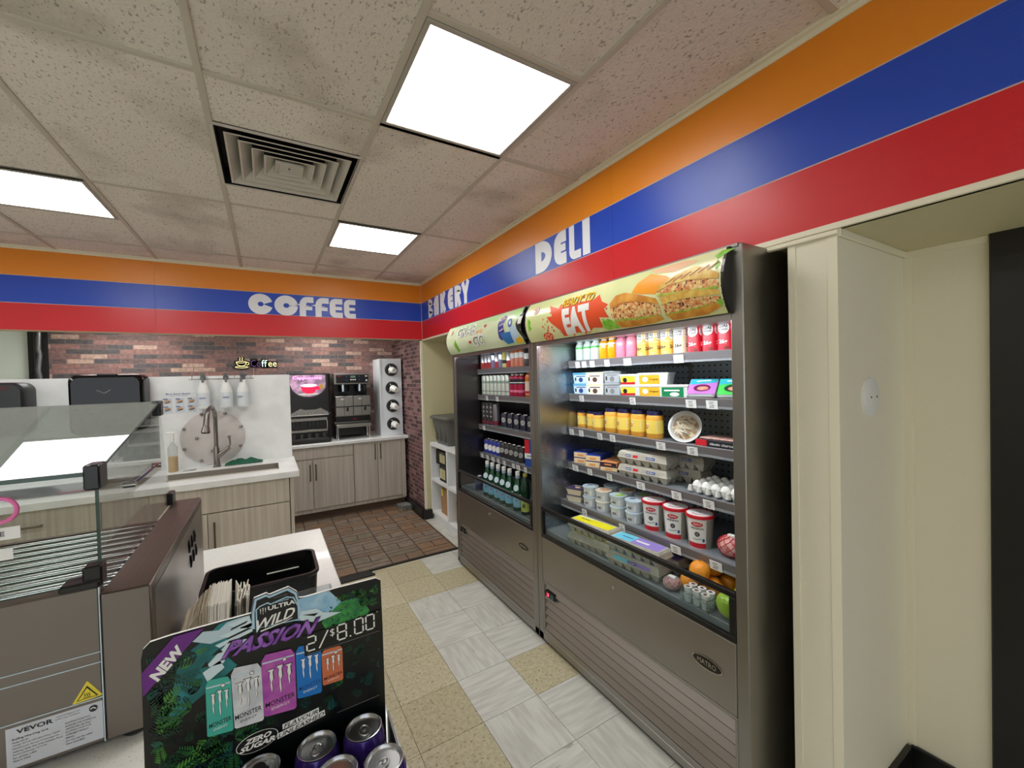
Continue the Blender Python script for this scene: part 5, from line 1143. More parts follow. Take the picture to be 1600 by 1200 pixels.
for dx in (-.003, 0, .003): b.stroke([(-.3092 + dx, 1.0368), (-.3080 + dx, 1.0390), (-.3100 + dx, 1.0410), (-.3085 + dx, 1.0435)], .0009, f4, INK)
b.build('warning_sticker', fp_)
ROL = mat('roller_chrome', (158, 158, 160), .16, metal=1)
for i in range(11):
    b = MB(); y_ = 1.130 + i * .049; b.cyl((-.724, y_, 1.188), (-.288, y_, 1.188), .0135, ROL, 20); b.build('roller', G)
b = MB(); b.box(-.724, 1.10, 1.150, -.288, 1.66, 1.158, STEELX); b.build('drip_tray', G)
def slab_(mb, p, d, m):  # thin slab through four points, thickness vector d
    q_ = [tuple(Vector(a) + Vector(d)) for a in p]; mb.add(list(p) + q_, [(0, 1, 2, 3), (7, 6, 5, 4), (0, 4, 5, 1), (1, 5, 6, 2), (2, 6, 7, 3), (3, 7, 4, 0)], m)
b = MB(); slab_(b, [(-.724, 1.090, 1.449), (-.288, 1.090, 1.449), (-.288, 1.650, 1.563), (-.724, 1.650, 1.563)], (0, -.0008, .006), glass('hood_top_glass', (196, 204, 200), 1.6, fog=.22)); b.box(-.724, 1.0865, 1.448, -.30, 1.0895, 1.456, GE); b.build('top_glass', G)
b = MB(); b.box(-.724, 1.089, 1.245, -.292, 1.094, 1.448, GG); b.build('front_glass', G)
for x in (-.292, -.724):
    b = MB(); slab_(b, [(x, 1.096, 1.226), (x, 1.096, 1.448), (x, 1.650, 1.561), (x, 1.755, 1.226)], (.004, 0, 0), GG); b.box(x - .0005, 1.0945, 1.245, x + .0045, 1.0965, 1.448, GE)
    b.tube([(x + .002, 1.096, 1.450), (x + .002, 1.65, 1.563)], .0022, GE, 6); b.build('side_glass', G)
    for pts in (((-.012, 1.076, 1.422, .012, 1.122, 1.470),), ((-.012, 1.630, 1.525, .010, 1.668, 1.571),), ((-.050, 1.072, 1.236, .006, 1.118, 1.250), (-.020, 1.080, 1.236, .008, 1.110, 1.276)), ((-.008, 1.735, 1.222, .012, 1.79, 1.262),)):
        c_ = MB()
        for a in pts: c_.box(x + a[0], a[1], a[2], x + a[3], a[4], a[5], BLACK, .003)
        if pts[0][2] > 1.4: c_.cyl((x + .010, (pts[0][1] + pts[0][4]) / 2, pts[0][2] + .015), (x + .0062, (pts[0][1] + pts[0][4]) / 2, pts[0][2] + .015), .004, CHROME, 10)
        c_.build('corner_bracket', G)
    c_ = MB(); c_.tube([(x + .010, 1.300, 1.383), (x + .010, 1.574, 1.388)], .003, CHROME, 8)
    for y_ in (1.300, 1.574): c_.cyl((x - .006, y_, 1.384), (x + .016, y_, 1.384), .007, CHROME, 12)
    c_.build('hood_arm', G)
for x in (-.25, -.76):
    for y_ in (1.11, 1.76): b = MB(); b.lathe([(.020, .9205), (.025, .926), (.025, .9405)], BLACK, (x, y_, 0), 18); b.build('rubber_foot', G)
for lab, a, t_ in (('white price card with letter E stuck on the hood front glass', (-.450, 1.350, -.390, 1.372), 'E'), ('lower plain white price card on the hood front glass', (-.450, 1.314, -.400, 1.334), None)):
    b = MB(); b.box(a[0], 1.0878, a[1], a[2], 1.0888, a[3], PAPER)
    if t_: b.text('E', ((-.416, 1.357), (-.409, 1.357), (-.416, 1.365)), pl((0, 1.0874, 0), (1, 0, 0), (0, 0, 1)), INK, .03)
    tag(b.build('price_card', loc=(-.42, 1.095, a[1])), lab, 'price card')
b = MB(); b.tube([(-.412 + .021 * math.cos(t_ * math.pi / 12), 1.083, 1.404 + .021 * math.sin(t_ * math.pi / 12)) for t_ in range(24)], .0036, mat('pink_plastic', (236, 120, 180), .4), 8, close=True); tag(b.build('pink_ring', loc=(-.412, 1.083, 1.38)), 'pink ring stuck on the hood front glass above the price cards', 'ring')

# napkins and caddy
o = thing('counter_caddy', 'black plastic caddy with rounded rim behind the napkins', 'caddy', (-.03, 1.43, .92), 0, None, True); b = MB()
def rring(x0, x1, y0, y1, r, z, n=6):
    out = []
    for cx_, cy_, a0 in ((x1 - r, y1 - r, 0), (x0 + r, y1 - r, 90), (x0 + r, y0 + r, 180), (x1 - r, y0 + r, 270)):
        out += [(cx_ + r * math.cos(math.radians(a0 + 90 * i / n)), cy_ + r * math.sin(math.radians(a0 + 90 * i / n)), z) for i in range(n + 1)]
    return out
def loft(mb, rings, m, capb=True, capt=False, smooth=True):
    n = len(rings[0]); vs = [p for r_ in rings for p in r_]
    mb.add(vs, [(k_ * n + i, k_ * n + (i + 1) % n, (k_ + 1) * n + (i + 1) % n, (k_ + 1) * n + i) for k_ in range(len(rings) - 1) for i in range(n)], m, smooth)
    if capb: mb.add(rings[0], [list(range(n))[::-1]], m)
    if capt: mb.add(rings[-1], [list(range(n))], m)
loft(b, [rring(-.165, .105, 1.34, 1.52, .03, .9205), rring(-.170, .112, 1.335, 1.53, .03, 1.045), rring(-.175, .117, 1.33, 1.535, .034, 1.050), rring(-.175, .117, 1.33, 1.535, .034, 1.058), rring(-.166, .108, 1.339, 1.526, .028, 1.058), rring(-.158, .100, 1.348, 1.512, .026, .930)], BLACK)
b.add(rring(-.158, .100, 1.348, 1.512, .026, .930), [list(range(28))], BLACKM); b.build('bin', o)
b = MB()
for i in range(7): b.box(-.05 + i * .02, 1.505, .97 + .004 * (i % 3), -.045 + i * .02, 1.5125, .974 + .004 * (i % 3), WHITE)  # white glints inside the caddy, highlights put in as colour
b.box(-.02, 1.5115, 1.01, .07, 1.5165, 1.0125, WHITE); b.build('slots', o)
o = thing('napkin_stack', 'thick fanned stack of white and kraft napkins', 'napkins', (-.135, 1.26, .92), 0, None, True)
NK, NW = mat('napkin_kraft', (214, 202, 180), .9, rgb2=(196, 184, 162), nscale=20), mat('napkin_white', (240, 236, 226), .9)
rn = random.Random(8); 
for part_, m_, xa, xb, n_ in (('kraft_napkins', NK, -.204, -.146, 28), ('white_napkins', NW, -.145, -.103, 22)):
    b = MB()
    for i in range(n_):
        x = xa + (xb - xa) * i / n_; w_ = (xb - xa) / n_ * .8; dz = rn.uniform(-.003, .003) + (.0 if m_ is NW else (i / n_ - 1) * .06); y_ = 1.20 + rn.uniform(-.004, .004)
        b.add([(x, y_, .921), (x + w_, y_, .921), (x + w_, y_ + .115, .921), (x, y_ + .115, .921), (x + .006, y_ + .02, 1.085 + dz), (x + .006 + w_, y_ + .02, 1.085 + dz), (x + .006 + w_, y_ + .125, 1.095 + dz), (x + .006, y_ + .125, 1.095 + dz)],
              [(3, 2, 1, 0), (4, 5, 6, 7), (0, 1, 5, 4), (1, 2, 6, 5), (2, 3, 7, 6), (3, 0, 4, 7)], m_)
    b.build(part_, o)
o = thing('napkin_bundle', 'crumpled white napkins leaning beside the thick stack', 'napkins', (-.06, 1.26, .92), 0, None, True); b = MB()
for i in range(7):
    x = -.098 + i * .0042; pts = [(x + rn.uniform(-.002, .002), 1.21 + .02 * j, 0) for j in range(6)]
    vs = [(p[0], p[1], .921) for p in pts] + [(p[0] + .012 + rn.uniform(-.004, .004), p[1] + .01, 1.08 + rn.uniform(-.012, .012)) for p in pts]; b.add(vs + [(v[0] + .0018, v[1], v[2]) for v in vs], [(j, j + 1, j + 7, j + 6) for j in range(5)] + [(j + 18, j + 19, j + 13, j + 12) for j in range(5)] + [(j + 6, j + 7, j + 19, j + 18) for j in range(5)], NW)
b.build('napkins', o)
o = thing('acrylic_holder', 'small clear acrylic holder with white card behind the display', 'holder', (.09, 1.2, .92), 0, None, True); b = MB()
for a in ((.03, 1.15, .9205, .135, 1.155, 1.05), (.03, 1.245, .9205, .135, 1.25, 1.05), (.03, 1.155, .9205, .034, 1.245, 1.05), (.131, 1.155, .9205, .135, 1.245, 1.05)): b.box(*a, glass('acrylic', (240, 244, 246)))
b.build('walls', o); b = MB(); b.box(.04, 1.156, .9205, .085, 1.159, 1.045, PAPER); b.build('card', o)

# ------------------------------------------------------------------ energy drink display
D = thing('drink_display', 'black jungle-print cardboard energy drink display tray on the counter', 'display', (0, .62, .92), 0, None, True)
CY = .712
CB_ = mat('card_black', (8, 12, 12), .3)
JG = []
for i, c_ in enumerate(((10, 34, 26), (18, 56, 36), (34, 92, 44), (70, 130, 50), (14, 60, 58), (26, 84, 78), (120, 160, 60))): JG.append(mat('jungle_%d' % i, c_, .35))
out_ = [(.156, .925), (.1555, 1.1956), (.1545, 1.2765), (.1467, 1.2821), (.0895, 1.283), (.040, 1.2822), (.0314, 1.2835), (.0291, 1.2938), (.0178, 1.3045), (-.0076, 1.2999), (-.0111, 1.3035), (-.0270, 1.3003), (-.0310, 1.2792), (-.0862, 1.2790), (-.1233, 1.2787), (-.1444, 1.2770), (-.1515, 1.2700), (-.1540, 1.2560), (-.156, .925)]
b = MB(); fb_ = pl((0, CY, 0), (1, 0, 0), (0, 0, 1)); b.poly(out_, fb_, CB_)
n_ = len(out_); b.add([(x, CY, z) for x, z in out_] + [(x, CY + .004, z) for x, z in out_], [(i, (i + 1) % n_, (i + 1) % n_ + n_, i + n_) for i in range(n_)], PAPER)
b.poly(out_, pl((0, CY + .004, 0), (1, 0, 0), (0, 0, 1)), mat('card_kraft', (150, 120, 90), .8))
lay = lambda k_: pl((0, CY - .00025 * k_, 0), (1, 0, 0), (0, 0, 1))
L1, L2, L3, L4, L5, L6, L7 = [lay(k_) for k_ in range(1, 8)]
def inside(x, z): return -.150 < x < .150 and z < 1.272
SKY, TEAL, WSH = mat('card_sky', (120, 176, 214), .35, rgb2=(170, 206, 226), nscale=40), mat('card_teal', (36, 130, 136), .35, rgb2=(20, 96, 96), nscale=35), mat('card_splash', (206, 226, 232), .35)
b.poly([(-.118, 1.2296), (-.106, 1.2488), (-.0936, 1.2558), (-.0789, 1.2680), (-.0688, 1.2767), (-.045, 1.278), (-.0631, 1.2636), (-.060, 1.2475), (-.0697, 1.2390), (-.05, 1.21), (-.08, 1.19), (-.13, 1.16)], L1, TEAL)
b.poly([(.0300, 1.2812), (.0367, 1.2822), (.0654, 1.2822), (.0742, 1.2820), (.0886, 1.2630), (.1005, 1.2494), (.0729, 1.2417), (.0498, 1.2424), (.0206, 1.2512)], L1, SKY)
b.poly([(-.10, 1.262), (-.088, 1.272), (-.07, 1.268), (-.06, 1.276), (-.045, 1.2775), (-.033, 1.2775), (-.030, 1.262), (-.05, 1.256), (-.08, 1.252)], L2, mat('card_paleice', (186, 206, 216), .35))
b.poly([(.0791, 1.2495), (.0907, 1.2590), (.1007, 1.2600), (.1196, 1.2586), (.1350, 1.2317), (.1250, 1.2131), (.1150, 1.2111), (.0943, 1.2135), (.0666, 1.2237), (.062, 1.235)], L2, mat('card_bush', (30, 110, 62), .35, rgb2=(60, 150, 70), nscale=90))
rn = random.Random(21)
def leaf(x, z, L_, a, m, fn, wd=.22):
    pts = []; ca, sa = math.cos(a), math.sin(a)
    for t_, w_ in ((0, 0), (.3, 1), (.65, .8), (1, 0), (.65, -.8), (.3, -1)):
        u, v = t_ * L_, w_ * L_ * wd; pts.append((x + u * ca - v * sa, z + u * sa + v * ca))
    if all(inside(*p) for p in pts): b.poly(pts, fn, m)
def frond(x, z, L_, a, m, fn, k_=6):
    for i in range(k_):
        t_ = i / k_; px_, pz_ = x + math.cos(a) * L_ * t_, z + math.sin(a) * L_ * t_
        for s_ in (-1, 1): leaf(px_, pz_, L_ * .5 * (1 - t_ * .5), a + s_ * .9, m, fn, .13)
for i in range(150):
    x, z = rn.uniform(-.152, -.055), rn.uniform(.98, 1.245)
    if z > 1.15 and x > -.09: continue
    frond(x, z, rn.uniform(.008, .030), rn.uniform(-.6, 3.6), JG[rn.choice((0, 1, 1, 2, 2, 4, 5, 3 if z > 1.05 else 0))], L3 if i % 2 else L4)
for i in range(70):
    x, z = rn.uniform(.055, .150), rn.uniform(1.09, 1.21) if i % 3 else rn.uniform(1.24, 1.27)
    if 1.13 < z < 1.205 and x < .093: continue
    if i % 3 == 0: x = rn.uniform(.105, .15)
    frond(x, z, rn.uniform(.008, .020), rn.uniform(-.6, 3.6), JG[rn.choice((0, 1, 1, 2, 2, 4, 5))], L3 if i % 2 else L4)
for i in range(24): frond(rn.uniform(-.05, .06), rn.uniform(1.092, 1.13), rn.uniform(.008, .016), rn.uniform(.2, 2.9), JG[rn.choice((0, 0, 1, 4))], L3)
for i in range(40): leaf(rn.uniform(.07, .125), rn.uniform(1.217, 1.253), .006, rn.uniform(0, 6), JG[rn.choice((2, 3, 1, 5))], L3)
for x, z, a in ((-.137, 1.178, .3), (-.13, 1.19, .9), (-.142, 1.16, -.2), (.128, 1.262, 2.6), (.135, 1.265, .4), (.105, 1.272, 3.4)): frond(x, z, .022, a, JG[3], L4)
# splashes behind the title
for pts in ([(-.0845, 1.2240), (-.0579, 1.2490), (-.0361, 1.2442), (-.0265, 1.2287), (-.0558, 1.2394), (-.0660, 1.2197), (-.0824, 1.2203)], [(-.06, 1.272), (-.034, 1.277), (-.028, 1.258), (-.044, 1.262)], [(.0276, 1.2627), (.0558, 1.2601), (.0643, 1.2510), (.0910, 1.2428), (.0551, 1.2378), (.0327, 1.2484)], [(-.07, 1.259), (-.03, 1.266), (-.026, 1.262), (-.06, 1.254)], [(-.075, 1.248), (-.03, 1.258), (-.03, 1.253), (-.07, 1.243)], [(-.09, 1.215), (-.07, 1.225), (-.065, 1.213), (-.085, 1.200)]): b.poly(pts, L4, WSH)
for pts in ([(-.055, 1.266), (-.035, 1.271), (-.037, 1.268), (-.057, 1.263)], [(.035, 1.256), (.058, 1.252), (.052, 1.249)], [(-.08, 1.235), (-.07, 1.242), (-.066, 1.236)], [(-.092, 1.222), (-.085, 1.229), (-.083, 1.222)]): b.poly(pts, L5, CB_)
ICE = mat('card_iceblue', (172, 206, 226), .3)
def off(pts, k_): 
    cx_ = sum(p[0] for p in pts) / len(pts); cz_ = sum(p[1] for p in pts) / len(pts); return [(cx_ + (p[0] - cx_) * k_, cz_ + (p[1] - cz_) * k_) for p in pts]
b.poly([(-.0308, 1.2560), (-.0300, 1.2792), (-.0260, 1.2993), (-.0115, 1.3025), (-.0076, 1.2989), (.0175, 1.3035), (.0283, 1.2933), (.0310, 1.2800), (.034, 1.262), (.030, 1.250)], L5, ICE)
b.poly([(-.0270, 1.2560), (-.0268, 1.2792), (-.0235, 1.2965), (-.0115, 1.2990), (-.0076, 1.2955), (.0160, 1.3000), (.0255, 1.2913), (.0290, 1.2780), (.029, 1.252)], L6, CB_)
b.stroke([(-.0245, 1.250), (-.0245, 1.2830), (-.0200, 1.2868), (-.0100, 1.2892), (-.0062, 1.2860), (.0150, 1.2905), (.0240, 1.2870), (.030, 1.272)], .0018, L7, ICE)
L8, L9, L10, L11 = [lay(k_) for k_ in range(8, 12)]
def claw(x0, z0, x1, z1, m, fn, edge=None, fe=None):
    w_, h_ = x1 - x0, z1 - z0
    for i, (cx_, ln) in enumerate(((.14, .86), (.5, 1.0), (.86, .80))):
        pts = [(cx_ - .13, 1 - .06 * abs(i - 1)), (cx_ + .13, 1 - .06 * abs(i - 1)), (cx_ + .07, .86), (cx_ + .09, .6), (cx_ + .02, .5), (cx_ + .05, 1 - ln + .15), (cx_ + .02, 1 - ln), (cx_ - .03, 1 - ln + .25), (cx_ - .02, .55), (cx_ - .06, .7), (cx_ - .03, .88)]
        if edge: b.poly([(x0 + (cx_ + (p[0] - cx_) * 1.5) * w_, z0 + (p[1] * 1.04 - .02) * h_) for p in pts], fe, edge)
        b.poly([(x0 + p[0] * w_, z0 + p[1] * h_) for p in pts], fn, m)
claw(-.0205, 1.2730, -.0118, 1.2835, WHITE, L8)
b.text('MONSTER', ((.000, 1.2858), (.018, 1.2858), (.000, 1.2880)), L8, ICE, .02); b.text('MONSTER', ((-.002, 1.2932), (.016, 1.2940), (-.002, 1.2950)), L8, GREY, .0)
b.text('ULTRA', ((-.0098, 1.2773), (.0262, 1.2773), (-.0098, 1.2838)), L8, WHITE, .03)
b.text('WILD', ((-.0250, 1.2520), (.0255, 1.2585), (-.0250, 1.2670)), L9, WHITE, .02, .35); b.stroke([(-.020, 1.2500), (.010, 1.2540), (.022, 1.2572)], .0022, L9, WHITE, .0006)
PV, PV2 = mat('card_violet', (122, 60, 160), .35, rgb2=(160, 110, 200), nscale=60), mat('card_deepviolet', (40, 14, 60), .35)
b.text('PASSION', ((-.0700, 1.2245), (.0530, 1.2215), (-.0620, 1.2500)), L9, PV2, .07, .3); b.text('PASSION', ((-.0685, 1.2262), (.0525, 1.2232), (-.0605, 1.2482)), L10, PV, .03, .3)
b.poly([(.0348, 1.2225), (.1525, 1.2277), (.1530, 1.1907), (.0365, 1.1907)], L7, CB_); b.stroke([(.040, 1.1925), (.150, 1.1925)], .0006, L8, GREY)
def seg(x0, z0, w_, h_, s_):
    S_ = {'a': ((.1, 1), (.9, 1)), 'b': ((1, .95), (1, .55)), 'c': ((1, .45), (1, .05)), 'd': ((.1, 0), (.9, 0)), 'e': ((0, .45), (0, .05)), 'f': ((0, .95), (0, .55)), 'g': ((.1, .5), (.9, .5))}
    for c_ in s_: (a, c1), (d_, e_) = S_[c_]; b.stroke([(x0 + a * w_, z0 + c1 * h_), (x0 + d_ * w_, z0 + e_ * h_)], .0023, L9, WHITE)
seg(.0400, 1.1975, .0125, .0215, 'abged'); b.stroke([(.0572, 1.1966), (.0705, 1.2212)], .0022, L9, WHITE)
b.text('$', ((.0734, 1.2082), (.0800, 1.2082), (.0734, 1.2210)), L9, WHITE, .0); seg(.0845, 1.1993, .0130, .0240, 'abcdefg'); b.disc(.1036, 1.2000, .0014, L9, WHITE, 10); seg(.1105, 1.2000, .0130, .0240, 'abcdef'); seg(.1283, 1.2005, .0130, .0240, 'abcdef'); b.disc(.1465, 1.2262, .0008, L9, WHITE, 8)
RB = mat('card_ribbon', (104, 34, 130), .35); b.poly([(-.1195, 1.2766), (-.0862, 1.2777), (-.1532, 1.2085), (-.1535, 1.2400)], L8, RB); b.text('NEW', ((-.1374, 1.2222), (-.1075, 1.2545), (-.1462, 1.2335)), L9, WHITE, .05)
for q_, m_, em, mc in ((((.0600, 1.1907), (.0908, 1.1895), (.0906, 1.1328), (.0606, 1.1342)), mat('can_orange_art', (206, 112, 74), .35), INK, WHITE), (((.0244, 1.2090), (.0596, 1.2050), (.0588, 1.1251), (.0247, 1.1284)), mat('can_blue_art', (24, 116, 196), .35), NB, WHITE),
                       (((-.0875, 1.2022), (-.0583, 1.1991), (-.0573, 1.1188), (-.0877, 1.1225)), mat('can_teal_art', (70, 176, 160), .35), DARK, WHITE), (((-.0580, 1.2078), (-.0209, 1.2039), (-.0199, 1.1165), (-.0560, 1.1192)), mat('can_white_art', (196, 200, 206), .35, rgb2=(220, 222, 226), nscale=60), INK, WHITE),
                       (((-.0207, 1.2130), (.0231, 1.2100), (.0229, 1.1159), (-.0197, 1.1205)), mat('can_purple_art', (166, 72, 170), .35, rgb2=(186, 96, 176), nscale=50), INK, WHITE)):
    (xa, za), (xb, zb), (xc, zc), (xd, zd) = q_; w_, h_ = xb - xa, za - zd; k_ = .06 * w_
    fnA, fnB, fnC, fnD = (L5, L6, L7, L8) if xa < -.03 or xa > .02 else (L8, L9, L10, L11)
    b.poly([(xd + k_, zd), (xc - k_, zc), (xc, zc + k_), (xb, zb - .10 * h_), (xb - .12 * w_, zb), (xa + .12 * w_, za), (xa, za - .10 * h_), (xd, zd + k_)], fnA, m_)
    b.stroke([(xa + .03 * w_, za - .13 * h_), (xb - .03 * w_, zb - .12 * h_)], .0022, fnB, ALU if 0 else FOIL); b.disc(xa + w_ * .68, za - .17 * h_, .0030, fnB, INK, 14); b.disc(xa + w_ * .68, za - .17 * h_, .0022, fnC, WHITE, 14)
    claw(xa + .16 * w_, zd + .30 * h_, xa + .90 * w_, za - .24 * h_, mc, fnC, em, fnB)
    b.text('MONSTER', ((xa + .08 * w_, zd + .14 * h_), (xa + .96 * w_, zd + .16 * h_), (xa + .08 * w_, zd + .22 * h_)), fnB, em, .01); b.text('ENERGY', ((xa + .25 * w_, zd + .07 * h_), (xa + .80 * w_, zd + .085 * h_), (xa + .25 * w_, zd + .11 * h_)), fnB, WHITE if m_.name != 'can_white_art' else INK, .0)
b.disc(-.0290, 1.0890, .0265, L6, WHITE, 40, .0140, ang=.05); b.disc(-.0290, 1.0890, .0257, L7, CB_, 40, .0134, ang=.05)
b.text('ZERO', ((-.0455, 1.0898), (-.0115, 1.0898), (-.0445, 1.0975)), L8, WHITE, .04, .2); b.text('SUGAR', ((-.0515, 1.0808), (-.0065, 1.0808), (-.0505, 1.0885)), L8, WHITE, .04, .2)
b.poly([(.0034, 1.0912), (.0536, 1.0940), (.0533, 1.1032), (.0034, 1.0990)], L6, WHITE); b.poly([(-.0038, 1.0796), (.0623, 1.0867), (.0616, 1.0960), (-.0038, 1.0879)], L6, WHITE)
b.text('FLAVOUR', ((.0050, 1.0922), (.0522, 1.0950), (.0055, 1.0985)), L7, INK, .015, .2); b.text('UNLEASHED', ((-.0025, 1.0806), (.0608, 1.0874), (-.0020, 1.0870)), L7, INK, .015, .2)
b.stroke([(.0798, 1.0825), (.1462, 1.0832)], .0006, L5, GREY)
b.build('header_card', D)
b = MB(); PE_ = mat('tray_purple_edge', (90, 30, 110), .4)
b.box(-.156, .47, .9205, .160, .711, .9225, CB_); b.box(-.156, .47, .9205, .160, .473, .99, CB_)
for x in (-.160, .158):
    b.add([(x, .47, .9205), (x, .711, .9205), (x, .711, 1.050), (x, .47, 1.0), (x + .003, .47, .9205), (x + .003, .711, .9205), (x + .003, .711, 1.050), (x + .003, .47, 1.0)], [(0, 3, 2, 1), (4, 5, 6, 7), (0, 1, 5, 4), (1, 2, 6, 5), (2, 3, 7, 6), (3, 0, 4, 7)], CB_)
    b.add([(x + .0032, .47, .985), (x + .0032, .711, 1.0), (x + .0032, .711, 1.006), (x + .0032, .47, .992)], [(0, 1, 2, 3)], PE_)
b.build('tray', D)
VI = mat('can_deep_violet', (60, 40, 120), .25, metal=.4, rgb2=(90, 70, 150), nscale=40)
def ultra(b, r, h):
    f_, f2_ = cm(r, dr=.0008), cm(r, dr=.0014)
    for a in (-1.2, .1, 1.4):
        b.text('ZERO SUGAR', ((a * r - .016, h * .775), (a * r + .016, h * .775), (a * r - .016, h * .775 + .0055)), f_, WHITE, .01); b.text('SANS SUCRE', ((a * r - .014, h * .72), (a * r + .014, h * .72), (a * r - .014, h * .72 + .004)), f_, WHITE, .0)
    b.lathe([(r + .0004, h * .62), (r + .0004, h * .67)], FOIL, n=24, cap=False); b.disc(0, h * .64, .006, f2_, INK, 14)
    b.text('MONSTER', ((-.018, h * .18), (.018, h * .18), (-.018, h * .18 + .008)), f_, INK, .02)
k = can('energy_drink_can', '', 'purple energy cans in the display tray', .0308, .150, VI, ultra)
AF = math.radians(262)
spots = [(.113, .672, 'purple energy can at the right rear of the tray, beside its edge'), (.047, .676, 'purple energy can at the rear, second from the right'), (.0665, .615, 'purple energy can in front row, between two others'), (.1265, .598, 'purple energy can at the front right corner'), (.003, .617, 'purple energy can lowest in the photo, mostly cut off')]
for i, (x, y, l_) in enumerate(spots):
    if i == 0: k.location = (x, y, .9225); k.rotation_euler = (0, 0, AF + .3); k['label'] = l_
    else: dup(k, (x, y, .9225), AF + (.3, -.15, .9, -.7, .2)[i], l_)
k = can('energy_drink_can', 'black topped energy can at the left in the tray', None, .0308, .150, BLACK, None); k.location = (-.028, .677, .9225)
for c_ in kids(k):
    if c_.name.startswith('lid'): m_ = MB(); m_.disc(0, 0, .014, top(.1500), BLACKM, 18, .010); c2_ = m_.build('opening', c_)
k2 = kids(C1)

# ------------------------------------------------------------------ kitchen: sink run
o = thing('sink_counter', 'white quartz countertop with undermount sink cut-out', 'countertop', (-1.4, 3.9, .89), 0, None, True)
b = MB(); zt = .94
for a in ((-3.2, 3.545, .19, 3.715), (-3.2, 4.03, .19, 4.279), (.06, 3.715, .19, 4.03), (-3.2, 3.715, -1.72, 4.03)): b.box(a[0], a[1], .895, a[2], a[3], zt, QUARTZP, .0015)
b.build('slab', o)
b = MB(); b.box(-1.72, 3.715, .70, .06, 3.718, .936, STEELX); b.box(-1.72, 4.027, .70, .06, 4.03, .936, STEELX); b.box(-1.72, 3.715, .70, -1.717, 4.03, .936, STEELX); b.box(.057, 3.715, .70, .06, 4.03, .936, STEELX); b.box(-1.72, 3.715, .69, .06, 4.03, .70, STEELX); b.build('sink_basin', o)
o = thing('drain_rack', 'ribbed steel drain rack over the left of the sink', 'rack', (-1.25, 3.87, zt), 0, None, True); b = MB()
for i in range(26): b.cyl((-1.70, 3.70 + i * .0145, zt + .006), (-.80, 3.70 + i * .0145, zt + .006), .0045, CHROME, 8)
b.build('rods', o); b = MB(); b.box(-1.70, 3.69, zt + .0005, -1.69, 4.08, zt + .012, CHROME); b.box(-.81, 3.69, zt + .0005, -.80, 4.08, zt + .012, CHROME); b.build('rails', o)
HB = mat('handle_bronze', (104, 94, 86), .3, metal=.8)
def handle(p0, p1, parent, out=(0, -.03, 0)):
    b = MB(); v0, v1, w_ = Vector(p0), Vector(p1), Vector(out); d_ = (v1 - v0).normalized() * .012
    b.tube([v0 + w_, v1 + w_], .006, HB, 8); b.cyl(v0 + d_, v0 + d_ + w_, .005, HB, 8); b.cyl(v1 - d_, v1 - d_ + w_, .005, HB, 8); return b.build('handle', parent)
KICK = mat('toe_kick_brown', (94, 74, 58), .6)
def cabinet(lab, x0, x1, y0, y1, z1, fronts, filler=()):
    o = thing('base_cabinet', lab, 'cabinet', ((x0 + x1) / 2, (y0 + y1) / 2, 0), 0, None, True)
    b = MB(); b.box(x0, y0 + .02, .10, x1, y1, z1, WOOD); b.box(x0, y0 + .08, .0, x1, y1, .10, KICK)
    for a in filler: b.box(a[0], y0, .12, a[1], y0 + .02, z1, WOOD, .001)
    b.build('carcass', o)
    for (nm, a, za, c, zb, hd) in fronts:
        b = MB(); b.box(a + .002, y0, za + .002, c - .002, y0 + .0195, zb - .002, WOOD, .0015); p = b.build(nm, o)
        if hd: handle((hd[0], y0, hd[1]), (hd[2], y0, hd[3]), p)
    return o
cabinet('sink base cabinet with wide false front and tall handled door', -.93, .122, 3.57, 4.27, .893, [('drawer_front', -.93, .71, .122, .893, None), ('door', -.39, .105, .122, .706, (-.350, .40, -.350, .65)), ('door', -.93, .105, -.39, .706, (-.43, .40, -.43, .65))])
b = MB(); b.box(.126, 3.565, 0, .148, 4.27, .893, WOOD, .001); tag(b.build('end_panel', loc=(.137, 3.9, 0)), 'laminate end panel closing the sink cabinet run', 'end panel')
cabinet('drawer cabinet left of the sink, seen through the grill glass', -1.92, -.932, 3.57, 4.27, .893, [('drawer', -1.92, .70, -.932, .893, (-1.62, .80, -1.18, .80)), ('drawer', -1.92, .42, -.932, .696, (-1.62, .56, -1.18, .56)), ('drawer', -1.92, .105, -.932, .416, (-1.62, .26, -1.18, .26))])
w = MB(); w.box(-3.2, 4.2805, 0, .178, 4.335, 1.692, QUARTZP, .002); struct('wall_backsplash', w)
# far run
cabinet('far base cabinet under the cappuccino machine, wide drawer over two doors', -.25, .868, 5.24, 5.74, .865, [('drawer', -.25, .727, .868, .865, None), ('door', .423, .147, .868, .722, (.452, .48, .452, .67)), ('door', -.10, .147, .419, .722, (.392, .48, .392, .67))])
cabinet('far base cabinet with two tall doors below the coffee brewer', .872, 1.50, 5.24, 5.74, .865, [('door', .872, .147, 1.150, .865, (1.118, .64, 1.118, .835)), ('door', 1.154, .147, 1.445, .865, (1.184, .64, 1.184, .835))], [(1.447, 1.50)])
cabinet('far base cabinet mostly hidden behind the white divider', -1.2, -.252, 5.24, 5.74, .865, [('door', -1.2, .147, -.252, .865, None)])
b = MB(); b.box(-1.3, 5.20, .866, 1.534, 5.749, .902, QUARTZP, .003); tag(b.build('far_countertop', loc=(.1, 5.47, .866)), 'white countertop carrying the coffee machines along the brick wall', 'countertop')
b = MB()
for x, y, s_ in ((1.38, 5.0, .1), (1.44, 5.1, .08), (1.36, 5.12, .07)): b.box(x, y, .010, x + .12, y + .10, .010 + s_ * .55, mat('grey_rubble', (96, 98, 96), .9, bump=.8, bscale=40, rgb2=(130, 130, 124), nscale=30), .006)
tag(b.build('grey_block', loc=(1.42, 5.06, .01)), 'rough grey block on the pavers in the corner by the cabinets', 'block')
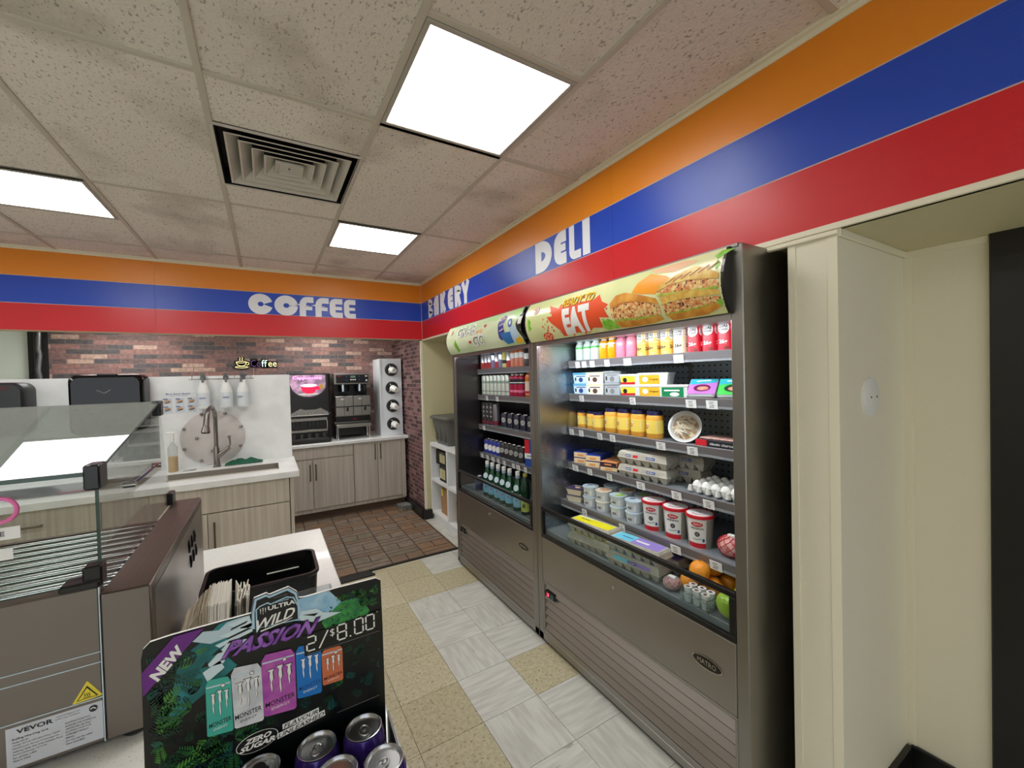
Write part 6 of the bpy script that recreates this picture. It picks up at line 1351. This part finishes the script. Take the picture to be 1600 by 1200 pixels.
# faucet
BN_ = mat('brushed_nickel', (150, 146, 142), .25, metal=1)
o = thing('kitchen_faucet', 'brushed nickel pull-down faucet with side lever at the sink', 'faucet', (-.375, 4.14, zt), 0, None, True)
b = MB(); b.lathe([(.028, 0), (.028, .008), (.022, .012), (.0215, .15), (.0165, .17)], BN_, (-.375, 4.14, zt), 20); b.build('base', o)
b = MB(); b.tube([(-.375, 4.14, zt + .16), (-.375, 4.14, 1.33), (-.377, 4.13, 1.385), (-.385, 4.10, 1.425), (-.395, 4.055, 1.437), (-.405, 4.01, 1.42), (-.412, 3.985, 1.385)], .0155, BN_, 14); b.build('spout', o)
b = MB(); b.cyl((-.412, 3.985, 1.39), (-.418, 3.965, 1.30), .018, BN_, 16, .021); b.cyl((-.418, 3.965, 1.30), (-.422, 3.955, 1.245), .021, BN_, 16, .032); b.cyl((-.422, 3.955, 1.245), (-.4222, 3.954, 1.240), .027, BLACKM, 16); b.build('spray_head', o)
b = MB(); b.cyl((-.375, 4.14, 1.02), (-.285, 4.12, 1.095), .019, BN_, 16, .017); b.tube([(-.292, 4.12, 1.09), (-.278, 4.118, 1.12), (-.282, 4.118, 1.165), (-.288, 4.118, 1.185)], .006, BN_, 8); b.build('lever', o)
b = MB(); b.lathe([(.045, 0), (.045, .004), (.012, .007), (0, .007)], CHROME, n=20); o = b.build('deck_button', loc=(0, 0, 0)); o.location = (-.55, 4.12, zt); tag(o, 'small chrome button on the sink deck left of the faucet', 'button')
# soap bottle
o = thing('soap_bottle', 'clear pump bottle with amber soap at left of the sink', 'soap bottle', (-.655, 4.14, zt)); b = MB(); r = .032
b.lathe([(0, .001), (r * .9, .001), (r * .9, .12), (0, .12)], mat('amber_soap', (216, 176, 110), .3), n=20); b.build('soap', o)
b = MB(); b.lathe([(r, 0), (r, .19), (.012, .225), (.012, .24)], glass('soap_clear', (235, 238, 236), fog=.12), n=20, cap=False); b.build('bottle', o)
b = MB(); b.cyl((0, 0, .238), (0, 0, .30), .013, WHITE, 14); b.box(-.04, -.008, .30, .015, .008, .315, WHITE, .003); b.build('pump', o)
# green cloth
bm = bmesh.new(); bmesh.ops.create_grid(bm, x_segments=26, y_segments=14, size=1); rn = random.Random(6)
from mathutils import noise as _n
vs = []
for v in bm.verts: x, y = v.co.x, v.co.y; vs.append((-.19 + x * .135, 4.19 + y * .060, zt + .004 + .030 * max(0, 1 - x * x) * max(0, 1 - y * y) * (1 + 1.3 * _n.noise((x * 3.2, y * 3, 1))) + .006 * abs(_n.noise((x * 9, y * 8, 4)))))
b = MB(); b.add(vs, [[v.index for v in f_.verts] for f_ in bm.faces], mat('green_cloth', (34, 96, 72), .9, bump=.5, bscale=300), True); bm.free(); tag(b.build('dish_cloth', loc=(-.19, 4.19, zt)), 'crumpled dark green cloth lying right of the faucet', 'cloth')
# round riveted plate
o = thing('round_plate', 'large round grey plate with ball studs on the splashback', 'plate', (-.403, 4.27, 1.17), 0, None, True); b = MB()
Mx = Matrix.Translation((-.403, 4.2795, 1.17)) @ Matrix.Rotation(math.pi / 2, 4, 'X'); b.lathe([(0, 0), (.222, 0), (.224, .002), (.224, .010), (.221, .012), (0, .012)], mat('plate_grey', (206, 200, 196), .4, rgb2=(196, 190, 186), nscale=8), n=56, M=Mx); b.build('disc', o)
for x, z in ((-.478, 1.372), (-.317, 1.368), (-.207, 1.251), (-.215, 1.083), (-.294, 1.169), (-.516, 1.174), (-.597, 1.258), (-.601, 1.091), (-.491, .985), (-.412, 1.059)): b = MB(); b.ball((x, 4.262, z), .013, BN_, 14); b.build('stud', o)
# hand washing notice
o = thing('handwash_notice', 'Be a Germ Buster hand washing notice on the splashback', 'notice', (-.62, 4.279, 1.39), 0, None, True); b = MB(); f = pl((0, 4.2795, 0), (1, 0, 0), (0, 0, 1)); f2 = pl((0, 4.2788, 0), (1, 0, 0), (0, 0, 1)); f3 = pl((0, 4.2781, 0), (1, 0, 0), (0, 0, 1))
b.rect(-.735, 1.385, -.51, 1.565, f, mat('notice_white', (228, 230, 232), .5)); b.text('Be a Germ Buster', ((-.705, 1.544), (-.545, 1.544), (-.705, 1.556)), f2, NB, .02); b.text('WASH YOUR HANDS', ((-.68, 1.531), (-.57, 1.531), (-.68, 1.538)), f2, NB)
SK = mat('notice_skin', (196, 160, 130), .5)
for i in range(3):
    for j in range(2):
        xa, za = -.725 + i * .078, 1.398 + j * .062; b.rect(xa, za, xa + .058, za + .055, f2, mat('notice_pale', (206, 214, 224), .5)); b.disc(xa + .028, za + .03, .021, f3, SK, 12, .013); b.stroke([(xa + .01, za + .015), (xa + .045, za + .024)], .008, f3, SK if j else GREY); b.rect(xa + .002, za + .045, xa + .03, za + .052, f3, NB)
b.build('sheet', o)
# spray bottles hooked over the panel
SPB, SPH = mat('spray_bottle_milky', (232, 234, 232), .35), mat('spray_grey', (96, 100, 102), .5)
k = thing('spray_bottle', '', 'spray bottle', (0, 0, 0), 0, 'spray bottles hanging on the splashback'); b = MB(); r = .046
b.lathe([(0, 0), (r * .92, .001), (r, .01), (r, .14), (r * .9, .165), (r * .55, .21), (.016, .238)], SPB, n=24, cap=False); b.lathe([(r * 1.004, .02), (r * 1.004, .13)], mat('spray_liquid', (216, 222, 226), .35), n=24, cap=False)
b.text('ARDEX', ((-.028, .082), (.020, .082), (-.028, .094)), cm(r, dr=.001), BLUEINK, .03); b.build('bottle', k)
b = MB(); b.cyl((0, 0, .236), (0, 0, .268), .0185, SPH, 16); b.box(-.035, -.012, .262, .03, .012, .292, SPH, .004); b.cyl((-.035, 0, .278), (-.05, 0, .278), .007, SPH, 10); b.add([(.016, -.008, .262), (.016, .008, .262), (.034, .008, .215), (.034, -.008, .215), (.024, -.008, .262), (.024, .008, .262)], [(0, 1, 2, 3), (4, 5, 2, 3), (0, 3, 4), (1, 5, 2)], SPH); b.build('trigger_head', k)
SPA = math.radians(270)
for i, (x, l_) in enumerate(((-.455, 'leftmost hanging spray bottle, beside the notice'), (-.300, 'middle hanging spray bottle with blue word'), (-.178, 'rightmost hanging spray bottle'))):
    if i == 0: k.location = (x, 4.228, 1.42); k.rotation_euler = (0, 0, SPA); k['label'] = l_; src_ = k
    else: dup(src_, (x, 4.228, 1.42), SPA + (0, .1, -.5)[i], l_)
b = MB(); b.tube([(-.55, 4.232, 1.664), (-.10, 4.232, 1.664)], .004, CHROME, 8)
for x in (-.53, -.24, -.12): b.tube([(x, 4.232, 1.664), (x, 4.276, 1.700), (x, 4.345, 1.700), (x, 4.345, 1.66)], .003, CHROME, 6)
tag(b.build('hanging_rail', loc=(-.32, 4.25, 1.66)), 'thin rail hooked over the splashback holding the spray bottles', 'rail')
# dispensers
GB = mat('gloss_black', (4, 4, 5), .12, spec=.35)
o = thing('towel_dispenser', 'glossy black paper towel dispenser on the splashback', 'towel dispenser', (-1.01, 4.18, 1.28), 0, None, True); b = MB()
loft(b, [[(x, y, z) for x, z, y in [(p[0], p[1], yy) for p in rring(-1.215 + k_, -.803 - k_, 1.28 + k_, 1.712 - k_, .045, 0)]] for yy, k_ in ((4.279, 0), (4.12, 0), (4.095, .008), (4.085, .022))][::-1], GB); 
b.build('cover', o); b = MB(); b.stroke([(-1.06, 1.60), (-1.02, 1.575), (-.985, 1.60)], .004, pl((0, 4.0845, 0), (1, 0, 0), (0, 0, 1)), GREY); b.box(-1.06, 4.10, 1.705, -.95, 4.20, 1.716, GB, .003); b.build('latch', o)
o = thing('soap_dispenser', 'dark grey dispenser cut off at the left edge of the photo', 'dispenser', (-1.6, 4.18, 1.3), 0, None, True); b = MB()
loft(b, [[(p[0], yy, p[1]) for p in rring(-1.80 + k_, -1.425 - k_, 1.30 + k_, 1.668 - k_, .06, 0)] for yy, k_ in ((4.279, 0), (4.11, 0), (4.09, .012))][::-1], mat('smoke_grey', (40, 44, 46), .35)); b.build('cover', o)
b = MB(); b.stroke([(-1.79, 1.46), (-1.43, 1.46)], .004, pl((0, 4.0885, 0), (1, 0, 0), (0, 0, 1)), BLACKM); b.disc(-1.6, 1.63, .12, pl((0, 4.089, 0), (1, 0, 0), (0, 0, 1)), mat('smoke_red', (70, 26, 30), .3), 24, .02); b.build('window', o)
# coffee neon sign
o = thing('neon_sign', 'small black cut-out sign reading Coffee with a steaming cup', 'sign', (-.1, 5.745, 1.8), 0, None, True); b = MB(); fn = [pl((0, 5.748 - .006 * i, 0), (1, 0, 0), (0, 0, 1)) for i in range(4)]
CRM, VIO, AQU = mat('neon_cream', (244, 232, 170), .4, emit=.5), mat('neon_violet', (96, 60, 120), .4, emit=.1), mat('neon_aqua', (210, 240, 226), .4, emit=.5)
cupo = arc(-.250, 1.872, .052, .010, 0, 360, 16); bowl = [(-.302, 1.872)] + arc(-.250, 1.872, .050, .046, 180, 360, 12); sauc = arc(-.250, 1.814, .062, .010, 0, 360, 16); ear = arc(-.196, 1.855, .020, .016, 100, -100, 8)
st_ = [[(-.262, 1.888), (-.270, 1.902), (-.260, 1.914), (-.266, 1.932)], [(-.238, 1.888), (-.246, 1.902), (-.236, 1.914), (-.242, 1.932)]]
for p_ in [cupo, bowl, sauc, ear] + st_: b.stroke(p_, .036, fn[1], BLACKM); b.stroke(p_, .006, fn[2], CRM)
b.disc(-.250, 1.850, .052, fn[1], BLACKM, 20, .034); b.stroke([(-.160, 1.852), (-.02, 1.846), (.118, 1.842)], .082, fn[1], BLACKM); b.stroke([(-.165, 1.862), (-.09, 1.862)], .100, fn[1], BLACKM); b.stroke([(-.055, 1.856), (.020, 1.856)], .112, fn[1], BLACKM); 
for t_, a, c_, m_ in (('C', -.160, -.108, VIO), ('o', -.100, -.060, VIO), ('ff', -.052, .010, AQU), ('ee', .018, .108, CRM)): b.text(t_, ((a, 1.816), (c_, 1.816), (a, 1.898 if t_ in 'Cff' and t_ != 'o' else 1.870)), fn[2], m_, 0)
b.build('letters', o); b = MB(); b.tube([(-.13, 5.744, 1.81), (-.135, 5.744, 1.70)], .002, mat('cord_pale', (190, 170, 160), .5), 5); b.build('cord', o)
# cappuccino machine
o = thing('cappuccino_machine', 'black cappuccino dispenser with lit pink cup picture', 'coffee machine', (.41, 5.5, .902), 0, None, True)
fx = lambda x, y: (.218 + (x - 90) * .000883, 1.722 - (y - 325) * .000962)
b = MB(); b.box(.19, 5.34, .93, .65, 5.70, 1.722, BLACK, .012); b.box(.19, 5.30, 1.22, .632, 5.36, 1.722, BLACK, .012); b.box(.19, 5.27, .903, .632, 5.70, .945, BLACK, .006)
for x in (.62,): b.box(x, 5.28, .92, x + .014, 5.36, 1.25, BLACK, .003)
b.build('housing', o)
pn = lambda y: pl((0, y, 0), (1, 0, 0), (0, 0, 1)); b = MB(); U_ = [(.205, 1.700), (.205, 1.60)] + [(.412 + .200 * math.cos(math.radians(a)), 1.60 + .170 * math.sin(math.radians(a))) for a in range(195, 346, 10)] + [(.606, 1.60), (.606, 1.700)]
b.poly(U_, pn(5.2992), DARK); U2 = [(.412 + (x - .412) * .93, 1.70 if z >= 1.7 else 1.60 + (z - 1.6) * .90) for x, z in U_]
b.poly(U2, pn(5.2986), mat('cap_art', (190, 150, 180), .2, rgb2=(70, 60, 76), nscale=14, emit=.35)); PKN = mat('cap_pink', (255, 190, 240), .3, emit=1.4); CRD = mat('cap_red', (226, 24, 70), .3, emit=.5)
b.text('Cappuccino', ((.245, 1.640), (.555, 1.635), (.245, 1.690)), pn(5.2974), mat('cap_magenta', (206, 60, 170), .3, emit=.5), .06, .1); b.text('Cappuccino', ((.249, 1.644), (.551, 1.639), (.249, 1.686)), pn(5.2968), PKN, .0, .1)
b.poly([(.33, 1.575), (.50, 1.575), (.485, 1.510), (.455, 1.485), (.385, 1.485), (.345, 1.510)], pn(5.2974), CRD); b.disc(.415, 1.578, .086, pn(5.2968), PKN, 22, .018); b.disc(.41, 1.478, .11, pn(5.298), WHITE, 22, .014); b.disc(.51, 1.545, .022, pn(5.298), CRD, 12, .022); b.poly([(.52, 1.58), (.56, 1.60), (.57, 1.55), (.54, 1.52)], pn(5.298), mat('cap_gold', (226, 180, 90), .4)); b.build('lit_front', o)
b = MB(); b.poly([(.222, 1.232), (.615, 1.232), (.61, 1.262), (.53, 1.312), (.48, 1.296), (.36, 1.296), (.32, 1.312), (.225, 1.262)], pn(5.2990), STEEL); b.box(.222, 5.285, 1.224, .615, 5.30, 1.234, STEEL, .001); pnl = b.build('button_panel', o)
for i in range(5): b = MB(); b.cyl((.262 + i * .076, 5.299, 1.256), (.262 + i * .076, 5.293, 1.256), .0135, BLACK, 14); b.cyl((.262 + i * .076, 5.293, 1.256), (.262 + i * .076, 5.291, 1.256), .008, FOIL, 12); b.build('button', pnl)
b = MB(); b.box(.205, 5.30, 1.165, .600, 5.32, 1.20, STEEL, .002); b.box(.205, 5.30, 1.035, .600, 5.32, 1.062, STEEL, .002); b.box(.590, 5.30, 1.062, .604, 5.32, 1.165, STEEL, .001)
for i in range(5): b.cyl((.25 + i * .08, 5.31, 1.165), (.25 + i * .08, 5.31, 1.10), .012, DARK, 12)
b.build('nozzle_bay', o); b = MB(); b.box(.205, 5.262, .945, .61, 5.34, .965, DARK, .004)
for i in range(5): b.lathe([(.030, .0), (.030, .055), (.022, .055)], DARK, (.245 + i * .08, 5.30, .965), 16)
b.build('drip_tray', o)
# twin brewer
o = thing('coffee_brewer', 'steel twin coffee brewer with black control panel', 'coffee machine', (.9, 5.5, .902), 0, None, True); gx = lambda x, y: (.680 + (x - 610) * .000975, 1.716 - (y - 325) * .000985)
b = MB(); b.box(.70, 5.50, .935, 1.10, 5.70, 1.60, BLACK, .006); b.build('rear_column', o)
b = MB(); b.box(.690, 5.34, 1.578, 1.108, 5.70, 1.716, STEEL, .006); hb = b.build('control_head', o)
b = MB(); b.box(.715, 5.335, 1.594, 1.090, 5.342, 1.694, BLACK, .003); b.rect(.880, 1.656, .938, 1.682, pn(5.3344), mat('lcd_grey', (90, 110, 96), .3, emit=.2))
for x, z, m_ in [(.835, 1.672, BLUEINK), (.98, 1.672, BLUEINK), (.835, 1.630, BLUEINK), (.98, 1.630, BLUEINK), (.885, 1.632, WHITE), (.909, 1.632, WHITE), (.933, 1.632, WHITE)]: b.rect(x - .008, z - .005, x + .008, z + .007, pn(5.3344), m_)
b.disc(1.066, 1.622, .013, pn(5.3344), FOIL, 14); b.rect(1.05, 1.668, 1.078, 1.682, pn(5.3344), WHITE); b.text('BUNN', ((.735, 1.672), (.775, 1.672), (.735, 1.682)), pn(5.3344), REDINK, .02); b.build('panel', hb)
for x in (.812, 1.005): b = MB(); b.lathe([(.052, 0), (.060, .02), (.060, .07), (.03, .075)], BLACK, (x, 5.42, 1.49), 20); b.cyl((x, 5.36, 1.52), (x, 5.31, 1.515), .010, BLACK, 10); b.cyl((x - .02, 5.35, 1.49), (x - .02, 5.35, 1.578), .012, FOIL, 10); b.build('brew_funnel', o)
for xa in (.700, .904):
    s_ = MB(); s_.box(xa, 5.33, 1.195, xa + .200, 5.50, 1.435, STEEL, .004); s_.box(xa + .002, 5.322, 1.300, xa + .198, 5.332, 1.312, BLACK); s_.rect(xa + .06, 1.392, xa + .10, 1.402, pn(5.3295), WHITE) ; s_.box(xa + .095, 5.328, 1.2, xa + .099, 5.331, 1.43, DARK)
    so = s_.build('server', o); t_ = MB(); t_.cyl((xa + .13, 5.33, 1.262), (xa + .13, 5.295, 1.262), .012, BLACK, 12); t_.box(xa + .12, 5.285, 1.262, xa + .14, 5.30, 1.30, BLACK, .003); t_.build('tap', so); t_ = MB(); t_.lathe([(.08, 0), (.08, .010), (.02, .022), (0, .022)], BLACK, (xa + .1, 5.41, 1.4355), 20); t_.build('server_lid', so)
b = MB(); b.box(.700, 5.35, 1.12, 1.104, 5.50, 1.19, BLACK, .003); b.text('HOT', ((.90, 1.14), (.945, 1.14), (.90, 1.158)), pn(5.3492), REDINK, .02); b.box(.700, 5.32, 1.050, 1.104, 5.50, 1.09, STEEL, .003); b.box(.69, 5.33, 1.19, 1.11, 5.50, 1.195, STEEL); b.box(.702, 5.48, 1.09, 1.10, 5.50, 1.12, STEEL)
b.build('warmer_base', o)
for x in (.718, 1.085):
    for y in (5.34, 5.48): b = MB(); b.cyl((x, y, .9025), (x, y, 1.05), .010, CHROME, 12); b.build('leg', o)
# cup cabinet with four dispensing rings
WL = mat('white_laminate_gloss', (226, 232, 238), .3)
o = thing('cup_dispenser', 'tall white cabinet with four round cup dispensing holes', 'cup dispenser', (1.373, 5.55, .902), 0, None, True); b = MB(); b.box(1.236, 5.352, .9025, 1.512, 5.745, 1.892, WL, .002); b.box(1.228, 5.345, .9025, 1.250, 5.355, 1.892, WL, .001); b.build('cabinet', o)
cups = [(1.380, 1.749), (1.382, 1.515), (1.386, 1.284), (1.388, 1.051)]
for x, z in cups: b = MB(); Mx = Matrix.Translation((x, 5.3515, z)) @ Matrix.Rotation(math.pi / 2, 4, 'X'); b.lathe([(.050, 0), (.080, 0), (.082, .006), (.075, .012), (.052, .010)], DARK, n=32, M=Mx, cap=False); b.lathe([(0, .0005), (.052, .0005)], BLACKM, n=32, M=Mx, cap=False); [b.box(-.004, .036, .006, .004, .058, .014, WHITE, M=Mx @ Matrix.Rotation(a, 4, 'Z')) for a in (.4, 2.5, 4.6)]; b.build('ring', o)
k = thing('paper_cup', '', 'paper cup', (0, 0, 0), 0, 'paper cups in the dispenser'); b = MB(); b.lathe([(.042, .012), (.043, .016), (.033, .105), (.031, .108), (.030, .102), (0, .102)], WHITE, n=24, cap=False); b.build('cup', k)
for i, (x, z) in enumerate(cups):
    l_ = 'white paper cup in the %s ring of the cup cabinet' % ['top', 'second', 'third', 'bottom'][i]; rt = (math.radians(90 + (8, 16, 10, 12)[i]), 0, math.radians((8, 22, 12, 16)[i]))
    if i == 0: k.location = (x, 5.352, z); k.rotation_euler = rt; k['label'] = l_; k0 = k
    else: dup(k0, (x, 5.352, z), rt, l_)
# cube shelf unit, tote, boxes
SHW = mat('melamine_white', (232, 234, 236), .35)
o = thing('cube_shelf', 'white cube shelf unit between the brick corner and coolers', 'shelf unit', (1.78, 3.98, 0), 0, None, True); b = MB(); ya, yb = 3.36, 4.585; t = .035
b.box(1.60, ya, .845, 2.0, yb, .885, SHW, .002); b.box(1.60, ya, .06, 2.0, yb, .095, SHW, .002); b.box(1.62, ya, .0, 2.0, yb, .06, SHW)
for y in (ya, 4.055, yb - t): b.box(1.60, y, .095, 2.0, y + t, .845, SHW, .001)
b.box(1.602, ya + t, .445, 2.0, yb - t, .475, SHW, .001); b.box(1.99, ya, .06, 2.0, yb, .88, SHW); b.build('frame', o)
TOT = mat('tote_grey', (96, 96, 92), .5)
o = thing('storage_tote', 'lidded dark grey storage tote on top of the cube shelf', 'tote', (1.76, 4.25, .885), 0, None, True); b = MB()
loft(b, [rring(1.65, 1.90, 4.11, 4.48, .03, .8855), rring(1.615, 1.93, 4.05, 4.53, .03, 1.165)], TOT)
for y in (4.16, 4.3, 4.42): b.box(1.622, y, .93, 1.645, y + .012, 1.14, TOT)
b.build('box', o); b = MB(); loft(b, [rring(1.595, 1.95, 4.03, 4.55, .03, 1.165), rring(1.59, 1.955, 4.025, 4.555, .03, 1.185), rring(1.61, 1.935, 4.045, 4.535, .03, 1.20)], TOT, capt=True); b.build('lid', o)
b = MB(); b.poly([(4.40, .98), (4.43, 1.10), (4.455, 1.10), (4.44, .98)], lambda u, v: (1.6405 - (v - .98) * .11, u, v), PAPER); b.poly([(4.22, .96), (4.25, 1.09), (4.29, 1.07), (4.262, 1.02), (4.275, .95)], lambda u, v: (1.6405 - (v - .98) * .11, u, v), PAPER); b.build('torn_label', o)
LY = mat('box_label_cream', (226, 224, 170), .5)
for i, (y0_, y1_, za, zb) in enumerate(((4.10, 4.48, .6515, .815), (4.10, 4.38, .4755, .650))):
    b = MB(); b.box(1.635, y0_, za, 1.95, y1_, zb, BLACKM, .002); f = lambda u, v: (1.6342, u, v); c_ = y0_ + .19; b.rect(c_ - .075, za + .03, c_ + .075, zb - .04, f, LY)
    for j in range(5): b.rect(c_ - .06, za + .04 + j * .018, c_ + .05, za + .047 + j * .018, lambda u, v: (1.6336, u, v), INK)
    b.rect(c_ - .05, zb - .03, c_ + .06, zb - .022, f, GREY); tag(b.build('black_box', loc=(1.79, (y0_ + y1_) / 2, za)), ['black carton with cream label, upper of two in the cube', 'black carton with cream label, lower of two in the cube'][i], 'box', 'black cartons in the cube shelf')
CBM = mat('cardboard', (168, 128, 88), .75)
b = MB(); b.box(1.66, 4.10, .0955, 1.95, 4.42, .375, CBM, .002); b.rect(4.36, .29, 4.42, .37, lambda u, v: (1.6592, u, v), mat('sticker_yellow', (226, 214, 90), .5)); tag(b.build('cardboard_box', loc=(1.8, 4.26, .0955)), 'brown carton with yellow sticker in the bottom cube', 'box', 'brown cartons in the cube shelf')
b = MB(); b.box(1.66, 3.72, .0955, 1.95, 3.99, .33, CBM, .002); tag(b.build('cardboard_box', loc=(1.8, 3.85, .0955)), 'brown carton half hidden by the drinks cooler', 'box', 'brown cartons in the cube shelf')
# lamps in the lower coffee-area ceiling
for i, (x, y, l_) in enumerate(((-1.2, 5.15, 'LED panel in the coffee area ceiling, left one'), (.55, 5.15, 'LED panel in the coffee area ceiling, right one'))):
    o = thing('ceiling_light', l_, 'ceiling light', (x, y, 2.3), 0, 'LED panels in the coffee area ceiling', True); b = MB(); b.box(x - .32, y - .32, 2.288, x + .32, y + .32, 2.2995, FRM, .002); b.build('frame', o); b = MB(); b.box(x - .29, y - .29, 2.283, x + .29, y + .29, 2.289, LED); b.build('diffuser', o)
